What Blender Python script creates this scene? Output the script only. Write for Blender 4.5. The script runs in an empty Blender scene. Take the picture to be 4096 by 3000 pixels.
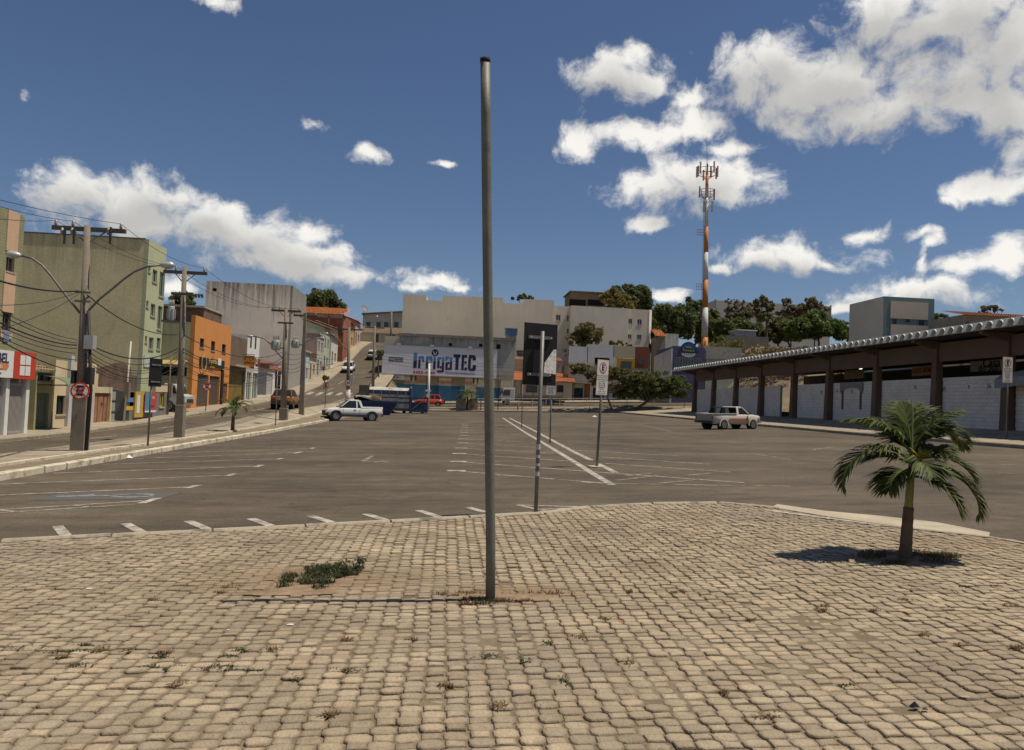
import bpy, math, random
import numpy as np
from mathutils import Vector, Matrix
random.seed(7); np.random.seed(7)
R = math.radians
sc = bpy.context.scene
COL = sc.collection
# ------------------------------------------------------------------ camera
FPX = 3100.0                      # focal length in photo pixels (4096 wide)
YAW, PITCH, ROLL = R(4.675), R(2.16), R(2.3)
CAMZ = 1.65
cam_d = bpy.data.cameras.new('camera'); cam = bpy.data.objects.new('camera', cam_d); COL.objects.link(cam)
cam_d.sensor_width = 36; cam_d.lens = 36 * FPX / 4096; cam_d.clip_end = 6000; cam_d.clip_start = .1
CM = Matrix.Rotation(-YAW, 3, 'Z') @ Matrix.Rotation(R(90) + PITCH, 3, 'X') @ Matrix.Rotation(ROLL, 3, 'Z')
cam.matrix_world = Matrix.Translation((0, 0, CAMZ)) @ CM.to_4x4()
sc.camera = cam
sc.render.resolution_x, sc.render.resolution_y = 1024, 750
sc.view_settings.view_transform = 'Standard'; sc.view_settings.look = 'None'
sc.view_settings.exposure = 0.18
sc.view_settings.gamma = 1.0
sc.cycles.use_denoising = True
sc.cycles.max_bounces = 6; sc.cycles.transparent_max_bounces = 8
# ------------------------------------------------------------------ sun and sky
SUN_EL = R(66.5); SUN_AZ = R(99)          # azimuth measured from +Y towards +X
sd = Vector((math.sin(SUN_AZ) * math.cos(SUN_EL), math.cos(SUN_AZ) * math.cos(SUN_EL), math.sin(SUN_EL)))
sun_d = bpy.data.lights.new('sun', 'SUN'); sun = bpy.data.objects.new('sun', sun_d); COL.objects.link(sun)
sun_d.energy = 4.0; sun_d.angle = R(0.53); sun_d.color = (1.0, .915, .76)
sun.rotation_euler = sd.to_track_quat('Z', 'Y').to_euler(); sun.location = (0, 0, 60)
W = bpy.data.worlds.new('World'); sc.world = W; W.use_nodes = True; W.cycles.sampling_method = 'MANUAL'; W.cycles.sample_map_resolution = 256
def ray(u, v):
    d = CM @ Vector(((u - 2048) / FPX, -(v - 1500) / FPX, -1.0)); return d.normalized()
def azel(u, v):
    d = ray(u, v); return math.atan2(d.x, d.y), math.asin(d.z)
CLOUDS = [  # display px (2256 wide): u, v, ru, rv, (weight 1 = solid)
 (150,440,80,48),(190,420,75,45),(270,450,120,45),(365,430,75,45),(330,485,170,42),(480,490,110,50),(510,470,50,40),(560,525,110,48),(640,560,115,42),
 (690,520,55,32),(740,612,85,26),(620,585,150,26),(720,565,55,34),(470,2,40,24,.1),
 (690,262,40,22,.30),(812,336,50,20,.25),(978,362,32,14,.35),(66,195,26,19,.62),(965,620,74,24),(930,632,45,12),(1020,632,35,10),
 (1355,165,92,50),(1390,130,34,38),(1420,170,40,34),(1280,305,42,38),(1400,300,85,32),(1470,290,60,26),(1520,270,75,42),(1610,318,60,22),(1520,205,62,28),
 (1640,170,66,62),(1720,160,85,62),(1840,190,125,70),(1980,240,125,46),(1900,255,140,40),(1760,215,95,50),(1700,130,50,36),
 (1430,405,95,28),(1540,415,105,55),(1640,395,62,48),(1500,380,60,36),(1600,440,60,26),(1430,493,46,18),
 (1740,568,125,30),(1720,550,62,28),(1840,578,42,20),(1660,572,50,18),(1590,592,32,12),(1905,503,36,18),(2055,525,26,16),(2035,505,30,12),
 (2170,415,98,22),(2165,403,50,22),(2090,432,30,10),(2180,575,105,22),(2230,560,50,28),(2040,640,112,30),(1960,660,95,24),(1880,685,66,16),(1480,655,26,15),
 (1960,40,105,52),(2060,70,125,62),(2150,30,85,62),(2100,160,115,62),(2200,120,85,105),(2220,245,62,72),(2240,335,30,42),(2130,225,65,32),(1930,10,60,30),(2040,570,14,30),(385,630,40,26)]
def build_world():
    nt = W.node_tree; nt.nodes.clear(); N = nt.nodes.new; L = nt.links.new
    # group: distance to the nearest cloud body in azimuth/elevation
    def bodies(name, lst):
      g = bpy.data.node_groups.new(name, 'ShaderNodeTree')
      g.interface.new_socket('P', in_out='INPUT', socket_type='NodeSocketVector')
      g.interface.new_socket('D', in_out='OUTPUT', socket_type='NodeSocketFloat')
      gi = g.nodes.new('NodeGroupInput'); go = g.nodes.new('NodeGroupOutput'); prev = None
      for (u, v, ru, rv, *wk) in lst:
        k = 1.8156; a, e = azel(u * k, v * k); ra, re = ru * k / FPX * 1.12, rv * k / FPX * 1.12
        m = g.nodes.new('ShaderNodeVectorMath'); m.operation = 'MULTIPLY_ADD'
        m.inputs[1].default_value = (1 / ra, 1 / re, 0); m.inputs[2].default_value = (-a / ra, -e / re, 0)
        g.links.new(gi.outputs[0], m.inputs[0])
        l = g.nodes.new('ShaderNodeVectorMath'); l.operation = 'LENGTH'; g.links.new(m.outputs[0], l.inputs[0])
        lv = l.outputs['Value']
        if wk:
            ad = g.nodes.new('ShaderNodeMath'); ad.operation = 'ADD'; g.links.new(lv, ad.inputs[0]); ad.inputs[1].default_value = wk[0]; lv = ad.outputs[0]
        if prev is None: prev = lv
        else:
            s = g.nodes.new('ShaderNodeMath'); s.operation = 'SMOOTH_MIN'; s.inputs[2].default_value = .35
            g.links.new(prev, s.inputs[0]); g.links.new(lv, s.inputs[1]); prev = s.outputs[0]
      g.links.new(prev, go.inputs[0]); return g
    g = bodies('cloud_bodies', CLOUDS); gs = bodies('cloud_masses', [c for c in CLOUDS if c[2] * c[3] > 3300])
    tc = N('ShaderNodeTexCoord'); sep = N('ShaderNodeSeparateXYZ'); L(tc.outputs['Generated'], sep.inputs[0])
    def math_(op, a, b=None, c=None, clamp=False):
        n = N('ShaderNodeMath'); n.operation = op; n.use_clamp = clamp
        for i, x in enumerate((a, b, c)):
            if x is None: continue
            if isinstance(x, (int, float)): n.inputs[i].default_value = x
            else: L(x, n.inputs[i])
        return n.outputs[0]
    az = math_('ARCTAN2', sep.outputs[0], sep.outputs[1]); el = math_('ARCSINE', sep.outputs[2])
    cmb = N('ShaderNodeCombineXYZ'); L(az, cmb.inputs[0]); L(el, cmb.inputs[1])
    def warp(vec, scale, amp, detail):
        n = N('ShaderNodeTexNoise'); n.inputs['Scale'].default_value = scale; n.inputs['Detail'].default_value = detail; n.inputs['Roughness'].default_value = .62
        L(vec, n.inputs['Vector'])
        s = N('ShaderNodeVectorMath'); s.operation = 'SUBTRACT'; L(n.outputs['Color'], s.inputs[0]); s.inputs[1].default_value = (.5, .5, .5)
        q = N('ShaderNodeVectorMath'); q.operation = 'MULTIPLY_ADD'; L(s.outputs[0], q.inputs[0]); q.inputs[1].default_value = (amp, amp * .8, 0); L(vec, q.inputs[2])
        return q.outputs[0]
    w1 = warp(cmb.outputs[0], 9, .055, 2); w2 = warp(w1, 34, .022, 6)
    def field(vec, g=g):
        gn = N('ShaderNodeGroup'); gn.node_tree = g; L(vec, gn.inputs[0]); return gn.outputs[0]
    fine = N('ShaderNodeTexNoise'); fine.inputs['Scale'].default_value = 22; fine.inputs['Detail'].default_value = 9; fine.inputs['Roughness'].default_value = .62
    L(w1, fine.inputs['Vector'])
    d = field(w2)
    # density: solid in the middle, ragged at the rim
    dens0 = math_('SUBTRACT', 1.18, d)
    dens1 = math_('MULTIPLY_ADD', fine.outputs['Fac'], 3.0, -1.52)
    dens = math_('ADD', dens0, dens1)
    # other cumulus all round, where the photograph does not look, from the same kind of noise
    gen = N('ShaderNodeTexNoise'); gen.inputs['Scale'].default_value = 3.2; gen.inputs['Detail'].default_value = 7; gen.inputs['Roughness'].default_value = .55
    L(tc.outputs['Generated'], gen.inputs['Vector'])
    gd = math_('MULTIPLY_ADD', gen.outputs['Fac'], 7.0, -4.1)
    yaw = math_('SUBTRACT', az, YAW); ya = math_('ABSOLUTE', yaw)
    out1 = math_('MULTIPLY_ADD', ya, 8.0, -5.2, True); out2 = math_('MULTIPLY_ADD', el, 8.0, -4.3, True)
    outm = math_('MAXIMUM', out1, out2)
    gdm = math_('MULTIPLY', math_('ADD', gd, 1.0), outm)
    dens = math_('MAXIMUM', dens, math_('SUBTRACT', gdm, 1.0))
    cov = N('ShaderNodeMapRange'); cov.interpolation_type = 'SMOOTHSTEP'; L(dens, cov.inputs[0]); cov.inputs[1].default_value = .0; cov.inputs[2].default_value = .9; cov.inputs[4].default_value = .96
    # cloud is brighter on the side where the sun stands (above and to the right) and greyer below
    off = N('ShaderNodeVectorMath'); off.operation = 'ADD'; L(w2, off.inputs[0]); off.inputs[1].default_value = (.008, .022, 0)
    d2 = field(off.outputs[0], gs)
    thick = math_('SUBTRACT', 1.2, d2)
    sh = N('ShaderNodeMapRange'); sh.interpolation_type = 'SMOOTHSTEP'; L(math_('ADD', thick, math_('MULTIPLY_ADD', fine.outputs['Fac'], .9, -.45)), sh.inputs[0])
    sh.inputs[1].default_value = -.25; sh.inputs[2].default_value = 1.0
    cr = N('ShaderNodeMixRGB'); L(sh.outputs[0], cr.inputs[0]); cr.inputs[1].default_value = (1.0, .97, .91, 1); cr.inputs[2].default_value = (.56, .55, .53, 1)
    sky = N('ShaderNodeTexSky'); sky.sky_type = 'NISHITA'; sky.sun_disc = False; sky.sun_elevation = SUN_EL; sky.sun_rotation = SUN_AZ
    sky.air_density = 1.15; sky.dust_density = .35; sky.ozone_density = 3.5; sky.altitude = 900
    tint = N('ShaderNodeMixRGB'); tint.blend_type = 'MULTIPLY'; tint.inputs[0].default_value = 1; L(sky.outputs[0], tint.inputs[1]); tint.inputs[2].default_value = (.93, .95, 1.05, 1)
    b1 = N('ShaderNodeBackground'); L(tint.outputs[0], b1.inputs[0]); b1.inputs[1].default_value = .053
    b2 = N('ShaderNodeBackground'); L(cr.outputs[0], b2.inputs[0]); b2.inputs[1].default_value = .86
    mx = N('ShaderNodeMixShader'); L(cov.outputs[0], mx.inputs[0]); L(b1.outputs[0], mx.inputs[1]); L(b2.outputs[0], mx.inputs[2])
    o = N('ShaderNodeOutputWorld'); L(mx.outputs[0], o.inputs[0])
build_world()
# ------------------------------------------------------------------ ground levels
def itp(x, pts):
    if x <= pts[0][0]: return pts[0][1]
    for (a, b), (c, d) in zip(pts, pts[1:]):
        if x <= c: return b + (d - b) * (x - a) / (c - a)
    return pts[-1][1]
def sst(a, b, x):
    t = min(1, max(0, (x - a) / (b - a))); return t * t * (3 - 2 * t)
def G(x, y): return .032 * x + .006 * max(0., y - 40)                 # car park: a plane that rises to the right
ST = [(-30,-.55),(0,-.5),(25,-.44),(35,-.38),(44,-.15),(49,.08),(56,.33),(66,.72),(74,1.1),(87,1.75),(100,3.0),(110,4.3),(122,6.2),(147,11.2),(164,13.5),(180,14.3),(260,15)]
def St(y): return itp(y, ST)                                          # street up the hill
def C(x, y): return .95 + .045 * x + (y - 105) * .055                 # cross street beyond the car park
def PAV(x, y): return G(x, y) + .07                                   # paved square
def WALK(x, y): return G(x, y) + .15 + max(0, x - 22.3) * .055          # walk in front of the market
def T(x, y):                                                          # open ground under everything
    A = itp(y, [(100,.35),(104,.7),(122,1.2),(128,4.0),(140,7),(150,9.5),(165,12.6),(200,14),(400,14),(1500,0)])
    B = itp(y, [(60,.9),(85,1.6),(96,5.5),(110,10.2),(125,13),(150,14.6),(220,16),(400,14),(1500,0)])
    w = sst(37, 47, x); far = A * (1 - w) + B * w
    near = G(max(-60, min(60, x)), y) - .3 + (max(0, min(x, 45) - 33) * .05 if y > 20 else 0)
    z = near + (far - near) * sst(92, 104, y) if x < 37 else near + (far - near) * sst(92 - 25 * w, 104, y)
    if x < -4.5:
        k = sst(4.5, 9.5, -x) if y > 86 else sst(8.2, 9.2, -x)
        z = z * (1 - k) + (St(y) - .35) * k
    return z
def hit(u, v, zf):
    d = ray(u, v); t = 1.0
    lo, hi = 1.0, 400.0
    for _ in range(60):
        m = (lo + hi) / 2; p = Vector((0, 0, CAMZ)) + d * m
        if p.z > zf(p.x, p.y): lo = m
        else: hi = m
    return Vector((0, 0, CAMZ)) + d * lo
def PY(u, v, Y):
    d = ray(u, v); t = Y / d.y; return (d.x * t, CAMZ + d.z * t)
def PX(u, v, X):
    d = ray(u, v); t = X / d.x; return (d.y * t, CAMZ + d.z * t)
def proj(p):
    q = CM.transposed() @ (Vector(p) - Vector((0, 0, CAMZ)))
    if q.z > -.05: return None
    return (2048 + FPX * q.x / -q.z, 1500 - FPX * q.y / -q.z)
# ------------------------------------------------------------------ materials
MATS = {}
def mat(name, col, rough=.85, metal=0., var=.12, scale=2.5, bump=0., fine=60., spec=.3, stain=None, streak=0., grime=0., trans=0., emit=None, tone=0., blotch=None):
    """procedural surface: base colour, cloudy variation, optional fine relief, vertical streaks, blotches and per-piece tone"""
    if name in MATS: return MATS[name]
    m = bpy.data.materials.new(name); m.use_nodes = True; nt = m.node_tree; N = nt.nodes.new; L = nt.links.new
    b = nt.nodes['Principled BSDF']; b.inputs['Roughness'].default_value = rough; b.inputs['Metallic'].default_value = metal
    b.inputs['Specular IOR Level'].default_value = spec
    geo = N('ShaderNodeNewGeometry'); pos = geo.outputs['Position']
    n1 = N('ShaderNodeTexNoise'); n1.inputs['Scale'].default_value = scale; n1.inputs['Detail'].default_value = 6; n1.inputs['Roughness'].default_value = .6; L(pos, n1.inputs['Vector'])
    def mix(kind, fac, a, c):
        q = N('ShaderNodeMixRGB'); q.blend_type = kind
        for i, x in ((0, fac), (1, a), (2, c)):
            if isinstance(x, (int, float)): q.inputs[i].default_value = x
            elif isinstance(x, tuple): q.inputs[i].default_value = (*x[:3], 1)
            else: L(x, q.inputs[i])
        return q.outputs[0]
    def rng(v, a, c, d=0., e=1.):
        q = N('ShaderNodeMapRange'); L(v, q.inputs[0]); q.inputs[1].default_value = a; q.inputs[2].default_value = c; q.inputs[3].default_value = d; q.inputs[4].default_value = e; return q.outputs[0]
    c = tuple(col)
    out = mix('MIX', rng(n1.outputs['Fac'], .3, .7), tuple(x * (1 - var) for x in c), tuple(min(1, x * (1 + var)) for x in c))
    if fine:
        n2 = N('ShaderNodeTexNoise'); n2.inputs['Scale'].default_value = fine; n2.inputs['Detail'].default_value = 3; L(pos, n2.inputs['Vector'])
        out = mix('MULTIPLY', .5, out, mix('MIX', rng(n2.outputs['Fac'], .3, .7), (.72, .72, .72), (1.2, 1.2, 1.2)))
    if streak:
        mp = N('ShaderNodeMapping'); mp.inputs['Scale'].default_value = (1.6, 1.6, .09); L(pos, mp.inputs['Vector'])
        n3 = N('ShaderNodeTexNoise'); n3.inputs['Scale'].default_value = 1.6; n3.inputs['Detail'].default_value = 7; n3.inputs['Roughness'].default_value = .7; L(mp.outputs[0], n3.inputs['Vector'])
        tcx = N('ShaderNodeTexCoord'); sp = N('ShaderNodeSeparateXYZ'); L(tcx.outputs['Generated'], sp.inputs[0])
        up = rng(sp.outputs[2], .62, 1.0); 
        ad = N('ShaderNodeMath'); ad.operation = 'MULTIPLY_ADD'; L(up, ad.inputs[0]); ad.inputs[1].default_value = .27; L(n3.outputs['Fac'], ad.inputs[2])
        out = mix('MIX', rng(ad.outputs[0], .62, .92, 0, streak), out, stain or (.05, .045, .04))
    if blotch:
        n4 = N('ShaderNodeTexNoise'); n4.inputs['Scale'].default_value = blotch[0]; n4.inputs['Detail'].default_value = 8; n4.inputs['Roughness'].default_value = .65; L(pos, n4.inputs['Vector'])
        out = mix('MIX', rng(n4.outputs['Fac'], blotch[1], blotch[1] + .14, 0, blotch[3]), out, blotch[2])
    if tone:
        at = N('ShaderNodeAttribute'); at.attribute_name = 'tone'; oi = N('ShaderNodeObjectInfo')
        s = N('ShaderNodeMath'); s.operation = 'ADD'; L(at.outputs['Fac'], s.inputs[0]); L(oi.outputs['Random'], s.inputs[1])
        f = N('ShaderNodeMath'); f.operation = 'FRACT'; L(s.outputs[0], f.inputs[0])
        out = mix('MULTIPLY', 1.0, out, mix('MIX', f.outputs[0], (1 - tone, 1 - tone, 1 - tone * .9), (1 + tone * .7, 1 + tone * .65, 1 + tone * .5)))
    L(out, b.inputs['Base Color'])
    if bump:
        bp = N('ShaderNodeBump'); bp.inputs['Strength'].default_value = bump; bp.inputs['Distance'].default_value = .02
        L((n2 if fine else n1).outputs['Fac'], bp.inputs['Height']); L(bp.outputs[0], b.inputs['Normal'])
    if trans:
        tr = N('ShaderNodeBsdfTranslucent'); L(out, tr.inputs[0]); mx = N('ShaderNodeMixShader'); mx.inputs[0].default_value = trans
        L(b.outputs[0], mx.inputs[1]); L(tr.outputs[0], mx.inputs[2]); L(mx.outputs[0], nt.nodes['Material Output'].inputs[0])
    if emit:
        b.inputs['Emission Color'].default_value = (*emit[0], 1); b.inputs['Emission Strength'].default_value = emit[1]
    MATS[name] = m; return m
def paint(name, col, rough=.35, coat=.0):
    m = mat(name, col, rough, 0, .05, 3, 0, 0, .5); m.node_tree.nodes['Principled BSDF'].inputs['Coat Weight'].default_value = coat; return m
def flat(name, col, rough=.7, **k): return mat(name, col, rough, 0, .06, 4, 0, 0, .3, **k)
GLASS = mat('window_glass', (.028, .034, .04), .12, 0, .3, 1.2, 0, 0, .6)
# ------------------------------------------------------------------ mesh builder
class MB:
    def __init__(s): s.v = []; s.f = []; s.t = []
    def add(s, vs, fs, tone=None):
        n = len(s.v); s.v += [tuple(p) for p in vs]; s.f += [tuple(i + n for i in f) for f in fs]
        if tone is not None: s.t += [tone] * len(fs)
        return s
    def box(s, x0, x1, y0, y1, z0, z1, tone=None):
        if x0 > x1: x0, x1 = x1, x0
        if y0 > y1: y0, y1 = y1, y0
        if z0 > z1: z0, z1 = z1, z0
        return s.add([(x0,y0,z0),(x1,y0,z0),(x1,y1,z0),(x0,y1,z0),(x0,y0,z1),(x1,y0,z1),(x1,y1,z1),(x0,y1,z1)],
              [(0,3,2,1),(4,5,6,7),(0,1,5,4),(1,2,6,5),(2,3,7,6),(3,0,4,7)], tone)
    def hexa(s, b, t, tone=None):      # 4 bottom points, 4 top points (counter-clockwise from above)
        return s.add(list(b) + list(t), [(0,3,2,1),(4,5,6,7),(0,1,5,4),(1,2,6,5),(2,3,7,6),(3,0,4,7)], tone)
    def prism(s, poly, axis, a0, a1):  # polygon in the other two axes (counter-clockwise), extruded along axis
        def p(q, a):
            return (a, q[0], q[1]) if axis == 'x' else (q[0], a, q[1]) if axis == 'y' else (q[0], q[1], a)
        n = len(poly); vs = [p(q, a0) for q in poly] + [p(q, a1) for q in poly]
        fs = [tuple(range(n))[::-1], tuple(range(n, 2 * n))] + [(i, (i + 1) % n, n + (i + 1) % n, n + i) for i in range(n)]
        return s.add(vs, fs)
    def tube(s, pts, r, n=8, cap=True):
        pts = [Vector(p) for p in pts]; rs = r if isinstance(r, (list, tuple)) else [r] * len(pts)
        rings = []; up = None
        for i, p in enumerate(pts):
            d = (pts[min(i + 1, len(pts) - 1)] - pts[max(i - 1, 0)]).normalized()
            a = d.cross(Vector((0, 0, 1)) if abs(d.z) < .95 else Vector((1, 0, 0))).normalized()
            if up is not None and a.dot(up) < 0: a = -a
            up = a; b = d.cross(a)
            rings.append([p + (a * math.cos(2 * math.pi * k / n) + b * math.sin(2 * math.pi * k / n)) * rs[i] for k in range(n)])
        vs = [q for rg in rings for q in rg]; fs = []
        for i in range(len(pts) - 1):
            for k in range(n): fs.append((i * n + k, i * n + (k + 1) % n, (i + 1) * n + (k + 1) % n, (i + 1) * n + k))
        if cap: fs += [tuple(range(n))[::-1], tuple(range((len(pts) - 1) * n, len(pts) * n))]
        return s.add(vs, fs)
    def disc(s, c, nrm, r, th, n=24, r0=0.):
        c = Vector(c); nrm = Vector(nrm).normalized(); a = nrm.cross(Vector((0, 0, 1)) if abs(nrm.z) < .9 else Vector((1, 0, 0))).normalized(); b = nrm.cross(a)
        vs = []
        for h in (0, th):
            for k in range(n): vs.append(c + nrm * h + (a * math.cos(2*math.pi*k/n) + b * math.sin(2*math.pi*k/n)) * r)
        if not r0:
            return s.add(vs, [tuple(range(n))[::-1], tuple(range(n, 2*n))] + [(k, (k+1)%n, n+(k+1)%n, n+k) for k in range(n)])
        for h in (0, th):
            for k in range(n): vs.append(c + nrm * h + (a * math.cos(2*math.pi*k/n) + b * math.sin(2*math.pi*k/n)) * r0)
        fs = []
        for k in range(n):
            j = (k + 1) % n
            fs += [(k, j, n+j, n+k), (2*n+j, 2*n+k, 3*n+k, 3*n+j), (n+k, n+j, 3*n+j, 3*n+k), (j, k, 2*n+k, 2*n+j)]
        return s.add(vs, fs)
    def blob(s, c, rx, ry, rz, n=10, m=6):
        vs = [(c[0], c[1], c[2] - rz)]; fs = []
        for i in range(1, m):
            th = -math.pi/2 + math.pi * i / m
            for k in range(n): vs.append((c[0] + rx*math.cos(th)*math.cos(2*math.pi*k/n), c[1] + ry*math.cos(th)*math.sin(2*math.pi*k/n), c[2] + rz*math.sin(th)))
        vs.append((c[0], c[1], c[2] + rz)); e = len(vs) - 1
        for k in range(n): fs.append((0, 1 + (k+1)%n, 1 + k)); fs.append((e, e - n + k, e - n + (k+1)%n))
        for i in range(m - 2):
            for k in range(n): a = 1 + i*n; fs.append((a+k, a+(k+1)%n, a+n+(k+1)%n, a+n+k))
        return s.add(vs, fs)
    def build(s, name, m, parent=None, smooth=False, bevel=0.):
        me = bpy.data.meshes.new(name); off = parent['_o'] if parent is not None and '_o' in parent else None
        vs = s.v
        if off is not None: vs = [(p[0]-off[0], p[1]-off[1], p[2]-off[2]) for p in s.v]
        me.from_pydata(vs, [], s.f)
        if m is not None: me.materials.append(m)
        if s.t and len(s.t) == len(s.f):
            at = me.attributes.new('tone', 'FLOAT', 'FACE'); at.data.foreach_set('value', s.t)
        if smooth: me.shade_smooth()
        me.update(); o = bpy.data.objects.new(name, me); COL.objects.link(o)
        if parent is not None:
            o.parent = parent
            if off is not None: o['_o'] = off
        if bevel:
            bv = o.modifiers.new('bevel', 'BEVEL'); bv.width = bevel; bv.segments = 2; bv.limit_method = 'ANGLE'
        return o
def tag(o, label=None, cat=None, group=None, kind=None):
    if label: o['label'] = label
    if cat: o['category'] = cat
    if group: o['group'] = group
    if kind: o['kind'] = kind
    return o
def thing(name, label, cat, loc=(0, 0, 0), group=None, world=True, rz=0.):
    """an Empty at the thing's base; with world=True its parts are given in world coordinates"""
    o = bpy.data.objects.new(name, None); COL.objects.link(o); o.location = loc; o.rotation_euler = (0, 0, rz); o.empty_display_size = .3
    if world: o['_o'] = tuple(loc)
    return tag(o, label, cat, group)
def struct(name, mb, m, parent=None, smooth=False): return tag(mb.build(name, m, parent, smooth), kind='structure')
def sheet(zf, xs, ys, off=0.):
    mb = MB(); nx, ny = len(xs), len(ys)
    mb.v = [(x, y, zf(x, y) + off) for y in ys for x in xs]
    mb.f = [(j*nx+i, j*nx+i+1, (j+1)*nx+i+1, (j+1)*nx+i) for j in range(ny-1) for i in range(nx-1)]
    return mb
def lin(a, b, n): return [a + (b - a) * i / n for i in range(n + 1)]
def text(body, size, loc, rot, m, parent, name='lettering', ext=.004, bold=0., xs=1., align='CENTER', sh=0.):
    cu = bpy.data.curves.new(name, 'FONT'); cu.body = body; cu.size = size; cu.extrude = ext; cu.offset = bold; cu.align_x = align; cu.align_y = 'CENTER'; cu.shear = sh
    cu.resolution_u = 3
    cu.materials.append(m); o = bpy.data.objects.new(name, cu); COL.objects.link(o)
    off = parent['_o'] if '_o' in parent else (0, 0, 0)
    o.location = (loc[0]-off[0], loc[1]-off[1], loc[2]-off[2]); o.rotation_euler = rot; o.scale = (xs, 1, 1); o.parent = parent
    return o
RF, RL = (R(90), 0, 0), (R(90), 0, R(90))      # lettering on a wall that faces the camera / that faces the street on the left
# ------------------------------------------------------------------ ground, car park, streets
M_soil = mat('dry_soil', (.20, .15, .095), .95, 0, .3, .35, .3, 8, blotch=(.25, .52, (.09, .10, .035), .8))
M_asph = bpy.data.materials.new('old_asphalt'); M_asph.use_nodes = True
def asphalt():
    nt = M_asph.node_tree; N = nt.nodes.new; L = nt.links.new; b = nt.nodes['Principled BSDF']; b.inputs['Roughness'].default_value = .88; b.inputs['Specular IOR Level'].default_value = .25
    geo = N('ShaderNodeNewGeometry')
    def noise(scale, vec=(1, 1, 1), det=6, rough=.6):
        mp = N('ShaderNodeMapping'); mp.inputs['Scale'].default_value = vec; L(geo.outputs['Position'], mp.inputs[0])
        n = N('ShaderNodeTexNoise'); n.inputs['Scale'].default_value = scale; n.inputs['Detail'].default_value = det; n.inputs['Roughness'].default_value = rough; L(mp.outputs[0], n.inputs['Vector']); return n.outputs['Fac']
    def mr(v, a, c, d=0., e=1.):
        q = N('ShaderNodeMapRange'); L(v, q.inputs[0]); q.inputs[1].default_value = a; q.inputs[2].default_value = c; q.inputs[3].default_value = d; q.inputs[4].default_value = e; return q.outputs[0]
    def mix(kind, f, a, c):
        q = N('ShaderNodeMixRGB'); q.blend_type = kind
        for i, x in ((0, f), (1, a), (2, c)):
            if isinstance(x, (int, float)): q.inputs[i].default_value = x
            elif isinstance(x, tuple): q.inputs[i].default_value = (*x, 1)
            else: L(x, q.inputs[i])
        return q.outputs[0]
    c = mix('MIX', mr(noise(.22), .35, .65), (.080, .065, .049), (.128, .104, .078))
    c = mix('MULTIPLY', .75, c, mix('MIX', mr(noise(.7, (.25, 1.6, 1), 7, .62), .34, .66), (.72, .72, .72), (1.22, 1.2, 1.16)))      # wheel tracks and sweepings
    c = mix('MULTIPLY', .7, c, mix('MIX', mr(noise(2.2, (.8, 1.5, 1), 8, .7), .36, .66), (.74, .74, .74), (1.25, 1.22, 1.18)))
    c = mix('MIX', mr(noise(.9, (.5, 1.2, 1), 9, .72), .58, .74, 0, .75), c, (.040, .037, .033))                                  # oil and tyre stains
    c = mix('MIX', mr(noise(.5, (1, 1, 1), 9, .7), .60, .72, 0, .45), c, (.23, .19, .14))                                     # blown sand
    g = noise(48, (1, 1, 1), 4, .75)
    c = mix('MULTIPLY', .8, c, mix('MIX', mr(g, .32, .68), (.45, .45, .45), (1.6, 1.56, 1.48)))
    vo = N('ShaderNodeTexVoronoi'); vo.feature = 'DISTANCE_TO_EDGE'; vo.inputs['Scale'].default_value = .33
    wn = N('ShaderNodeTexNoise'); wn.inputs['Scale'].default_value = 1.6; wn.inputs['Detail'].default_value = 5; L(geo.outputs['Position'], wn.inputs['Vector'])
    ad = N('ShaderNodeVectorMath'); ad.operation = 'MULTIPLY_ADD'; L(wn.outputs['Color'], ad.inputs[0]); ad.inputs[1].default_value = (1.6, 1.6, 0); L(geo.outputs['Position'], ad.inputs[2])
    L(ad.outputs[0], vo.inputs['Vector'])
    c = mix('MIX', mr(vo.outputs['Distance'], .0, .006, .55, 0), c, (.03, .028, .025))
    L(c, b.inputs['Base Color'])
    bp = N('ShaderNodeBump'); bp.inputs['Strength'].default_value = .35; bp.inputs['Distance'].default_value = .01; L(g, bp.inputs['Height']); L(bp.outputs[0], b.inputs['Normal'])
asphalt()
def paint_mat(name, col, wear=.5):
    """road paint worn through to the asphalt below"""
    m = mat(name, col, .8, 0, .12, 3, 0, 40); nt = m.node_tree; b = nt.nodes['Principled BSDF']; N = nt.nodes.new; L = nt.links.new
    geo = N('ShaderNodeNewGeometry'); n = N('ShaderNodeTexNoise'); n.inputs['Scale'].default_value = 5; n.inputs['Detail'].default_value = 9; n.inputs['Roughness'].default_value = .75; L(geo.outputs['Position'], n.inputs['Vector'])
    q = N('ShaderNodeMapRange'); L(n.outputs['Fac'], q.inputs[0]); q.inputs[1].default_value = wear - .1; q.inputs[2].default_value = wear + .12
    mx = N('ShaderNodeMixRGB'); L(q.outputs[0], mx.inputs[0]); mx.inputs[2].default_value = (.118, .097, .074, 1)
    L(b.inputs['Base Color'].links[0].from_socket, mx.inputs[1]); L(mx.outputs[0], b.inputs['Base Color']); return m
M_line = paint_mat('worn_white_paint', (.50, .455, .38), .52); M_line2 = paint_mat('faint_white_paint', (.40, .365, .305), .45)
M_lineb = paint_mat('firm_white_paint', (.50, .45, .375), .53)
M_yel = paint_mat('worn_yellow_paint', (.55, .34, .06), .48)
M_conc = mat('weathered_concrete', (.36, .31, .24), .9, 0, .2, 1.2, .25, 30, blotch=(1.1, .56, (.17, .14, .10), .6))
M_walkc = mat('dusty_pavement', (.32, .265, .19), .92, 0, .22, .7, .2, 18, blotch=(.8, .55, (.19, .15, .10), .7))
M_kerbw = mat('flaking_white_kerb_paint', (.60, .53, .40), .85, 0, .15, 1.5, .3, 25, blotch=(3.2, .50, (.26, .20, .13), .85))
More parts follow.
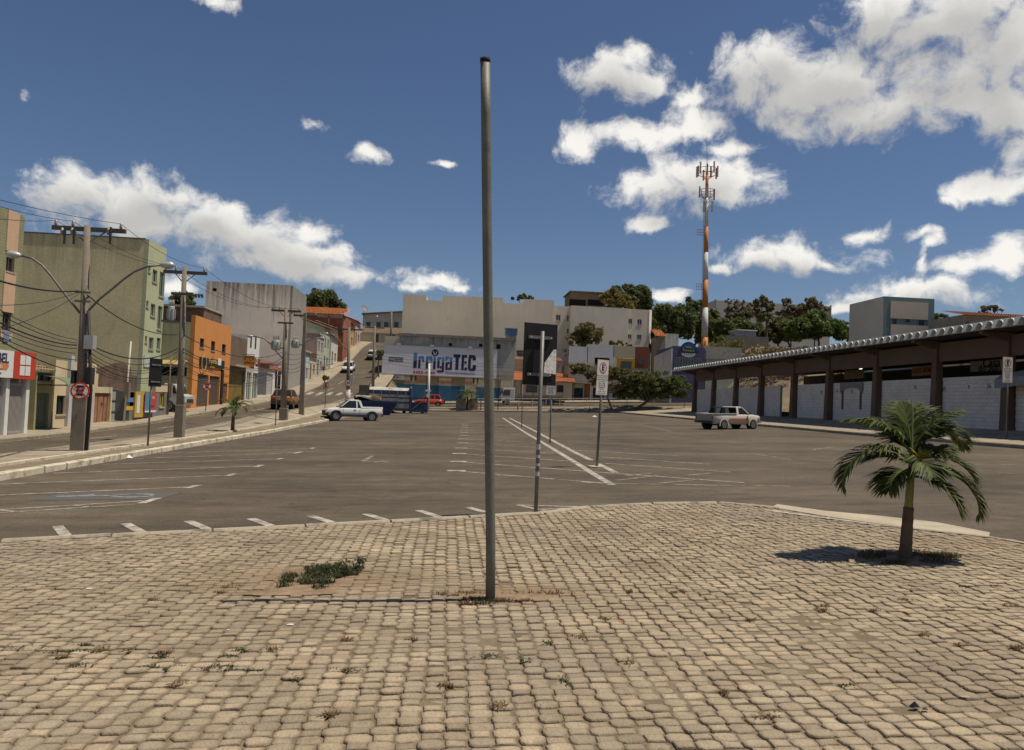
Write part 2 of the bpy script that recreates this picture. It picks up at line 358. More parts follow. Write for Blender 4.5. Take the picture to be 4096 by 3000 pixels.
M_kerbg = mat('grey_kerb_stone', (.27, .235, .185), .9, 0, .2, 2, .3, 25, blotch=(2.4, .53, (.10, .085, .065), .8))
gx = [-900,-400,-200,-120,-70,-45,-34,-27,-22,-18,-15,-12.5,-11,-10,-9.2,-8.4,-6,-3,0,4,8,12,16,19,22,25,28,31,34,38,43,50,58,66,80,100,140,200,400,900]
gy = [-120,-60,-20,0,15,30,40,50,58,66,74,80,86,90,94,98,100,102,104,106,110,115,120,125,130,140,150,160,170,180,200,230,280,400,700,1200,2500]
struct('ground', sheet(T, gx, gy), M_soil, smooth=True)
struct('parking_lot', sheet(G, lin(-8.86, 22.25, 20), lin(-18, 100.6, 60)), M_asph)
def xr(y): return itp(y, [(50, -12.2), (72, -10.4), (400, -10.4)])
def strip(zf, fa, fb, ys, off=0., n=2):
    mb = MB(); xs_ = []
    for y in ys:
        a, b = fa(y), fb(y); mb.v += [(a + (b-a)*i/n, y, zf(a + (b-a)*i/n, y) + off) for i in range(n+1)]
    w = n + 1
    mb.f = [(j*w+i, j*w+i+1, (j+1)*w+i+1, (j+1)*w+i) for j in range(len(ys)-1) for i in range(n)]
    return mb
SY = sorted(set([p[0] for p in ST] + lin(-18, 178, 98)))
SY = [y for y in SY if -18 <= y <= 178]
struct('hill_street', strip(lambda x, y: St(y) + .02 * (x + 13), lambda y: -16.1, xr, SY), M_asph)
LW = lambda x, y: St(y) + .10 + .02 * (-16.1 + 13)
struct('pavement', strip(LW, lambda y: -24, lambda y: -16.32, SY, .012, 3), M_walkc)
def swalk_r(x, y): return St(y) + .14
struct('pavement', strip(swalk_r, lambda y: xr(y) + .2, lambda y: -8.0, [y for y in SY if y >= 86]), M_walkc)
# median between street and car park: kerb stones towards the lot, planting strip, thin inner kerb, pavement
LK = lambda y: -8.8 - (.0 if y < 62 else (y - 62) * .03)
def MED(x, y):
    a, b = xr(y), LK(y); t = min(1., max(0., (x - a) / (b - a))); za, zb = St(y) + .17, G(b, y) + .15
    return za + (zb - za) * t * t * (3 - 2 * t) if y > 60 else za + (zb - za) * t
MY = [y for y in SY if y <= 86]; MI = [y for y in MY if y <= 64]
struct('median_pavement', strip(MED, lambda y: xr(y) + .18, lambda y: LK(y) - (1.2 if y < 64.5 else .16), MY, 0, 3), M_walkc)
M_bed = mat('sandy_bed', (.22, .175, .115), .95, 0, .3, 1.4, .3, 22, blotch=(1.5, .54, (.10, .10, .045), .6))
struct('planting_strip', strip(MED, lambda y: LK(y) - 1.06, lambda y: LK(y) - .17, MI, -.02, 2), M_bed)
def kerb_line(name, pts, zf, w, h, m, down=.3, seg=1.0, jit=.012, kind='structure', side=1):
    """a row of kerb stones: an Empty parenting every stone; pts = world xy polyline along the outer face"""
    root = bpy.data.objects.new(name, None); COL.objects.link(root); tag(root, kind='structure'); root['_o'] = (0, 0, 0)
    L_ = [0.]
    for a, b in zip(pts, pts[1:]): L_.append(L_[-1] + math.dist(a, b))
    def P(s):
        s = max(0, min(L_[-1], s))
        for i in range(len(pts)-1):
            if s <= L_[i+1] + 1e-6:
                t = (s - L_[i]) / (L_[i+1] - L_[i]); return Vector((pts[i][0] + (pts[i+1][0]-pts[i][0])*t, pts[i][1] + (pts[i+1][1]-pts[i][1])*t))
    n = max(1, int(L_[-1] / seg)); stones = MB(); count = 0
    for i in range(n):
        a, b = P(i * L_[-1] / n + .012), P((i+1) * L_[-1] / n - .012); d = (b - a).normalized(); q = Vector((d.y, -d.x)) * w * side
        j = random.uniform(-jit, jit); j2 = random.uniform(-jit, jit)
        a = a + q.normalized() * j; b = b + q.normalized() * j2; ch = min(.02, w * .2)
        mb = MB(); pa = []
        for p in (a, b):
            z = zf(p.x, p.y); o = q.normalized(); hh = h + random.uniform(-jit, jit) * .6
            pa.append([(p.x, p.y, z - down), (p.x + q.x, p.y + q.y, z - down), (p.x + q.x, p.y + q.y, z + hh), (p.x + o.x*ch, p.y + o.y*ch, z + hh), (p.x, p.y, z + hh - ch)])
        fs = [tuple(range(5)), tuple(range(9, 4, -1))] + [(k, 5 + k, 5 + (k+1) % 5, (k+1) % 5) for k in range(5)]
        mb.add(pa[0] + pa[1], fs)
        o = mb.build('kerb_stone', m, root)
    return root
ky = [-18, 62, 88]
kerb_line('car_park_kerb', [(LK(y), y) for y in lin(-6, 88, 47)], lambda x, y: G(x, y), .17, .15, M_kerbw, .1, 1.0, side=-1)
mbk = MB()
for y0, y1 in zip(lin(-18, 64, 41), lin(-18, 64, 41)[1:]):
    x0, x1 = LK(y0) - 1.2, LK(y1) - 1.2
    mbk.hexa([(x0, y0, MED(x0, y0)-.1), (x0+.13, y0, MED(x0, y0)-.1), (x1+.13, y1, MED(x1, y1)-.1), (x1, y1, MED(x1, y1)-.1)],
             [(x0, y0, MED(x0, y0)+.05), (x0+.13, y0, MED(x0, y0)+.05), (x1+.13, y1, MED(x1, y1)+.05), (x1, y1, MED(x1, y1)+.05)])
struct('inner_kerb', mbk, M_kerbw)
mbk = MB()
for y0, y1 in zip(MY, MY[1:]):
    x0, x1 = xr(y0), xr(y1); z0, z1 = St(y0), St(y1)
    mbk.hexa([(x0, y0, z0-.2), (x0+.19, y0, z0-.2), (x1+.19, y1, z1-.2), (x1, y1, z1-.2)], [(x0, y0, z0+.172), (x0+.19, y0, z0+.176), (x1+.19, y1, z1+.176), (x1, y1, z1+.172)])
struct('street_kerb', mbk, M_kerbg)
kerb_line('street_kerb', [(-16.15, y) for y in lin(14, 176, 90)], lambda x, y: St(y) - .06, .2, .115, M_kerbg, .2, 1.6, side=-1)
# far verge, steps up to the cross street, cross street, pavement in front of the shops
def VERGE(x, y): 
    t = sst(100.7, 104.3, y); return (G(x, 100.7) + .14) * (1 - t) + (C(x, 104.4) + .02) * t
struct('verge', sheet(VERGE, lin(-12, 45, 28), lin(100.75, 104.4, 5)), M_bed)
struct('cross_street', sheet(C, lin(-9.5, 70, 30), lin(104.4, 112.5, 4)), M_asph)
struct('shop_pavement', sheet(lambda x, y: C(x, y) + .13, lin(-9.5, 70, 30), lin(112.6, 122, 5)), M_walkc)
kerb_line('far_kerb', [(x, 100.6) for x in lin(-11, 22, 30)], lambda x, y: G(x, y), .16, .15, M_kerbg, .1, 1.0)
mbw = MB()
for x0, x1 in zip(lin(-4, 44, 24), lin(-4, 44, 24)[1:]):
    for (ya, w, zf) in ((102.3, .22, lambda x: VERGE(x, 102.3) + .10), (104.2, .25, lambda x: C(x, 104.4) + .16)):
        mbw.hexa([(x0, ya, zf(x0)-.6), (x1, ya, zf(x1)-.6), (x1, ya+w, zf(x1)-.6), (x0, ya+w, zf(x0)-.6)], [(x0, ya, zf(x0)), (x1, ya, zf(x1)), (x1, ya+w, zf(x1)), (x0, ya+w, zf(x0))])
tag(mbw.build('low_wall', M_conc), 'low stepped concrete edging walls below the railing at the far end of the car park', 'wall')
# walk along the market
struct('market_pavement', sheet(WALK, lin(22.42, 33, 8), lin(-18, 102, 40)), M_walkc)
kerb_line('market_kerb', [(22.3, y) for y in lin(8, 101, 62)], lambda x, y: G(x, y), .17, .15, M_kerbg, .1, 1.5)
# traffic island kerb at the foot of the two umbrella trees
# ------------------------------------------------------------------ painted markings
def mark(mb, a, b, w, off=.005, zf=G):
    a, b = Vector(a), Vector(b); d = (b - a); n = max(1, int(d.length / 2.5)); q = Vector((-d.y, d.x)).normalized() * w / 2
    for i in range(n):
        p0, p1 = a + d * (i / n), a + d * ((i+1) / n)
        vs = [p0 - q, p1 - q, p1 + q, p0 + q]; mb.add([(p.x, p.y, zf(p.x, p.y) + off) for p in vs], [(0, 1, 2, 3)])
def gxy(u, v): p = hit(u, v, G); return (p.x, p.y)
def mark_obj(segs, m, w):
    mb = MB()
    for a, b in segs: mark(mb, a, b, w)
    return tag(mb.build('bay_marking', m), kind='structure')
r2 = lambda x, y: gxy(400 + x / 1.611, 1700 + y / 1.611)
def ext(a, b, x0=-8.6): t = (x0 - a[0]) / (b[0] - a[0]); return ((x0, a[1] + (b[1] - a[1]) * t), b)
bays = [ext(gxy(100, 1977), gxy(745, 1949)), ext(r2(0, 357), r2(830, 325)), ext(r2(0, 301), r2(1010, 266)), ext(r2(100, 251), r2(1140, 219)), ext(r2(350, 213), r2(1268, 179)), ext(r2(500, 180), r2(1365, 152))]
mark_obj([bays[i] for i in (0, 2, 3)], M_lineb, .085); mark_obj([bays[i] for i in (1, 4, 5)], M_line, .085)
more = []
for k in range(9): y0 = bays[-1][0][1] + 2.45 * (k + 1); more.append(((-8.6, y0), (-5.3, y0 + 1.9)))
mark_obj(more, M_line2, .09)
mark_obj([(r2(550, 408), r2(640, 388)), (r2(815, 330), r2(870, 314)), (r2(1003, 270), r2(1045, 258)), (r2(1138, 223), r2(1175, 214)), (r2(1255, 184), r2(1295, 173)), (r2(1358, 153), r2(1380, 147)), (gxy(563, 2014), gxy(632, 1993))], M_lineb, .14)
mark_obj([(gxy(0, 2052), gxy(566, 2016)), (gxy(0, 2040), gxy(573, 2004)), (gxy(300, 2022), gxy(360, 2030)), (gxy(0, 2042), gxy(70, 2048))], M_line, .07)
z1 = lambda u, v: gxy(1700 + u / 1.88, 1640 + v / 1.88)
c1 = [z1(585, 60), z1(850, 225), z1(1090, 370), z1(1265, 480), z1(1410, 566)]; c2 = [z1(635, 60), z1(850, 170), z1(1110, 310), z1(1250, 378), z1(1300, 405), z1(1435, 472)]
mark_obj([(c1[0], c1[1]), (c1[1], c1[2]), (c2[0], c2[1]), (c2[1], c2[2]), (c2[2], c2[3]), (c2[4], c2[5])], M_lineb, .17)
mark_obj([(c1[2], c1[3]), (c1[3], c1[4])], M_line, .17)
rows = [((210,457),(1400,556),'w'),((230,388),(1430,478),'l'),((240,328),(1080,384),'l'),((255,287),(1000,328),'l'),((265,248),(900,285),'w'),((272,218),(830,245),'w'),((278,192),(770,210),'w'),((282,168),(720,184),'w'),((285,150),(680,163),'w'),((287,132),(650,145),'w'),((288,118),(620,127),'w'),((289,107),(610,114),'w')]
mark_obj([(z1(*a), z1(*b)) for a, b, k in rows if k == 'l'], M_lineb, .085)
mark_obj([(z1(*a), z1(*b)) for a, b, k in rows if k == 'w'], M_line, .085)
mark_obj([((z1(*a)[0] - .14, z1(*a)[1] + .02), (z1(*a)[0] + .3, z1(*a)[1] - .02)) for a, b, k in rows], M_lineb, .34)
rr = [((1400,552),(2400,575)),((1430,478),(2400,548)),((1330,400),(2300,468)),((1200,345),(2140,408)),((1110,302),(1910,346)),((1010,262),(1750,302)),((960,232),(1600,266)),((900,203),(1490,234)),((840,176),(1400,200)),((800,150),(1300,172)),((760,128),(1200,146)),((730,110),(1130,126)),((700,95),(1060,106))]
mark_obj([(z1(*a), z1(*b)) for a, b in rr[1:5]], M_line, .085)
mark_obj([(z1(*a), z1(*b)) for a, b in rr[:1] + rr[5:]], M_line2, .085)
mark_obj([(z1(1430, 530), z1(1760, 495)), (z1(1520, 495), z1(1700, 475)), (z1(1760, 552), z1(2080, 520)), (z1(1980, 490), z1(2160, 474)), (z1(530, 490), z1(660, 500)), (z1(960, 520), z1(1130, 535)), (z1(1180, 540), z1(1260, 552)), (z1(60, 15), z1(170, 5)), (z1(1610, 110), z1(1850, 160)), (z1(1900, 180), z1(2100, 200))], M_line2, .12)
mark_obj([(gxy(2700, 1938), gxy(3160, 1945)), (gxy(3300, 1830), gxy(3370, 1837)), (gxy(3985, 1888), gxy(4065, 1897)), (gxy(3010, 1815), gxy(3160, 1838)), (gxy(4000, 1858), gxy(4090, 1860)), (gxy(3250, 1800), gxy(3340, 1786))], M_line2, .1)
mark_obj([(gxy(1465, 1845), gxy(1560, 1849)), (gxy(1450, 1846), gxy(1490, 1824)), (gxy(1500, 1850), gxy(1535, 1843))], M_line2, .14)   # turned arrow
mark_obj([(gxy(1640, 1664), gxy(1715, 1663))], M_lineb, .5)
tick = []
for (u, v, du, dv) in [(250,2128,40,46),(535,2113,66,36),(791,2101,76,32),(1042,2089,78,28),(1283,2077,84,26),(1503,2069,80,26),(1714,2055,80,26),(1907,2040,70,20)]:
    tick.append((gxy(u - du / 2, v - dv / 2), gxy(u + du / 2, v + dv / 2)))
mark_obj(tick, M_lineb, .13)
mark_obj([(gxy(2068, 2021), gxy(2190, 2046)), (gxy(2068, 2021), gxy(2370, 2029)), (gxy(2140, 2040), gxy(2330, 2030))], M_line, .08)
# blue patch with the wheelchair symbol
c0 = gxy(433, 1984); mb = MB(); mb.add([(c0[0]+dx, c0[1]+dy, G(c0[0]+dx, c0[1]+dy)+.004) for dx, dy in ((-1.0,-.55),(1.0,-.45),(1.05,.5),(-.95,.45))], [(0,1,2,3)])
M_blue = paint_mat('worn_blue_paint', (.055, .12, .16), .42)
tag(mb.build('bay_marking', M_blue), kind='structure')
mb = MB()
for k in range(14):
    a0, a1 = 2*math.pi*k/16 + .6, 2*math.pi*(k+1)/16 + .6
    mark(mb, (c0[0]+.42+.34*math.cos(a0), c0[1]+.22*math.sin(a0)), (c0[0]+.42+.34*math.cos(a1), c0[1]+.22*math.sin(a1)), .08, .009)
mark(mb, (c0[0]-.8, c0[1]-.1), (c0[0]+.15, c0[1]+.02), .1, .009); mark(mb, (c0[0]-.5, c0[1]-.06), (c0[0]-.3, c0[1]+.2), .08, .009)
tag(mb.build('bay_marking', paint_mat('worn_symbol_paint', (.42,.45,.43), .50)), kind='structure')
# street markings
mb = MB(); SZ = lambda x, y: St(y) + .02 * (x + 13)
for k in range(11): mark(mb, (-14.3, 22 + 9*k), (-14.2, 26 + 9*k), .12, .012, SZ)
for i in range(5): mark(mb, (-15.6 + i*1.1, 88), (-15.6 + i*1.1, 91.5), .5, .012, SZ)
tag(mb.build('street_marking', M_line), kind='structure')
mb = MB(); 
for y0 in lin(14, 90, 30): mark(mb, (-15.98, y0), (-15.98, y0 + 2.5), .12, .011, SZ)
tag(mb.build('street_marking', M_yel), kind='structure')
# ------------------------------------------------------------------ paved square
edge_px = [(-900,2205),(0,2163),(360,2146),(800,2124),(1300,2098),(1800,2072),(2140,2056),(2300,2032),(2500,2017),(2760,2010),(2980,2010),(3110,2030),(3500,2092),(3800,2128),(4096,2160),(4700,2290)]
EDGE = [(lambda p: (p.x, p.y))(hit(u, v, PAV)) for u, v in edge_px]
RAMP_OUT = [(lambda p: (p.x, p.y))(hit(u, v, G)) for u, v in [(3110,2019),(3300,2046),(3520,2066),(3750,2092),(3960,2133)]]
RAMP_IN = [(lambda p: (p.x, p.y))(hit(u, v, PAV)) for u, v in [(3060,2043),(3290,2073),(3510,2101),(3740,2127),(3955,2151)]]
def edge_y(x):
    pts = EDGE[:12]
    for (a, b), (c, d) in zip(pts, pts[1:]):
        if a <= x <= c: return b + (d - b) * (x - a) / (c - a)
    return None
RIGHT = sorted(EDGE[11:], key=lambda p: p[1])
def right_x(y): return itp(y, [(p[1], p[0]) for p in RIGHT])
XTIP = EDGE[11][0]
def inside(x, y, m=.0):
    if x > right_x(y) - m: return False
    if x >= XTIP: return True
    e = edge_y(x)
    return e is None and x < EDGE[0][0] and y < EDGE[0][1] - m or (e is not None and y < e - m)
mb = MB(); out = [(EDGE[0][0], -14)] + EDGE + [(9.2, 4), (9.5, -14)]
mb.add([(x, y, PAV(x, y) - .03) for x, y in out], [tuple(range(len(out)))[::-1]])
M_joint = mat('joint_sand', (.185, .140, .090), .95, 0, .3, 3, .3, 40, blotch=(.45, .50, (.20, .15, .095), .8))
square = struct('paved_square', mb, M_joint)
from mathutils import noise as mnoise
def sand(x, y):
    q = mnoise.noise(Vector((x*.55, y*.55, 3.1))) + .5 * mnoise.noise(Vector((x*1.6, y*1.6, 7.7))) + .3 * mnoise.noise(Vector((x*5, y*5, 1.2)))
    near = .45 * math.exp(-(((x + .1) / 1.6)**2 + ((y - 6.75) / .5)**2)) + .4 * math.exp(-(((x - .2) / 1.8)**2 + ((y - 5.4) / .9)**2))
    return -.0125 + .0095 * sst(.05, .75, q * .7 + near) + .002 * mnoise.noise(Vector((x*14, y*14, 0)))
ms = MB(); sx, sy = lin(-8, 8, 200), lin(2.2, 13, 135); idx = {}
for j, y in enumerate(sy):
    for i, x in enumerate(sx):
        if inside(x, y, .05): idx[(i, j)] = len(ms.v); ms.v.append((x, y, PAV(x, y) + sand(x, y)))
for (i, j) in list(idx):
    q = [(i, j), (i+1, j), (i+1, j+1), (i, j+1)]
    if all(k in idx for k in q): ms.f.append(tuple(idx[k] for k in q))
so = ms.build('joint_sand', M_joint, square, True); so['kind'] = 'stuff'
M_paver = mat('concrete_paver', (.385, .305, .208), .9, 0, .26, .8, .45, 70, tone=.20, blotch=(.30, .50, (.285, .242, .185), .7))
# extra dirt swept onto the stones
def paver_dirt():
    nt = M_paver.node_tree; N = nt.nodes.new; L = nt.links.new; b = nt.nodes['Principled BSDF']; src = b.inputs['Base Color'].links[0].from_socket
    geo = N('ShaderNodeNewGeometry'); n = N('ShaderNodeTexNoise'); n.inputs['Scale'].default_value = 9; n.inputs['Detail'].default_value = 7; n.inputs['Roughness'].default_value = .7; L(geo.outputs['Position'], n.inputs['Vector'])
    q = N('ShaderNodeMapRange'); L(n.outputs['Fac'], q.inputs[0]); q.inputs[1].default_value = .5; q.inputs[2].default_value = .7; q.inputs[4].default_value = .55
    mx = N('ShaderNodeMixRGB'); L(q.outputs[0], mx.inputs[0]); L(src, mx.inputs[1]); mx.inputs[2].default_value = (.20, .155, .10, 1)
    # soil worked into the rounded edges of every stone
    ra = N('ShaderNodeAttribute'); ra.attribute_name = 'rim'; rm = N('ShaderNodeMath'); rm.operation = 'MULTIPLY'; L(ra.outputs['Fac'], rm.inputs[0])
    rn = N('ShaderNodeMapRange'); L(n.outputs['Fac'], rn.inputs[0]); rn.inputs[1].default_value = .3; rn.inputs[2].default_value = .65; rn.inputs[3].default_value = .45; rn.inputs[4].default_value = 1.0; L(rn.outputs[0], rm.inputs[1])
    mr_ = N('ShaderNodeMixRGB'); L(rm.outputs[0], mr_.inputs[0]); L(mx.outputs[0], mr_.inputs[1]); mr_.inputs[2].default_value = (.185, .140, .093, 1)
    # dark weathering in broad drifts
    nb = N('ShaderNodeTexNoise'); nb.inputs['Scale'].default_value = 1.7; nb.inputs['Detail'].default_value = 9; nb.inputs['Roughness'].default_value = .72; L(geo.outputs['Position'], nb.inputs['Vector'])
    qb = N('ShaderNodeMapRange'); L(nb.outputs['Fac'], qb.inputs[0]); qb.inputs[1].default_value = .50; qb.inputs[2].default_value = .68; qb.inputs[4].default_value = .55
    mb_ = N('ShaderNodeMixRGB'); mb_.blend_type = 'MULTIPLY'; L(qb.outputs[0], mb_.inputs[0]); L(mr_.outputs[0], mb_.inputs[1]); mb_.inputs[2].default_value = (.56, .52, .47, 1)
    # sand round the planting pit and round the foot of the post
    last = mb_.outputs[0]
    for (cx, cy, rx, ry, s) in ((-1.15, 7.05, 1.3, .75, .75), (.62, 6.5, .75, .42, .8), (6.4, 8.5, 1.1, .6, .5)):
        m = N('ShaderNodeVectorMath'); m.operation = 'MULTIPLY_ADD'; L(geo.outputs['Position'], m.inputs[0]); m.inputs[1].default_value = (1/rx, 1/ry, 0); m.inputs[2].default_value = (-cx/rx, -cy/ry, 0)
        l = N('ShaderNodeVectorMath'); l.operation = 'LENGTH'; L(m.outputs[0], l.inputs[0])
        a = N('ShaderNodeMath'); a.operation = 'MULTIPLY_ADD'; L(n.outputs['Fac'], a.inputs[0]); a.inputs[1].default_value = 1.3; L(l.outputs['Value'], a.inputs[2])
        r = N('ShaderNodeMapRange'); L(a.outputs[0], r.inputs[0]); r.inputs[1].default_value = .95; r.inputs[2].default_value = 1.75; r.inputs[3].default_value = s; r.inputs[4].default_value = 0
        x = N('ShaderNodeMixRGB'); L(r.outputs[0], x.inputs[0]); L(last, x.inputs[1]); x.inputs[2].default_value = (.24, .165, .10, 1); last = x.outputs[0]
    L(last, b.inputs['Base Color'])
paver_dirt()
RIM = {}
def set_rim(me, mb): me.attributes.new('rim', 'FLOAT', 'POINT').data.foreach_set('value', RIM[id(mb)])
PER, PIT = .232, .0855
HEAD, NECK = .130, PER - .130
def head_poly():      # eight-sided head, long side along the row
    l, h, c, k = HEAD/2 - .0025, .0495, .014, .027
    return [(-l, -h + c + .012), (-l + k, -h), (l - k, -h), (l, -h + c + .012), (l, h - c - .012), (l - k, h), (-l + k, h), (-l, h - c - .012)]
def neck_poly():
    l, h = NECK/2 - .0032, .0325
    return [(-l, -h), (l, -h), (l, h), (-l, h)]
def stone(mb, poly, cx, cy, base, tone, tilt):
    n = len(poly); vs = []
    for (ins, z) in ((0, -.03), (.0, -.007), (.005, -.001), (.026, .001)):
        for (px, py) in poly:
            ll = math.hypot(px, py); f = (ll - ins) / ll
            x, y = px * f, py * f; vs.append((cx + x, cy + y, base + z + tilt[0]*x + tilt[1]*y))
    fs = [tuple(range(3*n, 4*n))] + [(i + r*n, (i+1)%n + r*n, (i+1)%n + (r+1)*n, i + (r+1)*n) for r in range(3) for i in range(n)]
    mb.add(vs, fs, tone); RIM.setdefault(id(mb), []).extend([1.]*n*2 + [.8]*n + [0.]*n)
_p = [hit(u, v, PAV) for u, v in ((1085, 2352), (1445, 2275), (1250, 2362), (1380, 2262))]
PIT_BOX = (_p[0].x, _p[1].x, _p[2].y, _p[3].y)
def in_pit(x, y): return (PIT_BOX[0] < x < PIT_BOX[1] - .1 and PIT_BOX[2] < y < PIT_BOX[3]) or math.hypot((x - .36) / .75, (y - 6.45) / .9) < .14
palm_p = hit(3620, 2232, PAV)
big = MB(); cand = []
ny = int((14 - 1.6) / PIT)
for j in range(ny):
    y = 1.6 + j * PIT
    n0 = int(-9.5 / PER)
    for i in range(n0, int(9.5 / PER) + 1):
        for kind in (0, 1):
            x = i * PER + (j % 2) * PER / 2 + kind * (PER / 2 - .002) + .006 * math.sin(y * 3 + i)
            yy = y + .010 * math.sin(x * 1.7 + .6) + .006 * math.sin(x * 5.1 + j) + random.uniform(-.003, .003)
            if not inside(x, yy, .07) or in_pit(x, yy): continue
            if math.hypot((x - palm_p.x) / .3, (yy - palm_p.y) / .2) < 1: continue
            p = proj((x, yy, PAV(x, yy))); near = p is not None and -20 < p[0] < 4116 and p[1] < 3040
            cand.append((yy if near else 99, x, yy, kind))
cand.sort(key=lambda q: q[0])
single = set()
proto = {}; KEEP = []
for kind in (0, 1):
    for k in range(4):
        mb = MB(); pl = head_poly() if kind == 0 else neck_poly()
        pl = [(px + random.uniform(-.004, .004), py + random.uniform(-.004, .004)) for px, py in pl]
        stone(mb, pl, 0, 0, 0, .0, (0, 0))
        me = bpy.data.meshes.new('paver'); me.from_pydata(mb.v, [], mb.f); me.materials.append(M_paver)
        at = me.attributes.new('tone', 'FLOAT', 'FACE'); at.data.foreach_set('value', mb.t); set_rim(me, mb); proto[(kind, k)] = me; KEEP.append(mb)
for idx, (_, x, y, kind) in enumerate(cand):
    tilt = (random.uniform(-.04, .04) + .032, random.uniform(-.05, .05)); dz = random.uniform(-.007, .004) - (.008 if random.random() < .04 else 0)
    sink = .005 * max(0, 1 - math.hypot((x + .1) / 2.2, (y - 6.7) / .7))
    if idx < 298:
        o = bpy.data.objects.new('paver', proto[(kind, random.randrange(4))]); COL.objects.link(o); o.parent = square
        o.location = (x, y, PAV(x, y) + dz); o.rotation_euler = (tilt[1], -tilt[0], random.uniform(-.03, .03))
    else:
        pl = head_poly() if kind == 0 else neck_poly()
        pl = [(px + random.uniform(-.0035, .0035), py + random.uniform(-.0035, .0035)) for px, py in pl]
        stone(big, pl, x, y, PAV(x, y) + dz - sink, random.random(), tilt)
o = big.build('pavers', M_paver, square); o['kind'] = 'stuff'; set_rim(o.data, big)
kerb_line('square_kerb', EDGE[1:12], lambda x, y: G(x, y), .10, .078, mat('kerb_with_old_paint', (.40, .345, .25), .9, 0, .2, 2, .3, 30, blotch=(2.0, .51, (.12, .10, .08), .9)), .1, 1.0, .008, side=-1)
mb = MB()
for (a, b) in ((gxy(230, 2154), gxy(420, 2146)), (gxy(960, 2119), gxy(1180, 2110)), (gxy(1390, 2097), gxy(1560, 2088))): mark(mb, a, b, .10, .012)
tag(mb.build('old_kerb_paint', M_yel), kind='structure')
kerb_line('square_kerb', EDGE[11:], lambda x, y: G(x, y), .10, .074, M_conc, .1, 1.0, .006, side=1)
mb = MB(); n = len(RAMP_OUT)
for i in range(n - 1):
    a, b, c, d = RAMP_OUT[i], RAMP_OUT[i+1], RAMP_IN[i+1], RAMP_IN[i]
    mb.add([(a[0], a[1], G(*a) + .012), (b[0], b[1], G(*b) + .012), (c[0], c[1], PAV(*c) + .006), (d[0], d[1], PAV(*d) + .006)], [(0, 3, 2, 1)])
struct('concrete_ramp', mb, mat('pale_concrete', (.44, .375, .27), .9, 0, .2, 1.5, .25, 30, blotch=(2.1, .58, (.25, .19, .12), .6)))
# ------------------------------------------------------------------ building helpers
def wall_grid(mb, axis, p0, p1, a0, a1, z0, z1, holes):
    """a wall slab between planes p0..p1 with real openings; a = the other horizontal axis"""
    def bx(b0, b1, c0, c1):
        if b1 - b0 < 1e-4 or c1 - c0 < 1e-4: return
        (mb.box(p0, p1, b0, b1, c0, c1) if axis == 'x' else mb.box(b0, b1, p0, p1, c0, c1))
    cuts = sorted(set([a0, a1] + [min(a1, max(a0, h[k])) for h in holes for k in (0, 1)]))
    for b0, b1 in zip(cuts, cuts[1:]):
        m = (b0 + b1) / 2; col = sorted((max(z0, h[2]), min(z1, h[3])) for h in holes if h[0] < m < h[1]); z = z0
        for c0, c1 in col: bx(b0, b1, z, c0); z = max(z, c1)
        bx(b0, b1, z, z1)
def opening(parent, axis, face, sgn, h, kind, m, fm=None):
    """fills an opening: window (> frame, pane, sill), door (> leaf panels), shutter (> slats); face = outer wall plane, sgn = outward direction"""
    a0, a1, z0, z1 = h
    def B(mb, d0, d1, b0, b1, c0, c1):
        q0, q1 = face - sgn * d0, face - sgn * d1
        return mb.box(q0, q1, b0, b1, c0, c1) if axis == 'x' else mb.box(b0, b1, q0, q1, c0, c1)
    fm = fm or flat('white_window_frame', (.5, .5, .47))
    w = a1 - a0
    if kind == 'window':
        o = B(MB(), .14, .2, a0, a1, z0, z1).build('window', m or GLASS, parent)
        f = MB(); t = min(.07, w * .09)
        for b0, b1, c0, c1 in ((a0, a0+t, z0, z1), (a1-t, a1, z0, z1), (a0+t, a1-t, z0, z0+t), (a0+t, a1-t, z1-t, z1), (a0+w/2-t/2, a0+w/2+t/2, z0+t, z1-t)): B(f, .08, .138, b0, b1, c0, c1)
        f.build('frame', fm, o)
        B(MB(), -.06, .12, a0-.05, a1+.05, z0-.07, z0-.004).build('sill', M_conc, o)
    elif kind == 'door':
        o = B(MB(), .12, .18, a0, a1, z0, z1).build('door', m, parent)
        f = MB(); k = max(2, int(w / .55))
        for i in range(k): B(f, .085, .118, a0 + w*(i+.08)/k, a0 + w*(i+.92)/k, z0+.08, z1-.08)
        f.build('panel', m, o)
        B(MB(), .05, .084, a0 + w*.55, a0 + w*.6, z0 + 1.0, z0 + 1.12).build('handle', flat('dark_metal', (.05,.05,.05), .5), o)
    elif kind == 'shutter':
        o = B(MB(), .14, .2, a0, a1, z0, z1).build('shutter', m, parent)
        f = MB(); n = max(4, int((z1 - z0) / .14))
        for i in range(n): B(f, .105, .139, a0+.02, a1-.02, z0 + (z1-z0)*(i+.1)/n, z0 + (z1-z0)*(i+.86)/n)
        f.build('slats', m, o)['kind'] = 'stuff'
    elif kind == 'dark':
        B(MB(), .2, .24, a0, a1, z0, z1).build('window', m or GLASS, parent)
    return None
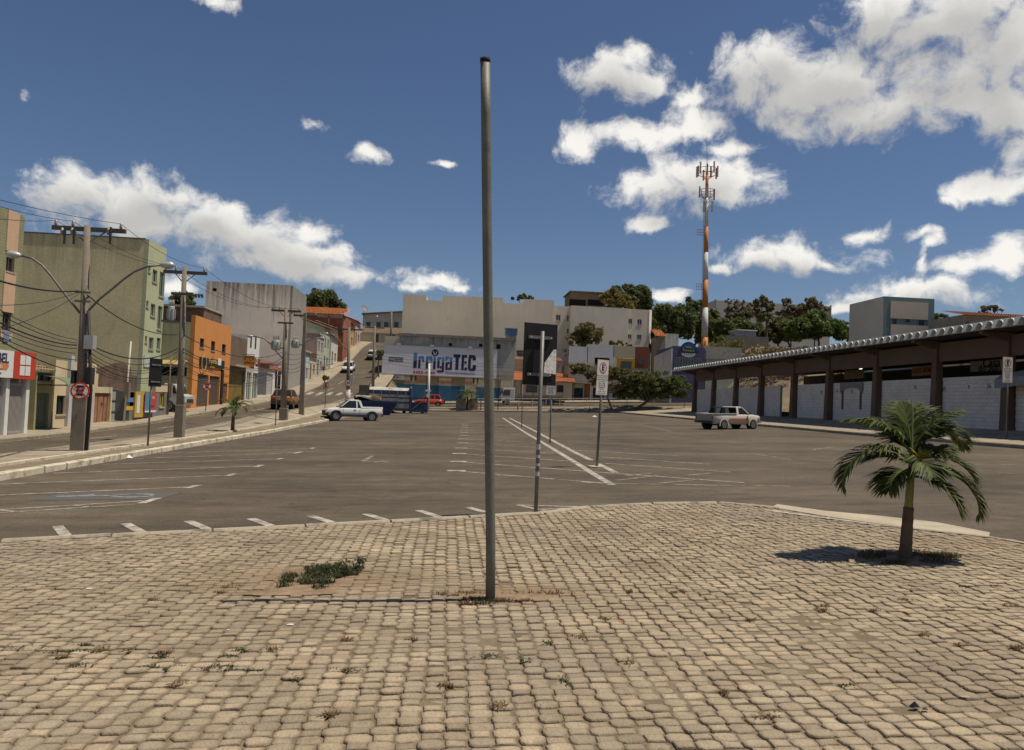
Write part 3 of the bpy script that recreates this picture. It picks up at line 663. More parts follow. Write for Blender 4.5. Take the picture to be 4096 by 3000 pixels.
def tile_roof(parent, axis, p0, p1, a0, a1, z_lo, z_hi, m, pitch=.22, name='roof', sag=.0):
    """pantile roof plane rising from p0 to p1; real rounded courses running down the slope"""
    mb = MB(); n = max(2, int(abs(a1 - a0) / pitch)); seg = 6
    rows = max(3, int(math.hypot(p1 - p0, z_hi - z_lo) / .38))
    for r in range(rows):
        t0, t1 = r / rows, (r + 1) / rows
        prof = []
        for i in range(n * seg + 1):
            a = a0 + (a1 - a0) * i / (n * seg); prof.append((a, abs(math.sin(math.pi * i / seg)) * .07 + random.uniform(-.004, .004)))
        vs = []
        for t, lift in ((t0, .05), (t1, .0)):
            p = p0 + (p1 - p0) * t; z = z_lo + (z_hi - z_lo) * t
            for a, h in prof: vs.append((p, a, z + h + lift) if axis == 'x' else (a, p, z + h + lift))
        k = len(prof); mb.add(vs, [(i, i + 1, k + i + 1, k + i) for i in range(k - 1)])
    o = mb.build(name, m, parent, True); o['kind'] = 'stuff'; return o
M_tile = mat('clay_roof_tiles', (.30, .115, .05), .9, 0, .35, 3.5, .2, 9, blotch=(1.2, .53, (.10, .065, .04), .8))
M_tile2 = mat('new_clay_tiles', (.52, .16, .055), .85, 0, .25, 4, .2, 9)
M_tileo = mat('old_clay_tiles', (.27, .18, .095), .9, 0, .4, 4, .2, 9, blotch=(1.6, .5, (.09, .07, .05), .8))
M_brick = None
def brick_mat(name, c1, c2, mortar, sx=.25, sz=.085):
    m = bpy.data.materials.new(name); m.use_nodes = True; nt = m.node_tree; N = nt.nodes.new; L = nt.links.new; b = nt.nodes['Principled BSDF']; b.inputs['Roughness'].default_value = .92
    geo = N('ShaderNodeNewGeometry'); sp = N('ShaderNodeSeparateXYZ'); L(geo.outputs['Position'], sp.inputs[0]); ad = N('ShaderNodeMath'); ad.operation = 'ADD'; L(sp.outputs[0], ad.inputs[0]); L(sp.outputs[1], ad.inputs[1])
    cb = N('ShaderNodeCombineXYZ'); L(ad.outputs[0], cb.inputs[0]); L(sp.outputs[2], cb.inputs[1])
    t = N('ShaderNodeTexBrick'); L(cb.outputs[0], t.inputs['Vector']); t.inputs['Color1'].default_value = (*c1, 1); t.inputs['Color2'].default_value = (*c2, 1); t.inputs['Mortar'].default_value = (*mortar, 1)
    t.inputs['Scale'].default_value = 1; t.inputs['Brick Width'].default_value = sx; t.inputs['Row Height'].default_value = sz; t.inputs['Mortar Size'].default_value = .008
    n = N('ShaderNodeTexNoise'); n.inputs['Scale'].default_value = 1.3; n.inputs['Detail'].default_value = 8; L(geo.outputs['Position'], n.inputs['Vector'])
    r = N('ShaderNodeMapRange'); L(n.outputs['Fac'], r.inputs[0]); r.inputs[1].default_value = .35; r.inputs[2].default_value = .7; r.inputs[3].default_value = 1.15; r.inputs[4].default_value = .55
    x = N('ShaderNodeMixRGB'); x.blend_type = 'MULTIPLY'; x.inputs[0].default_value = 1; L(t.outputs['Color'], x.inputs[1]); L(r.outputs[0], x.inputs[2]); L(x.outputs[0], b.inputs['Base Color'])
    MATS[name] = m; return m
M_brick = brick_mat('red_hollow_brick', (.34, .10, .045), (.24, .075, .04), (.20, .15, .11), .28, .19)
M_brickd = brick_mat('old_dark_brick', (.16, .08, .045), (.10, .06, .04), (.14, .11, .08))
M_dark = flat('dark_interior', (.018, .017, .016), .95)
M_iron = flat('dark_iron', (.035, .033, .03), .6)
M_white = mat('white_plaster', (.62, .585, .51), .9, 0, .1, 1.2, .1, 25, streak=.55, stain=(.22, .19, .15))
M_cream = mat('cream_plaster', (.60, .49, .31), .9, 0, .12, .9, .15, 20, blotch=(.7, .55, (.44, .37, .26), .6))
M_red = flat('red_sign_sheet', (.50, .055, .028), .5)
M_wsheet = flat('white_sign_sheet', (.68, .67, .63), .5)
M_black = flat('black_print', (.012, .012, .014), .6)
M_navy = flat('navy_print', (.03, .03, .075), .6)
M_yellow = flat('yellow_print', (.58, .38, .05), .6)
M_galv = mat('galvanised_steel', (.16, .158, .142), .55, .3, .18, 5, 0, 40, .4)
XF = -18.3
# ================================================================== left side of the street
# -- tiled flats at the picture edge
XA = -19.0
yA, zA = PX(100, 867, XA)
b = thing('apartment_building', 'green tiled flats with a pink vertical band at the left picture edge', 'building', (XA - 4, 28, St(28)))
M_gtile = mat('green_wall_tile', (.26, .25, .135), .6, 0, .12, 2, .2, 0, .4)
def tile_lines(m, sz, dark=.72):
    nt = m.node_tree; N = nt.nodes.new; L = nt.links.new; bb = nt.nodes['Principled BSDF']; src = bb.inputs['Base Color'].links[0].from_socket
    geo = N('ShaderNodeNewGeometry'); sp = N('ShaderNodeSeparateXYZ'); L(geo.outputs['Position'], sp.inputs[0]); mo = N('ShaderNodeMath'); mo.operation = 'PINGPONG'; L(sp.outputs[2], mo.inputs[0]); mo.inputs[1].default_value = sz
    r = N('ShaderNodeMapRange'); L(mo.outputs[0], r.inputs[0]); r.inputs[1].default_value = 0; r.inputs[2].default_value = sz * .3; r.inputs[3].default_value = dark; r.inputs[4].default_value = 1
    x = N('ShaderNodeMixRGB'); x.blend_type = 'MULTIPLY'; x.inputs[0].default_value = 1; L(src, x.inputs[1]); L(r.outputs[0], x.inputs[2]); L(x.outputs[0], bb.inputs['Base Color'])
tile_lines(M_gtile, .07)
def PXr(u0, v0, u1, v1, X):
    (ya, za), (yb, zb) = PX(u0, v0, X), PX(u1, v1, X); return (min(ya, yb), max(ya, yb), min(za, zb), max(za, zb))
w1 = PXr(19, 1000, 57, 1092, XA); w2 = PXr(5, 1245, 43, 1325, XA)
yb0, yb1 = PX(28, 900, XA)[0], PX(74, 900, XA)[0]
w1 = (yb0 + .12, yb1 - .12, w1[2], w1[3]); w2 = (yb0 + .12, yb1 - .12, w2[2], w2[3])
mb = MB(); wall_grid(mb, 'x', XA - .25, XA, 16, yA, St(25) - .3, zA, [w1, w2]); mb.box(XA - 9, XA - .252, 16.1, yA - .02, St(25) - .3, zA - .05); mb.build('wall', M_gtile, b)
M_pink = mat('pink_wall_band', (.56, .37, .245), .85, 0, .06, 2, 0, 30)
mb = MB()
for z0, z1 in ((w1[3], zA + .02), (w2[3], w1[2]), (3.6, w2[2])): mb.box(XA + .003, XA + .04, yb0, yb1, z0 + .01, z1 - .01)
mb.build('wall_band', M_pink, b)
for h in (w1, w2): opening(b, 'x', XA, 1, h, 'window', GLASS, flat('brown_window_frame', (.10, .06, .05)))
MB().box(XA + .042, XA + .06, yb0 + .2, yb0 + .6, PX(18, 1365, XA)[1], PX(18, 1328, XA)[1]).build('notice_board', flat('blue_notice', (.16, .22, .36)), b)
# -- shop with the red and white sign
XS = -17.0
b = thing('corner_shop', 'white fronted shop with barred grilles below a red and white sign', 'shop', (XS - 2, 28, St(28)))
zs1 = PX(146, 1415, XS)[1]; zs0 = PX(144, 1517, XS)[1]; yS = PX(146, 1415, XS)[0]; yR = PX(58, 1404, XS)[0]
zb = LW(0, 28) 
mb = MB(); mb.box(XS - 4, XS - .6, 18, yS, zb - .3, zs1 - .1); mb.build('wall', flat('shop_back_wall', (.30, .28, .25)), b)
MB().box(XS - .5, XS, 18, yR, zs0, zs1).build('fascia_sign', M_wsheet, b)
MB().box(XS - .5, XS + .004, yR + .02, yS, zs0 - .02, zs1 + .01).build('fascia_sign', M_red, b)['label'] = 'red end of the sign with a white four pane emblem'
mb = MB(); cy, cz = (yR + yS) / 2, (zs0 + zs1) / 2; q = .19; gp = .025; sz_ = (zs1 - zs0) * .36
for i in (-1, 1):
    for j in (-1, 1): mb.box(XS + .006, XS + .02, cy + i*gp if i > 0 else cy - gp - .36, cy + gp + .36 if i > 0 else cy - gp, cz + gp if j > 0 else cz - gp - sz_, cz + gp + sz_ if j > 0 else cz - gp)
mb.build('emblem', M_wsheet, b)
text('CEBEL', .52, (XS + .012, yR - 1.05, cz + .2), RL, M_navy, b, bold=.012, xs=.95)
mb = MB(); mb.prism([(yR - 2.2, cz - .22), (yR - .45, cz - .22), (yR - .33, cz - .06), (yR - .45, cz + .04), (yR - 2.2, cz + .04)], 'x', XS + .006, XS + .014); mb.build('ribbon', flat('orange_print', (.55, .20, .07)), b)
text('Modas', .24, (XS + .018, yR - 1.1, cz - .09), RL, M_wsheet, b)
text('Salvador', .12, (XS + .014, yR - 1.0, cz - .36), RL, M_navy, b)
for yy in (yR + .05, yS - .12, 27.0):
    MB().box(XS - .42, XS - .18, yy - .12, yy + .12, zb - .2, zs0 - .004).build('column', M_wsheet, b)
M_grille = flat('grey_grille', (.33, .30, .27), .6)
for y0, y1 in ((24.5, 26.85), (27.15, yR - .1), (yR + .2, yS - .28)):
    g = MB()
    for k in range(int((y1 - y0) / .085)): g.box(XS - .34, XS - .3, y0 + k*.085, y0 + k*.085 + .045, zb + .16, zs0 - .3)
    g.box(XS - .36, XS - .28, y0, y1, zb + .08, zb + .158); g.box(XS - .36, XS - .28, y0, y1, zs0 - .298, zs0 - .2); g.build('grille', M_grille, b)
# -- green shutter shop with curved canopy
XG = -18.0
yG0, yG1 = PX(140, 1600, XG)[0], PX(208, 1600, XG)[0]
zg = LW(0, 35) - .02
b = thing('shutter_shop', 'narrow shop with a green roller shutter and old tiled roof', 'shop', (XG - 2, 35, zg))
h = (yG0 + .15, yG1 - .25, zg, PX(175, 1572, XG)[1]); h2 = (yG0 + .1, yG1 - .1, PX(175, 1528, XG)[1], PX(175, 1492, XG)[1])
mb = MB(); ztop = PX(175, 1487, XG)[1]; wall_grid(mb, 'x', XG - .25, XG, yG0, yG1, zg - .3, ztop, [h, h2]); mb.box(XG - 5, XG - .252, yG0 + .01, yG1 - .01, zg - .3, ztop - .02); mb.build('wall', mat('olive_plaster', (.30, .27, .15), .9), b)
opening(b, 'x', XG, 1, h, 'shutter', mat('green_shutter_paint', (.10, .13, .085), .6))
opening(b, 'x', XG, 1, h2, 'window', flat('green_glass', (.05, .10, .075), .2), M_iron)
tile_roof(b, 'x', XG + .12, XG - 3.2, yG0, yG1, ztop, ztop + 1.15, M_tileo)
c = thing('awning', 'green curved canopy sheet over the green roller shutter', 'awning', (XG + .3, 35, 2.4))
mb = MB(); zc = PX(175, 1540, XG)[1]; n = 8
for th in (0, .025):
    for i in range(n + 1):
        a = (math.pi / 2) * i / n; mb.v += [(XG + .06 + 1.25 * math.sin(a), yG0 + .05, zc + .42 * math.cos(a) - th), (XG + .06 + 1.25 * math.sin(a), yG1 + .05, zc + .42 * math.cos(a) - th)]
for s0 in (0, 2 * (n + 1)): mb.f += [(s0 + 2*i, s0 + 2*i + 1, s0 + 2*i + 3, s0 + 2*i + 2) for i in range(n)]
mb.build('canopy_sheet', mat('green_polycarbonate', (.16, .20, .13), .45, 0, .1, 2, 0, 0, .5), c)
for yy in (yG0 + .2, yG1 - .2): MB().tube([(XG, yy, zc), (XG + 1.2, yy, zc + .04)], .02, 6).build('bracket', M_iron, c)
# -- cream house with stepped parapet
yH0, yH1 = PX(215, 1600, XG)[0], PX(396, 1600, XG)[0]
yD0, yD1 = PX(374, 1600, XG)[0], PX(443, 1600, XG)[0]
zh = LW(0, 38) 
b = thing('cream_house', 'cream plastered house with stepped parapet and brown wooden doors', 'house', (XG - 2, 38, zh))
wz = PXr(228, 1582, 258, 1658, XG); pz = PXr(284, 1590, 300, 1664, XG); dz = (yD0, yD1, zh, PX(410, 1572, XG)[1])
zt0 = PX(300, 1447, XG)[1]; zt1 = PX(390, 1495, XG)[1]; zt2 = PX(420, 1548, XG)[1]
yc = PX(384, 1500, XG)[0]
mb = MB(); wall_grid(mb, 'x', XG - .25, XG, yH0, yc, zh - .4, zt0, [wz]); wall_grid(mb, 'x', XG - .25, XG, yc, yD1 + .15, zh - .4, zt2, [dz]); mb.box(XG - .25, XG, yc + .001, yc + .28, zt2 + .001, zt1)
mb.box(XG - 5, XG - .252, yH0 + .01, yD1 + .1, zh - .4, zt2 - .02); mb.build('wall', M_cream, b)
MB().box(XG + .003, XG + .03, PX(323, 1600, XG)[0], yD0 - .03, zh - .1, PX(350, 1583, XG)[1]).build('wall_base', flat('pale_blue_plaster', (.42, .43, .42)), b)
MB().box(XG - .02, XG + .16, PX(262, 1600, XG)[0], PX(275, 1600, XG)[0], zh - .1, PX(270, 1422, XG)[1]).build('pilaster', mat('lilac_plaster', (.48, .46, .45), .9), b)
opening(b, 'x', XG, 1, wz, 'window', M_dark, M_iron)
opening(b, 'x', XG, 1, dz, 'door', mat('worn_brown_door', (.29, .15, .085), .8, 0, .25, 3, .1, 30))
mb = MB(); mb.box(XG + .032, XG + .045, pz[0], pz[1], pz[2], pz[3]); mb.build('poster', mat('faded_poster', (.10, .09, .08), .7, 0, .6, 9, 0, 0, blotch=(6, .55, (.45, .40, .35), .9)), b)
# -- grey gate, posters, kiosk wall
b = thing('grey_gate', 'narrow grey metal gate beside the brown wooden doors', 'gate', (XG, 42.6, LW(0, 43)))
y0, y1 = PX(450, 1600, XG)[0], PX(480, 1600, XG)[0]; zz = LW(0, 43)
MB().box(XG - .2, XG - .1, y0, y1, zz - .1, PX(465, 1555, XG)[1]).build('gate_leaf', mat('grey_gate_paint', (.33, .34, .31), .7), b)
for z in (.5, 1.1, 1.7): MB().box(XG - .099, XG - .06, y0, y1, zz + z, zz + z + .06).build('rail', M_galv, b)
b = thing('brick_ruin', 'crumbling dark brick gable wall behind the posters', 'wall', (-18.9, 45, St(45)))
mb = MB(); y0 = 42.0; XB = -18.9
mb.prism([(41.9, zz - .3), (49.0, zz - .3), (49.0, 2.45), (48.1, 2.5), (47.9, 2.95), (47.2, 3.1), (46.2, 3.15), (45.0, 2.95), (43.4, 2.65), (41.9, 2.45)], 'x', XB - .22, XB)
mb.build('wall', M_brickd, b)
def board(name, label, u0, v0, u1, v1, X, m, cat, th=.05):
    h = PXr(u0, v0, u1, v1, X); o = thing(name, label, cat, (X, (h[0]+h[1])/2, h[2])); MB().box(X - th, X, *h).build('panel', m, o); return o, h
XP = -17.3
o, h = board('poster_board', 'dark poster with blue lettering and faces on the low wall', 508, 1568, 541, 1640, XP, mat('dark_poster', (.045, .05, .055), .6, 0, .7, 5, 0, 0, blotch=(4.5, .56, (.30, .22, .15), .9)), 'poster')
MB().box(XP + .002, XP + .01, h[0]+.1, h[1]-.3, h[3]-.55, h[3]-.3).build('print', flat('blue_print', (.10, .20, .45)), o); MB().box(XP + .002, XP + .01, h[0], h[1], h[2], h[2]+.22).build('print', M_yellow, o)
o, h = board('yellow_frame', 'leaning yellow framed white panel between the two posters', 543, 1566, 576, 1668, XP + .1, flat('yellow_board', (.48, .31, .07)), 'panel', .08)
MB().box(XP + .102, XP + .115, h[0] + .25, h[0] + .65, h[2] + .25, h[3] - .2).build('print', M_wsheet, o)
o, h = board('banner', 'blue and red vertical banner with a white foot strip', 583, 1570, 623, 1648, XP + .2, flat('red_banner', (.46, .06, .06)), 'banner')
MB().box(XP + .202, XP + .21, h[0], h[0] + (h[1]-h[0])*.36, h[2] + .12, h[3]).build('print', flat('blue_banner', (.08, .24, .36)), o); MB().box(XP + .202, XP + .22, h[0], h[1], h[2], h[2] + .1).build('print', M_wsheet, o)
MB().box(XP + .202, XP + .21, h[0]+(h[1]-h[0])*.45, h[0]+(h[1]-h[0])*.8, h[2]+.3, h[3]-.75).build('print', flat('dark_banner_figure', (.06, .05, .07)), o)
text('SUL', .22, (XP + .212, h[0]+(h[1]-h[0])*.7, h[3]-.3), RL, M_wsheet, o)
b = thing('kiosk', 'grey kiosk wall with cream head and a yellow lined window', 'kiosk', (XP, 47, St(47)))
h = PXr(624, 1541, 672, 1660, XP); hw = PXr(640, 1572, 655, 1628, XP); hc = PX(640, 1568, XP)[1]; zk = LW(0, 46)
mb = MB(); wall_grid(mb, 'x', XP - .2, XP, 44.0, h[1], zk - .2, hc, [hw]); mb.box(XP - 1.6, XP - .202, 44.1, h[1] - .02, zk - .2, hc - .02); mb.build('wall', mat('grey_render', (.17, .165, .155), .9, blotch=(2, .55, (.25, .24, .22), .5)), b)
MB().box(XP - .2, XP + .02, PX(622, 1550, XP)[0], h[1] + .02, hc + .004, h[3]).build('head_panel', M_cream, b)
opening(b, 'x', XP, 1, hw, 'window', M_dark, flat('yellow_frame_paint', (.5, .36, .06)))
# thin posts in front of the ruin
for (lab, u0, v0, u1, v1, X, m) in (('leaning white pipe post with an old meter box beside the dark poster', 497, 1672, 524, 1366, -17.0, mat('whitewashed_post', (.55, .52, .46), .8)), ('thin brown wooden post in front of the parked truck', 671, 1655, 685, 1418, -17.2, mat('brown_wood_post', (.19, .13, .08), .85))):
    (ya, za), (yb, zb_) = PX(u0, v0, X), PX(u1, v1, X); o = thing('service_post', lab, 'post', (X, ya, za))
    MB().tube([(X, ya, za - .2), (X, yb, zb_)], [.055, .04], 8).build('shaft', m, o, True)
    MB().box(X - .12, X + .12, ya + .05, ya + .3, za + 1.0, za + 1.9).build('meter_box', flat('rusty_box', (.20, .16, .12)), o)
# -- big green building
XB = -19.4
yB0, zB = PX(597, 958, XB); yB1 = PX(658, 1005, XB)[0] + .4
b = thing('green_building', 'tall pale green building with a huge blank side wall', 'building', (XB - 4, yB0 + 2, St(48)))
hs = []
for (u0, v0, u1, v1) in ((594,1063,601,1090),(612,1076,627,1133),(641,1085,654,1190),(586,1201,593,1230),(604,1213,619,1268),(633,1222,645,1320),(581,1343,587,1370),(597,1348,612,1400),(628,1350,640,1400)):
    hs.append(PXr(u0, v0, u1, v1, XB))
zB0 = St(46) - .3
M_green = mat('pale_green_plaster', (.43, .45, .28), .9, 0, .06, .8, 0, 25)
M_greenw = mat('weathered_green_plaster', (.66, .575, .33), .92, 0, .13, .35, .12, 14, streak=.45, stain=(.13, .11, .07), blotch=(.5, .60, (.30, .29, .19), .5))
mb = MB(); wall_grid(mb, 'x', XB - .25, XB, yB0, yB1, zB0, zB, hs); mb.build('street_wall', M_green, b)
xl = PY(20, 960, yB0)[0]
MB().box(xl - 2, XB - .253, yB0 + .004, yB0 + .3, zB0, zB).build('side_wall', M_greenw, b)
MB().box(xl - 2, XB - .26, yB0 + .302, yB1 - .02, zB0, zB - .3).build('core', M_green, b)
MB().box(xl - 2.05, XB - .24, yB0 - .05, yB0 + .25, zB + .002, zB + .07).build('coping', mat('dark_coping', (.13, .11, .08), .9), b)
for h in hs: opening(b, 'x', XB, 1, h, 'window', GLASS, flat('green_window_frame', (.25, .30, .24)))
MB().box(XB + .01, XB + .06, *PXr(575, 1420, 600, 1470, XB)).build('sign', flat('pale_sign', (.45, .47, .42)), b)
# -- orange building
yO0, yO1 = PX(770, 1500, XF)[0], PX(917, 1500, XF)[0]
zO1 = PX(776, 1258, XF)[1]; zO0 = LW(0, 56)
b = thing('orange_building', 'orange two storey building with small windows and a black sign', 'building', (XF - 3, 60, zO0))
M_or = mat('orange_plaster', (.60, .245, .072), .9, 0, .06, 1.0, .08, 20, blotch=(.9, .62, (.46, .20, .08), .6))
z3 = lambda x, y: (600 + x / 2.36, 1050 + y / 2.36)
def P3(x0, y0, x1, y1, X=XF): return PXr(*z3(x0, y0), *z3(x1, y1), X)
wins = [P3(474, 712, 508, 808), P3(580, 738, 612, 836), P3(682, 767, 712, 856)]; ds = [P3(452, 1052, 538, 1352), P3(566, 1068, 645, 1352)]
ds = [(d[0], d[1], LW(0, d[0]) + .08, d[3]) for d in ds]; d3 = P3(692, 1142, 722, 1310); d3 = (d3[0], d3[1], LW(0, 63) + .02, d3[3])
mb = MB(); wall_grid(mb, 'x', XF - .3, XF, yO0, yO1, zO0 - .4, zO1, wins + ds + [d3]); mb.build('street_wall', M_or, b)
mb = MB(); mb.box(XF - 8, XF - .302, yO0 + .31, yO1 - .01, zO0 - .4, zO1 - .5); mb.build('core', M_cream, b)
z3y = lambda x, y: PY(*z3(x, y), yO0)
(ax0, az0), (ax1, az1) = z3y(95, 980), z3y(345, 1075)
sw = (ax0, ax1, az1, az0)
mb = MB(); wall_grid(mb, 'y', yO0 + .003, yO0 + .3, XF - 8, XF - .305, zO0 - .4, zO1 - .55, [sw]); mb.build('side_wall', mat('green_side_plaster', (.46, .46, .28), .9, 0, .12, .6, .1, 20, streak=.4, stain=(.16,.14,.09)), b)
opening(b, 'y', yO0 + .003, -1, sw, 'dark', M_dark)
(px0, pz0), (px1, pz1) = z3y(88, 922), z3y(350, 972)
mb = MB(); mb.hexa([(px0, yO0 - .8, pz1), (px1, yO0 - .8, pz1), (px1, yO0, pz1 + .25), (px0, yO0, pz1 + .25)], [(px0, yO0 - .8, pz1 + .03), (px1, yO0 - .8, pz1 + .03), (px1, yO0, pz0 + .05), (px0, yO0, pz0 + .05)]); mb.build('awning', mat('mustard_awning', (.40, .30, .10), .8), b)
mb = MB(); (rx0, rz0), (rx1, rz1) = z3y(40, 1085), z3y(380, 1110)
mb.box(rx0, rx1, yO0 - .5, yO0 - .45, rz0 + .02, rz0 + .07)
for k in range(14): mb.box(rx0 + (rx1-rx0)*k/13.5, rx0 + (rx1-rx0)*k/13.5 + .04, yO0 - .5, yO0 - .45, rz0 - .5, rz0 + .018)
mb.build('railing', flat('grey_railing', (.35, .35, .33)), b)
for h in wins: opening(b, 'x', XF, 1, h, 'window', GLASS, M_iron)
for h in ds: opening(b, 'x', XF, 1, h, 'shutter', mat('brown_shutter', (.11, .085, .065), .7))
opening(b, 'x', XF, 1, d3, 'door', mat('brown_door', (.16, .08, .05), .8))
s = P3(466, 890, 688, 1000); o = MB().box(XF + .02, XF + .12, *s).build('sign_board', flat('black_sign_sheet', (.02, .02, .02), .5), b)
text('Esporte', .55, (XF + .13, s[0] + (s[1]-s[0])*.48, (s[2]+s[3])/2 + .12), RL, M_yellow, b, xs=1.2, bold=.01); text('bar e lanches', .22, (XF + .13, s[0] + (s[1]-s[0])*.48, (s[2]+s[3])/2 - .33), RL, M_yellow, b)
mb = MB(); mb.disc((XF + .13, s[0] + .75, (s[2]+s[3])/2 - .1), (1, 0, 0), .62, .02, 24, .5); mb.build('emblem', flat('gold_print', (.45, .36, .18)), b)
MB().box(XF + .125, XF + .14, s[1] - 1.9, s[1] - 1.0, s[2] + .2, s[2] + .75).build('print', M_wsheet, b)
pd = P3(652, 1010, 678, 1345); MB().tube([(XF + .1, (pd[0]+pd[1])/2, LW(0, 62)), (XF + .1, (pd[0]+pd[1])/2, pd[3])], .13, 8).build('downpipe', M_iron, b)
# -- brown garage with yellow gate
yY0, yY1 = yO1 + .02, PX(983, 1500, XF)[0]
b = thing('garage', 'brown garage with a mustard corrugated gate beside the orange building', 'garage', (XF - 2, 67, LW(0, 67)))
zy1 = PX(*z3(820, 665), XF)[1]; gh = P3(745, 1012, 895, 1290); gh = (yY0 + .15, yY1 - .35, LW(0, 67) - .05, gh[3])
mb = MB(); wall_grid(mb, 'x', XF - .3, XF - .05, yY0, yY1, LW(0, 66) - .4, zy1 - .3, [gh]); mb.box(XF - 7, XF - .302, yY0 + .01, yY1 - .01, LW(0, 66) - .4, zy1 - .4); mb.build('wall', mat('brown_render', (.15, .105, .07), .92, 0, .2, 1, .2, 12), b)
o = MB().box(XF - .24, XF - .2, *gh).build('gate', mat('mustard_gate', (.27, .185, .055), .7, 0, .25, 1.5, 0, 20), b)
mb = MB(); n = int((gh[1] - gh[0]) / .2)
for i in range(n): mb.box(XF - .198, XF - .16, gh[0] + i*.2, gh[0] + i*.2 + .11, gh[2], gh[3])
mb.build('ribs', MATS['mustard_gate'], o)['kind'] = 'stuff'
MB().box(XF - .05, XF + .5, yY0, yY1, gh[3] + .35, gh[3] + .5).build('canopy_slab', M_conc, b)
# -- white shop with glass doors
yW0, yW1 = yY1 + .02, PX(1140, 1500, XF)[0]
b = thing('white_shop', 'white shop with glass doors, roller shutter and orange fascia', 'shop', (XF - 2, 76, LW(0, 76)))
z8 = lambda x, y: (780 + x / 5.507, 1380 + y / 5.507)
def P8(x0, y0, x1, y1, X=XF): return PXr(*z8(x0, y0), *z8(x1, y1), X)
g1, g2, s1 = P8(1145, 590, 1225, 1165), P8(1278, 605, 1365, 1165), P8(1400, 590, 1695, 1080); zz = LW(0, 75)
g1 = (*g1[:2], LW(0, 71) + .05, g1[3]); g2 = (*g2[:2], LW(0, 73) + .05, g2[3]); s1 = (*s1[:2], LW(0, 77) + .35, s1[3])
zf0, zf1 = PX(*z8(1700, 540), XF)[1], PX(*z8(1700, 375), XF)[1]
mb = MB(); wall_grid(mb, 'x', XF - .3, XF, yW0, yW1, zz - .7, zf0, [g1, g2, s1]); mb.box(XF - 7, XF - .302, yW0 + .01, yW1 - .01, zz - .7, zf1); mb.build('wall', M_white, b)
for h in (g1, g2): opening(b, 'x', XF, 1, h, 'window', flat('green_door_glass', (.10, .135, .09), .15), M_wsheet)
opening(b, 'x', XF, 1, s1, 'shutter', flat('light_grey_shutter', (.44, .42, .38), .6))
MB().box(XF - .1, XF + .15, PX(*z8(1400, 450), XF)[0], yW1, zf0 + .004, zf1).build('fascia', mat('orange_fascia', (.42, .16, .07), .7), b)
text('Farmácia', .5, (XF + .16, yW1 - 3.5, (zf0 + zf1)/2), RL, M_wsheet, b)
MB().box(XF - 2.5, XF - .02, yW0 + .1, yW0 + 4.6, zf1 + .004, PX(*z3(930, 680), XF)[1]).build('upper_storey', flat('bright_white_plaster', (.66, .64, .58)), b)
for k in range(2): MB().box(XF - .019, XF + .01, yW0 + 1.0 + k*1.7, yW0 + 1.5 + k*1.7, zf1 + .9, zf1 + 2.1).build('window', GLASS, b)
MB().box(XF + .02, XF + 1.3, yW0 + 4.4, yW0 + 8.5, zf0 + .35, zf0 + .42).build('awning', flat('blue_awning', (.12, .20, .50)), b)
o = thing('hanging_sign', 'red square hanging sign with yellow lettering over the pavement', 'sign', (XF + .9, yY1 - .5, 4))
(x0, z0), (x1, z1) = PY(*z8(985, 510), yY1 - .6), PY(*z8(1315, 240), yY1 - .6)
MB().box(x0, x1, yY1 - .65, yY1 - .55, z0, z1).build('panel', mat('red_orange_sign', (.44, .085, .04), .6), o)
text('CASA', .62, ((x0+x1)/2 + .15, yY1 - .656, z0 + (z1-z0)*.66), RF, M_yellow, o, bold=.012); text('nova', .45, ((x0+x1)/2 + .15, yY1 - .656, z0 + (z1-z0)*.27), RF, M_yellow, o, bold=.01)
MB().tube([(XF, yY1 - .6, z1 + .1), (x1, yY1 - .6, z1 + .1)], .03, 6).build('bracket', M_iron, o)
# -- tall stained white building
YT = PX(1161, 1141, XF - .6)[0]; zT = PX(1161, 1141, XF - .6)[1]; xT0 = PY(826, 1126, YT)[0]
b = thing('stained_building', 'tall blank white building with black water stains along its top', 'building', (-23, YT + 3, St(85)))
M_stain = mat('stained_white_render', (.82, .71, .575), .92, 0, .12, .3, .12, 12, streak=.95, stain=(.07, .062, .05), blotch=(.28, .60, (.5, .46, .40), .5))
hole = (*sorted((PY(850, 1155, YT)[0], PY(867, 1155, YT)[0])), PY(858, 1165, YT)[1], PY(858, 1152, YT)[1])
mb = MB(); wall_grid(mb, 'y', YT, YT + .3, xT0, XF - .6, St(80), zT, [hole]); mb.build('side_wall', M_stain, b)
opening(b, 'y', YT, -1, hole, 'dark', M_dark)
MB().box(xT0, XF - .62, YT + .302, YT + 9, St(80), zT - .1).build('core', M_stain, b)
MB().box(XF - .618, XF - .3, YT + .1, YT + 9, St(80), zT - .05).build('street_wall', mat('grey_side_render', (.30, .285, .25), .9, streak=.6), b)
hs = [(YT + 2.0, YT + 4.2, 6.3, 7.6), (YT + 2.0, YT + 4.2, 9.6, 10.9)]
# -- brick house behind the orange building
(x0, z0), (x1, z1) = PY(735, 1290, 78), PY(818, 1232, 78)
b = thing('brick_shed', 'brown brick shed roof block behind the orange building', 'house', ((x0+x1)/2, 80, 1))
MB().box(x0 - 3, x1 - .02, 78, 84, 1, z1).build('wall', M_brickd, b); MB().box(x0 - 3.2, x1 + .1, 77.7, 84.2, z1 + .003, z1 + .18).build('roof_slab', M_conc, b)
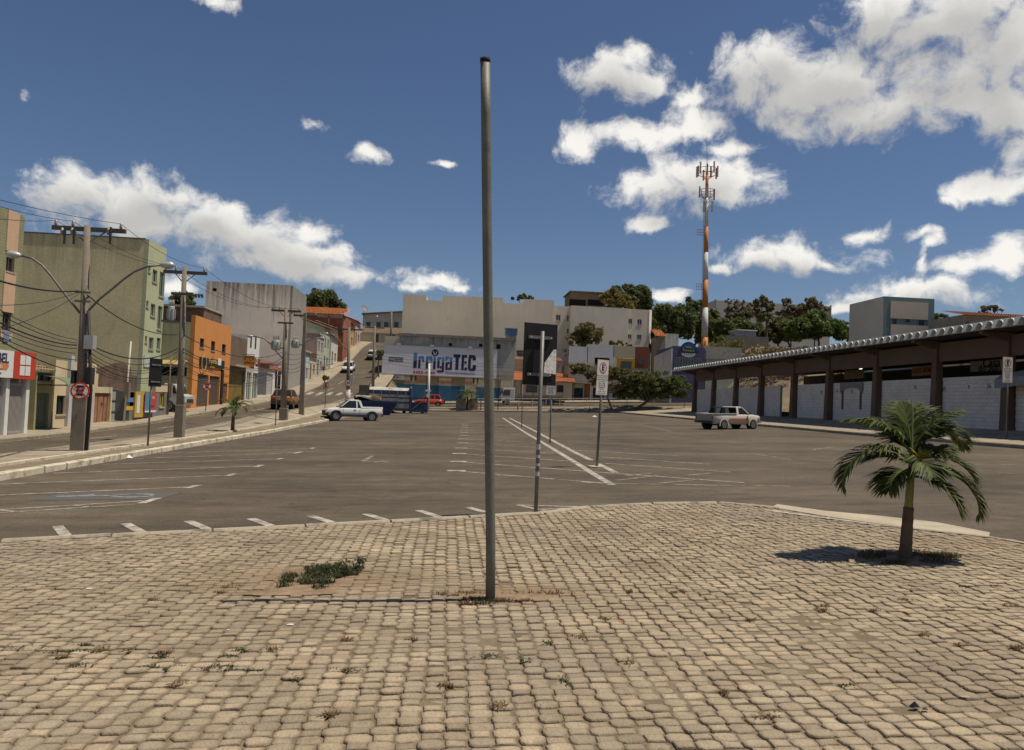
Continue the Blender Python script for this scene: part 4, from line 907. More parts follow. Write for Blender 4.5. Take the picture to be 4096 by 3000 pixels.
# -- houses climbing the hill on the left
M_pl = {k: mat('plaster_' + k, c, .9, 0, .12, .7, .1, 18, streak=.5, stain=(.2, .17, .13)) for k, c in dict(grey=(.40,.38,.33), cream=(.52,.44,.31), white=(.58,.55,.49), blue=(.40,.46,.48), green=(.38,.42,.31), ochre=(.44,.31,.15), pink=(.46,.33,.27), sand=(.46,.40,.30)).items()}
def hill_house(y0, y1, h, pl, roof, label, two=False, flatroof=False, xo=0.):
    X = XF + xo; zb = St(y0) + .05; zt = zb + h + (St(y1) - St(y0)) * .5
    b = thing('hillside_house', label, 'house', (X - 3, (y0 + y1) / 2, zb), 'houses climbing the left side of the hill street')
    w = y1 - y0; zm = St((y0 + y1) / 2) + .1; hs = [(y0 + w*.14, y0 + w*.34, zm, zm + 2.1), (y0 + w*.55, y0 + w*.82, zm + .9, zm + 2.0)]; kinds = ['door', 'window']
    if two: hs += [(y0 + w*.15, y0 + w*.38, zm + 3.6, zm + 4.7), (y0 + w*.6, y0 + w*.85, zm + 3.6, zm + 4.7)]; kinds += ['window', 'window']
    mb = MB(); wall_grid(mb, 'x', X - .25, X, y0, y1, zb - .6, zt, hs); mb.box(X - 7, X - .252, y0 + .01, y1 - .01, zb - .6, zt - .03); mb.build('wall', M_pl[pl], b)
    for hh, k in zip(hs, kinds): opening(b, 'x', X, 1, hh, k, mat('hill_door', (.16, .10, .07), .8) if k == 'door' else GLASS)
    if flatroof: MB().box(X - 7.1, X + .25, y0 - .03, y1 - .02, zt + .003, zt + .22).build('roof_slab', M_conc, b)
    else:
        tile_roof(b, 'x', X + .45, X - 3.4, y0 - .05, y1 - .02, zt, zt + 1.3, roof); tile_roof(b, 'x', X - 7.2, X - 3.4, y0 - .05, y1 - .02, zt, zt + 1.3, roof)
        mb = MB(); mb.prism([(X - 6.9, zt - .02), (X - .01, zt - .02), (X - 3.45, zt + 1.2)], 'y', y0 + .02, y0 + .22); mb.build('gable', M_pl[pl], b)
hill_house(99.3, 103.5, 4.0, 'blue', M_tile, 'pale blue narrow house just above the tall stained building', two=False, flatroof=True)
hill_house(103.6, 109, 3.4, 'cream', M_tile, 'cream house with brown tiled roof, second up the hill')
hill_house(109.1, 114.5, 5.6, 'grey', M_tile, 'grey two storey house with flat roof on the hill street', True, True)
hill_house(114.6, 120, 6.2, 'green', M_tile, 'pale green two storey house with tiled roof up the hill', True)
hill_house(120.1, 127, 4.4, 'white', M_tile, 'white house with tiled roof halfway up the hill', xo=.25)
hill_house(127.1, 134, 4.6, 'sand', M_tileo, 'sand coloured house under the street lamp on the hill', xo=.1)
hill_house(134.1, 141, 4.2, 'white', M_tile, 'small white gabled house near the top of the hill', xo=.3)
hill_house(141.1, 149, 4.4, 'ochre', M_tile, 'ochre house near the top of the hill street')
hill_house(149.1, 158, 4.2, 'pink', M_tile2, 'pinkish house last in the row at the hilltop', xo=.2)
# bare brick building above the row
yb = 128.0; (x0, z0), (x1, z1) = PY(1190, 1320, yb), PY(1377, 1262, yb)
b = thing('brick_building', 'unplastered red brick building with concrete frame below the mango tree', 'building', (-22, yb + 3, 7))
MB().box(x0 - 3, x1, yb, yb + 9, 5, z1).build('wall', M_brick, b)
mb = MB()
for (u0, v0, u1, v1) in ((1180, 1256, 1377, 1264), (1311, 1264, 1319, 1322), (1369, 1264, 1377, 1330)):
    (a, c_), (d, e) = PY(u0, v1, yb - .05), PY(u1, v0, yb - .05); mb.box(a, d, yb - .06, yb - .003, c_, e)
mb.build('concrete_frame', M_conc, b)
tile_roof(b, 'y', yb - .4, yb + 4.5, x0 - 3, x1 + .5, z1 + .08, z1 + 1.6, M_tile2)
# row closing the top of the street
yb = 170.0; (x0, z0), (x1, z1) = PY(1478, 1372, yb), PY(1606, 1330, yb)
b = thing('hilltop_house', 'long cream house with brown tiles across the top of the street', 'house', ((x0+x1)/2, yb + 3, 13.5))
zt = PY(1540, 1335, yb)[1]
hs = [(x0 + .8, x0 + 1.9, z0, z0 + 2.1), (x0 + 3.2, x0 + 4.5, z0 + .7, z0 + 1.9), (x1 - 2.6, x1 - 1.4, z0, z0 + 2.1)]
mb = MB(); wall_grid(mb, 'y', yb, yb + .3, x0 - 4, x1 + 2, z0 - 2, zt, hs); mb.box(x0 - 4, x1 + 2, yb + .302, yb + 7, z0 - 2, zt - .02); mb.build('wall', M_cream, b)
for hh, k in zip(hs, ('door', 'window', 'door')): opening(b, 'y', yb, -1, hh, k, mat('hill_door', (.16, .10, .07), .8) if k == 'door' else GLASS)
tile_roof(b, 'y', yb - .5, yb + 4, x0 - 4.2, x1 + 2.2, zt + .02, zt + 1.7, M_tileo)
yb = 182.0; (x0, z0), (x1, z1) = PY(1450, 1310, yb), PY(1610, 1246, yb)
b = thing('grey_shed', 'long whitish shed with dark roof edge on the hilltop', 'shed', ((x0+x1)/2, yb + 4, 14.5))
zl, zr = PY(1452, 1258, yb)[1], PY(1606, 1244, yb)[1]
mb = MB(); mb.prism([(x0, 12), (x1 + 6, 12), (x1 + 6, zr + .3), (x0, zl)], 'y', yb, yb + 10); mb.build('wall', M_pl['grey'], b)
mb = MB(); mb.hexa([(x0-.3, yb-.4, zl+.003), (x1+6.3, yb-.4, zr+.35), (x1+6.3, yb+10.3, zr+.35), (x0-.3, yb+10.3, zl+.003)], [(x0-.3, yb-.4, zl+.3), (x1+6.3, yb-.4, zr+.65), (x1+6.3, yb+10.3, zr+.65), (x0-.3, yb+10.3, zl+.3)]); mb.build('roof_sheet', mat('dark_roof_sheet', (.12, .11, .10), .8), b)
for uu in (1473, 1514, 1545, 1585):
    (a, c_) = PY(uu, 1300, yb); MB().box(a - .5, a + .5, yb - .04, yb - .003, c_ - .6, c_ + .7).build('window', GLASS, b)
b = thing('satellite_dish', 'mesh satellite dish standing on the hilltop shed', 'dish', (*PY(1452, 1255, 180)[:1], 180, PY(1452, 1255, 180)[1]))
cx, cz = PY(1456, 1238, 180); mb = MB(); n, m_ = 20, 5; nrm = Vector((.45, -.55, .7)).normalized(); a = nrm.cross(Vector((0, 0, 1))).normalized(); bb = nrm.cross(a)
for i in range(m_ + 1):
    for k in range(n):
        r = 1.05 * i / m_; p = Vector((cx, 180, cz)) + (a*math.cos(2*math.pi*k/n) + bb*math.sin(2*math.pi*k/n)) * r + nrm * (.38 * (i/m_)**2); mb.v.append(tuple(p))
mb.f = [(i*n+k, i*n+(k+1)%n, (i+1)*n+(k+1)%n, (i+1)*n+k) for i in range(m_) for k in range(n)]
mb.build('reflector', mat('dish_mesh', (.20, .20, .20), .6), b, True)
MB().tube([(cx, 180.4, cz - 1.6), (cx, 180, cz)], .06, 6).build('mast', M_iron, b)
# ================================================================== far side of the car park
# -- irrigation shop
YI = 117.0
xi0, xi1 = PY(1532, 1500, YI)[0], PY(2056, 1500, YI)[0]
def P5(x, y): return (1850 + x / 2.541, 1100 + y / 2.541)
def P4(x, y): return (1500 + x / 4.589, 1340 + y / 4.589)
def PYr(u0, v0, u1, v1, Y):
    (xa, za), (xb, zb) = PY(u0, v0, Y), PY(u1, v1, Y); return (min(xa, xb), max(xa, xb), min(za, zb), max(za, zb))
zi0 = 1.0; ztop = PY(1800, 1365, YI)[1]; zcorn = PY(1800, 1343, YI)[1]
b = thing('irrigation_shop', 'long shop with stained parapet and blue painted lower wall', 'shop', ((xi0+xi1)/2, YI + 4, 1.4))
M_shop = mat('cream_shop_wall', (.52, .45, .33), .9, 0, .1, .6, .1, 15)
M_par = mat('stained_parapet', (.40, .375, .325), .92, 0, .16, .5, .15, 12, streak=.9, stain=(.10, .085, .07), blotch=(.6, .56, (.28, .25, .21), .6))
gates = [PYr(*P4(925, 930), *P4(1180, 740), YI), PYr(*P4(1400, 930), *P4(1655, 770), YI), PYr(*P4(250, 900), *P4(530, 820), YI), PYr(1980, 1560, 2003, 1518, YI)]
winq = [PYr(*P4(648, 835), *P4(690, 730), YI), PYr(*P4(722, 838), *P4(762, 735), YI), PYr(*P4(1790, 885), *P4(1830, 780), YI), PYr(*P4(1868, 885), *P4(1900, 790), YI)]
ventq = [PYr(*P4(1905, 215), *P4(1975, 160), YI), PYr(*P5(342, 750), *P5(388, 705), YI)]
zbl = PY(1750, 1542, YI)[1]
gates = [(a, c, zi0 + .6, d) for (a, c, _, d) in gates]
mb = MB(); wall_grid(mb, 'y', YI, YI + .3, xi0, xi1, zi0, zcorn - .45, gates + winq + ventq); mb.box(xi0 + .02, xi1 - .02, YI + .302, YI + 9, zi0, zcorn - .6); mb.build('wall', M_shop, b)
mb = MB(); zp0 = PY(1800, 1395, YI)[1]
wall_grid(mb, 'y', YI - .06, YI - .003, PY(1597, 1400, YI)[0], xi1 + .02, PY(1990, 1500, YI)[1], zcorn, [(h[0]-.01, h[1]+.01, h[2]-.01, h[3]+.01) for h in ventq] + [(gates[3][0]-.02, gates[3][1]+.02, 0, gates[3][3])])
mb.build('parapet', M_par, b)
MB().box(PY(1595, 1340, YI)[0], xi1 + .1, YI - .35, YI - .062, zcorn - .35, zcorn + .05).build('cornice', mat('dark_cornice', (.22, .195, .16), .95, 0, .3, 1.5, .2, 10), b)
M_bluew = mat('blue_wall_paint', (.045, .135, .235), .75, 0, .18, .8, .08, 20)
segs = [(xi0 + .3, gates[0][0] - .01), (gates[0][1] + .01, gates[1][0] - .01), (gates[1][1] + .01, PY(1840, 1550, YI)[0]), (PY(1905, 1550, YI)[0], gates[3][0] - .02), (gates[3][1] + .02, xi1)]
for x0, x1 in segs: MB().box(x0, x1, YI - .1, YI - .064, zi0, zbl).build('wall_base', M_bluew, b)
for i, h in enumerate(gates):
    opening(b, 'y', YI, -1, (h[0], h[1], zbl + .01, h[3]), 'shutter', flat('beige_shutter', (.40, .34, .25)))
    opening(b, 'y', YI, -1, (h[0], h[1], h[2], zbl), 'shutter', M_bluew)
for h in winq: opening(b, 'y', YI, -1, h, 'window', GLASS, flat('blue_frame', (.10, .16, .18)))
for h in ventq: opening(b, 'y', YI, -1, h, 'dark', M_dark)
MB().disc((PY(*P4(1383, 178), YI)[0], YI - .064, PY(*P4(1383, 178), YI)[1]), (0, -1, 0), .27, .05, 20).build('vent', M_dark, b)
M_rtxt = flat('red_lettering', (.36, .06, .04))
for (x, y, t, s) in ((840, 800, 'FILTROS', .42), (840, 830, 'IRRIGAÇÃO', .42), (840, 860, 'BOMBAS', .42), (1290, 850, 'MANGUEIRAS', .42), (1285, 880, 'TUBOS PVC', .42), (1715, 858, 'LONAS', .42), (1712, 888, 'TELAS', .42), (590, 852, 'ASPERSÃO', .36), (180, 835, 'TUDO', .36)):
    xx, zz = PY(*P4(x, y), YI - .02); text(t, s, (xx, YI - .012, zz), RF, M_rtxt, b, xs=.9)
# -- billboard
YBB = 115.6
q = [PY(1534, 1380, YBB), PY(1529, 1494, YBB), PY(1985, 1509, YBB), PY(1985, 1403, YBB)]
o = thing('billboard', 'wide white billboard with blue IrrigaTEC lettering on the shop front', 'billboard', ((q[0][0]+q[2][0])/2, YBB, q[1][1]))
bx0, bx1 = q[1][0], q[2][0]; bz1 = (q[0][1] + q[3][1]) / 2 + .02; bz0 = (q[1][1] + q[2][1]) / 2
MB().box(bx0, bx1, YBB, YBB + .25, bz0, bz1).build('panel', mat('billboard_sheet', (.68, .66, .68), .5, 0, .04, .5, 0, 0, .4), o)
mb = MB()
for x0, x1, z0, z1 in ((bx0 - .1, bx1, bz1 + .002, bz1 + .12), (bx0 - .1, bx1, bz0 - .14, bz0 - .002), (bx0 - .12, bx0 - .002, bz0, bz1)): mb.box(x0, x1, YBB - .08, YBB + .28, z0, z1)
mb.build('frame', flat('billboard_frame', (.45, .43, .40)), o)
for k in (438, 1045, 1745):
    xx, zz = PY(*P4(k, 235), YBB); MB().tube([(xx, YBB, bz1 + .1), (xx, YBB - .9, bz1 + .2)], .03, 6).box(xx - .28, xx + .28, YBB - 1.1, YBB - .85, bz1 + .1, bz1 + .3).build('floodlight', flat('floodlight_case', (.62, .60, .55)), o)
# two-tone print: light blue above a wavy line, dark violet below (a printed pattern on the letters)
M_logo = flat('logo_print', (.03, .025, .075), .5)
def two_tone(m, zc):
    nt = m.node_tree; N = nt.nodes.new; L = nt.links.new; bb = nt.nodes['Principled BSDF']; geo = N('ShaderNodeNewGeometry'); sp = N('ShaderNodeSeparateXYZ'); L(geo.outputs['Position'], sp.inputs[0])
    s = N('ShaderNodeMath'); s.operation = 'SINE'; ml = N('ShaderNodeMath'); ml.operation = 'MULTIPLY'; L(sp.outputs[0], ml.inputs[0]); ml.inputs[1].default_value = 2.6; L(ml.outputs[0], s.inputs[0])
    a = N('ShaderNodeMath'); a.operation = 'MULTIPLY_ADD'; L(s.outputs[0], a.inputs[0]); a.inputs[1].default_value = -.1; L(sp.outputs[2], a.inputs[2])
    gt = N('ShaderNodeMath'); gt.operation = 'GREATER_THAN'; L(a.outputs[0], gt.inputs[0]); gt.inputs[1].default_value = zc
    x = N('ShaderNodeMixRGB'); L(gt.outputs[0], x.inputs[0]); x.inputs[1].default_value = (.028, .022, .065, 1); x.inputs[2].default_value = (.10, .22, .45, 1); L(x.outputs[0], bb.inputs['Base Color'])
xa, za = PY(*P4(700, 600), YBB); xb, zb = PY(*P4(1420, 325), YBB); two_tone(M_logo, PY(*P4(1000, 480), YBB)[1])
hI = PY(*P4(740, 325), YBB)[1] - PY(*P4(740, 605), YBB)[1]
zbase = PY(*P4(1100, 622), YBB)[1]
def fit_text(body, x0, x1, zb, cap, m, parent, bold=.03, name='lettering'):
    fonts.append((text(body, cap / .70, (x0, YBB - .01, zb), RF, m, parent, name, .006, bold, 1., 'LEFT'), x0, x1, zb, cap))
fonts = []
LET = dict(I=[(700,325,778,605)], r=[(790,385,843,611),(843,385,905,440),(868,440,905,492)], s=[(930,390,985,617),(985,390,1055,446),(1012,446,1055,490)], i=[(1065,398,1120,626)],
  g=[(1140,402,1192,606),(1192,402,1222,446),(1222,400,1275,686),(1192,568,1222,612),(1140,650,1222,686)], a=[(1370,400,1422,640),(1290,394,1370,436),(1290,436,1330,470),(1290,498,1340,640),(1340,490,1370,528),(1340,602,1370,640)])
LET2 = dict(T=[(1440,357,1572,412),(1472,412,1540,640)], E=[(1582,366,1640,648),(1640,368,1690,420),(1640,480,1680,530),(1640,596,1690,650)], C=[(1705,400,1765,632),(1725,370,1835,400),(1765,400,1790,430),(1725,632,1835,658),(1765,604,1790,632),(1790,400,1855,466),(1790,552,1855,632)])
for tab, mm in ((LET, M_logo), (LET2, flat('violet_print', (.028, .022, .065), .5))):
    for boxes in tab.values():
        mb = MB()
        for (px0, py0, px1, py1) in boxes: q_ = PYr(*P4(px0, py1), *P4(px1, py0), YBB); mb.box(q_[0], q_[1], YBB - .012, YBB - .002, q_[2], q_[3])
        mb.build('lettering', mm, o)
x0, z0 = PY(*P4(695, 690), YBB); x1, _ = PY(*P4(1105, 690), YBB); fit_text('3423-4949', x0, x1, z0 + .05, PY(*P4(700, 625), YBB)[1] - z0 - .1, flat('red_print', (.52, .05, .03)), o, .02)
x0, z0 = PY(*P4(1290, 690), YBB); x1, _ = PY(*P4(1830, 690), YBB); fit_text('TECNOLOGIA EM IRRIGAÇÃO', x0, x1, z0, .24, flat('blue_small_print', (.10, .14, .32)), o, .004)
cx, cz = PY(*P4(1103, 325), YBB); mb = MB(); mb.disc((cx, YBB - .004, cz), (0, -1, 0), .52, .01, 28); mb.build('emblem', M_navy, o)
mb = MB()
for s in (-1, 1): mb.prism([(cx, cz - .36), (cx + s*.09, cz - .36), (cx + s*.36, cz + .2), (cx + s*.2, cz + .22)][::s], 'y', YBB - .022, YBB - .016)
mb.build('emblem_leaf', M_wsheet, o)
x0, z0 = PY(*P4(248, 485), YBB); x1, z1 = PY(*P4(518, 410), YBB); MB().box(x0, x1, YBB - .012, YBB - .002, z0, z1).build('print', flat('grey_blue_print', (.11, .12, .20)), o)
text('BNB', .38, (x0 + .5, YBB - .014, (z0+z1)/2), RF, M_wsheet, o); text('CARTÃO BNB', .2, (x0 + 1.45, YBB - .014, (z0+z1)/2 + .15), RF, M_wsheet, o); text('AGRONEGÓCIO', .2, (x0 + 1.45, YBB - .014, (z0+z1)/2 - .15), RF, M_wsheet, o)
h = PYr(*P4(150, 810), *P4(545, 710), YBB + .1)
o = thing('sale_banner', 'small white banner reading 10X in red under the billboard', 'banner', ((h[0]+h[1])/2, YBB, h[2])); MB().box(h[0], h[1], YBB + .05, YBB + .1, h[2], h[3]).build('panel', M_wsheet, o)
text('10X', .9, (h[0] + 1.15, YBB + .044, (h[2]+h[3])/2), RF, MATS['red_print'], o, bold=.03, xs=.8); text('NOS CARTÕES', .3, (h[1] - .75, YBB + .044, h[3] - .28), RF, M_navy, o, xs=.8); text('em até', .24, (h[0] + .3, YBB + .044, h[3] - .22), RF, M_navy, o)
mb = MB(); mb.disc((h[0] + 2.1, YBB + .046, h[2] + .35), (0, -1, 0), .14, .006, 14); mb.build('print', flat('orange_spot', (.55, .15, .04)), o)
# water tank on the end of the shop
(tx0, tz0), (tx1, tz1) = PY(*P5(440, 760), YI + 1), PY(*P5(545, 615), YI + 1)
o = thing('tank_tower', 'weathered masonry tank tower on the shop roof end', 'tank tower', ((tx0+tx1)/2, YI + 1.5, tz0)); MB().box(tx0, tx1, YI + .4, YI + 2.6, tz0 - .5, tz1).build('shaft', M_par, o)
MB().box(tx0 - .12, tx1 + .12, YI + .3, YI + 2.7, tz1 + .003, tz1 + .95).build('tank', mat('blue_tank', (.10, .20, .28), .6), o); MB().box(tx0 - .2, tx0 - .03, YI + .5, YI + 2.5, tz1 + .95, tz1 + 1.1).box(tx0, tx1 + .16, YI + .2, YI + 2.8, tz1 + .954, tz1 + 1.03).build('lid', flat('tank_lid', (.22, .28, .32)), o)
# -- big blank building behind
YK = 131.0
b = thing('blank_building', 'large blank beige apartment building behind the billboard shop', 'building', (2, YK + 5, 4))
pts = [(1603, 1176), (1708, 1180), (1708, 1186), (1770, 1190), (1770, 1183), (1925, 1189)]
M_blank = mat('blank_beige_render', (.70, .61, .475), .92, 0, .10, .18, .08, 10, streak=.16, stain=(.30, .26, .21), blotch=(.3, .62, (.40, .36, .29), .6))
poly = [(PY(1603, 1400, YK)[0], 2)] + [(PY(2209, 1400, YK)[0], 2)] + [PY(u, v, YK) for u, v in ((2209, 1201), (2095, 1196), (2095, 1216), (2014, 1212), (2014, 1191), (1790, 1183), (1770, 1182), (1770, 1203), (1707, 1200), (1707, 1180), (1603, 1175))]
poly[-1] = (poly[0][0], poly[-1][1]); poly[2] = (poly[1][0], poly[2][1])
mb = MB(); mb.prism(poly, 'y', YK, YK + 11); mb.build('wall', M_blank, b)
YL = YK + .6
b = thing('window_building', 'beige apartment building with small square windows right of the blank one', 'building', (22, YL + 5, 4))
xa, xm, xb = PY(2209, 1300, YL)[0] + .02, PY(2277, 1300, YL)[0], PY(2592, 1300, YL)[0]
za, zb = PY(2240, 1224, YL)[1], PY(2560, 1240, YL)[1]
ws = [PYr(*P5(948, 462), *P5(998, 405), YL), PYr(*P5(1058, 465), *P5(1082, 410), YL), PYr(*P5(1060, 592), *P5(1082, 545), YL)]
mb = MB(); wall_grid(mb, 'y', YL, YL + .3, xa, xm, 2, za, ws); mb.box(xa, xm, YL + .302, YL + 10, 2, za - .1); mb.build('wall', M_blank, b)
for h in ws: opening(b, 'y', YL, -1, h, 'window', GLASS)
YM = YL - 1.2; ws = [PYr(*P5(1688, 492), *P5(1734, 440), YM), PYr(*P5(1782, 498), *P5(1830, 447), YM), PYr(*P5(1682, 645), *P5(1726, 600), YM), PYr(*P5(1778, 652), *P5(1826, 604), YM)]
zc = PY(2400, 1228, YM)[1]; xq = PY(*P5(1690, 400), YM)[0]
mb = MB(); mb.box(xm, xq, YM - .001, YM + 10, 2, zc); mb.build('wall', M_blank, b)
mb = MB(); wall_grid(mb, 'y', YM + .5, YM + .8, xq + .002, xb, 2, zb, [(h[0]+.02, h[1]+.02, h[2], h[3]) for h in ws]); mb.box(xq + .002, xb - .01, YM + .802, YM + 10, 2, zb - .1); mb.build('wall', M_blank, b)
for h in ws: opening(b, 'y', YM + .5, -1, (h[0]+.02, h[1]+.02, h[2], h[3]), 'window', GLASS)
MB().hexa([(xb + .003, YM + .45, 2), (xb + .55, YM + 1.0, 2), (xb + .55, YM + 10, 2), (xb + .003, YM + 10, 2)], [(xb + .003, YM + .45, zb), (xb + .55, YM + 1.0, zb), (xb + .55, YM + 10, zb), (xb + .003, YM + 10, zb)]).build('side_wall', flat('white_sunward_corner', (.75, .73, .68)), b)  # white painted edge; facet added and turned sunward so it reads lit
# brown roof storey
YN = 146.0; h = PYr(*P5(1020, 330), *P5(1460, 192), YN)
b = thing('brown_penthouse', 'brown unfinished roof storey with dark openings behind the flats', 'building', ((h[0]+h[1])/2, YN + 3, 12)); hh = [PYr(*P5(1085, 306), *P5(1255, 252), YN), PYr(*P5(1272, 308), *P5(1440, 256), YN)]
mb = MB(); wall_grid(mb, 'y', YN, YN + .4, h[0] + 1.5, h[1], 10, h[3], hh); mb.box(h[0] + 1.5, h[1], YN + .41, YN + 8, 10, h[3] - .02); mb.build('wall', mat('brown_block', (.24, .165, .11), .95, 0, .15, 1, .2, 12), b)
for q_ in hh: opening(b, 'y', YN, -1, q_, 'dark', M_dark)
MB().box(h[0] + 1.2, h[1] + .2, YN - .3, YN + 8.3, h[3] + .003, h[3] + .25).build('roof_slab', mat('brown_slab', (.17, .12, .085), .95), b)
# -- small house with orange tiles
YH = 118.0
def P9(x, y): return (2040 + x / 3.9325, 1280 + y / 3.9325)
(hx0, _), (hx1, _) = PY(*P9(70, 900), YH), PY(*P9(985, 900), YH)
zr = PY(*P9(880, 975), YH - .8)[1]; zr1 = PY(*P9(850, 842), YH + 2)[1]
b = thing('tiled_house', 'low beige house with bright orange tiled roof behind the black sign', 'house', ((hx0+hx1)/2, YH + 3, 2))
ws = [PYr(*P9(735, 1135), *P9(845, 1025), YH), PYr(*P9(250, 1135), *P9(430, 1030), YH)]
mb = MB(); wall_grid(mb, 'y', YH, YH + .3, hx0, hx1, 1, zr - .05, ws); mb.box(hx0 + .02, hx1 - .02, YH + .302, YH + 7, 1, zr - .1); mb.build('wall', mat('beige_house_wall', (.44, .38, .28), .9), b)
for h in ws: opening(b, 'y', YH, -1, h, 'window', GLASS, M_iron)
tile_roof(b, 'y', YH - .9, YH + 3.5, hx0 - .2, hx1 + .4, zr, zr1, M_tile2, .30)
b2 = PYr(*P9(60, 810), *P9(215, 630), YH + 6); o = thing('pink_block', 'pinkish masonry block behind the tiled roof', 'house', ((b2[0]+b2[1])/2, YH + 7, 3)); MB().box(b2[0], b2[1] + 6, YH + 5, YH + 9, 2, b2[3]).build('wall', mat('pinkish_render', (.43, .34, .27), .9, 0, .15, .6, .1, 12), o)
tile_roof(o, 'y', YH + 4.6, YH + 8, b2[0], b2[1] + 6.2, b2[3] + .02, b2[3] + .9, M_tile2, .3)
(tx, tz) = PY(*P9(180, 490), YH + 6); t = thing('water_tank', 'round blue water tank on the roofs left of the black sign', 'water tank', (tx, YH + 7, b2[3] + .8)); mb = MB(); mb.tube([(tx + .4, YH + 7, b2[3] + .75), (tx + .4, YH + 7, tz)], [1.0, 1.15], 18); mb.build('drum', mat('navy_tank', (.06, .10, .17), .6), t, True); MB().disc((tx + .4, YH + 7, tz + .002), (0, 0, 1), 1.2, .14, 18).build('lid', mat('navy_tank_lid', (.08, .13, .2), .6), t)
# -- stepped parapet shop (white, beige, brown)
YQ = 119.0
b = thing('parapet_shop', 'shop row with stepped white parapet, beige panel and dark red end', 'shop', (22, YQ + 3, 2.4))
def blk(x0, y0, x1, y1, m, dep=.3, name='parapet_panel', z0=None):
    h = PYr(*P5(x0, y0), *P5(x1, y1), YQ); MB().box(h[0] + .003, h[1] - .003, YQ, YQ + dep, h[2] if z0 is None else z0, h[3]).build(name, m, b); return h
M_wp = mat('white_parapet_paint', (.55, .54, .54), .85, 0, .06, .6, 0, 12)
blk(1085, 722, 1272, 900, M_wp); blk(1272, 702, 1536, 905, M_wp); blk(1536, 716, 1758, 846, mat('beige_parapet', (.44, .37, .245), .88, 0, .05, .5, 0, 12)); hb = blk(1758, 728, 1885, 950, mat('dark_red_wall', (.20, .062, .040), .88, 0, .08, .6, 0, 12))
blk(1572, 848, 1756, 945, mat('amber_wall', (.44, .245, .02), .85), .25); blk(1345, 838, 1492, 925, mat('brown_frame', (.12, .09, .075), .8), .2)
MB().box(*PYr(*P5(1365, 925), *P5(1478, 858), YQ)[:2], YQ - .03, YQ - .004, *PYr(*P5(1365, 925), *P5(1478, 858), YQ)[2:]).build('window', GLASS, b)
for (x0, x1, y0, y1) in ((1610, 1720, 880, 945), (1785, 1850, 860, 905)):
    h = PYr(*P5(x0, y1), *P5(x1, y0), YQ); MB().box(h[0], h[1], YQ - .04, YQ - .004, h[2], h[3]).build('window', GLASS, b)
h = PYr(*P5(1115, 1320), *P5(1885, 1090), YQ); hx = PYr(*P5(1085, 900), *P5(1885, 950), YQ)
MB().box(hx[0] + .01, hx[1] - .01, YQ + .32, YQ + 7, 1.5, hx[3] - .2).build('core', M_pl['grey'], b)
MB().box(hx[0] - .3, h[1], YQ - 1.4, YQ + .3, PY(*P5(1200, 1102), YQ)[1], PY(*P5(1200, 1080), YQ)[1]).build('canopy_slab', M_conc, b)
for (x0, x1, m) in ((1120, 1240, M_pl['grey']), (1240, 1290, mat('brick_red_pier', (.28, .085, .04), .85)), (1290, 1480, M_wp), (1480, 1740, M_pl['blue']), (1740, 1885, MATS['dark_red_wall'])):
    h = PYr(*P5(x0, 1330), *P5(x1, 1105), YQ); MB().box(h[0] + .004, h[1] - .004, YQ - .02, YQ + .29, 1.5, PY(*P5(1200, 1104), YQ)[1]).build('shop_front', m, b)
for (x0, x1) in ((1130, 1225), (1320, 1440), (1520, 1700)):
    h = PYr(*P5(x0, 1300), *P5(x1, 1150), YQ); MB().box(h[0], h[1], YQ - .06, YQ - .024, h[2] - .5, h[3]).build('window', GLASS, b)
# -- purple sign building
YV = 112.0
def P6(x, y): return (2550 + x / 2.541, 1100 + y / 2.541)
h = PYr(*P6(350, 1100), *P6(690, 735), YV)
b = thing('purple_shop', 'tall purple fronted shop with arched blue and green sign', 'shop', ((h[0]+h[1])/2, YV + 4, 3))
M_purp = mat('purple_front', (.10, .085, .16), .8, 0, .1, .8, 0, 15)
wq = PYr(*P6(372, 940), *P6(655, 845), YV); hs = [(wq[0] + (wq[1]-wq[0])*i/5 + .03, wq[0] + (wq[1]-wq[0])*(i+1)/5 - .03, wq[2], wq[3]) for i in range(5)]
mb = MB(); wall_grid(mb, 'y', YV, YV + .3, h[0], h[1], 1.5, h[3], hs); mb.build('front_wall', M_purp, b)
for q_ in hs: opening(b, 'y', YV, -1, q_, 'window', GLASS)
MB().box(h[0] + .02, h[1] - .02, YV + .302, YV + 9, 1.5, h[3] - .1).build('core', M_purp, b)
# white side wall facing left
mb = MB(); mb.prism([(YV + .01, 1.5), (YV + 9.5, 1.5), (YV + 9.5, PY(*P6(200, 830), YV + 9.5)[1]), (YV + .01, PY(*P6(350, 745), YV)[1])], 'x', h[0] - .25, h[0] - .003); mb.build('side_wall', M_white, b)
cx, cz = PY(*P6(515, 770), YV); mb = MB(); k_ = .50
arc = [(cx + 2.55*k_*math.cos(a), cz - .05*k_ + 2.7*k_*math.sin(a)) for a in [math.pi*k/16 for k in range(17)]]
mb.prism([(cx - 3.2*k_, cz - .7*k_), (cx + 3.2*k_, cz - .7*k_), (cx + 2.9*k_, cz - .3*k_), (cx + 3.3*k_, cz + .35*k_)] + arc + [(cx - 3.3*k_, cz + .35*k_), (cx - 2.9*k_, cz - .3*k_)], 'y', YV - .16, YV - .06); mb.build('sign_board', flat('dark_blue_sign', (.03, .036, .075), .7), b)
mb = MB(); mb.prism([(cx + 2.0*k_*math.cos(a), cz + .45*k_ + 1.7*k_*math.sin(a)) for a in [math.pi*k/14 for k in range(15)]], 'y', YV - .19, YV - .165); mb.build('print', flat('mid_blue_sign', (.045, .085, .19), .7), b)
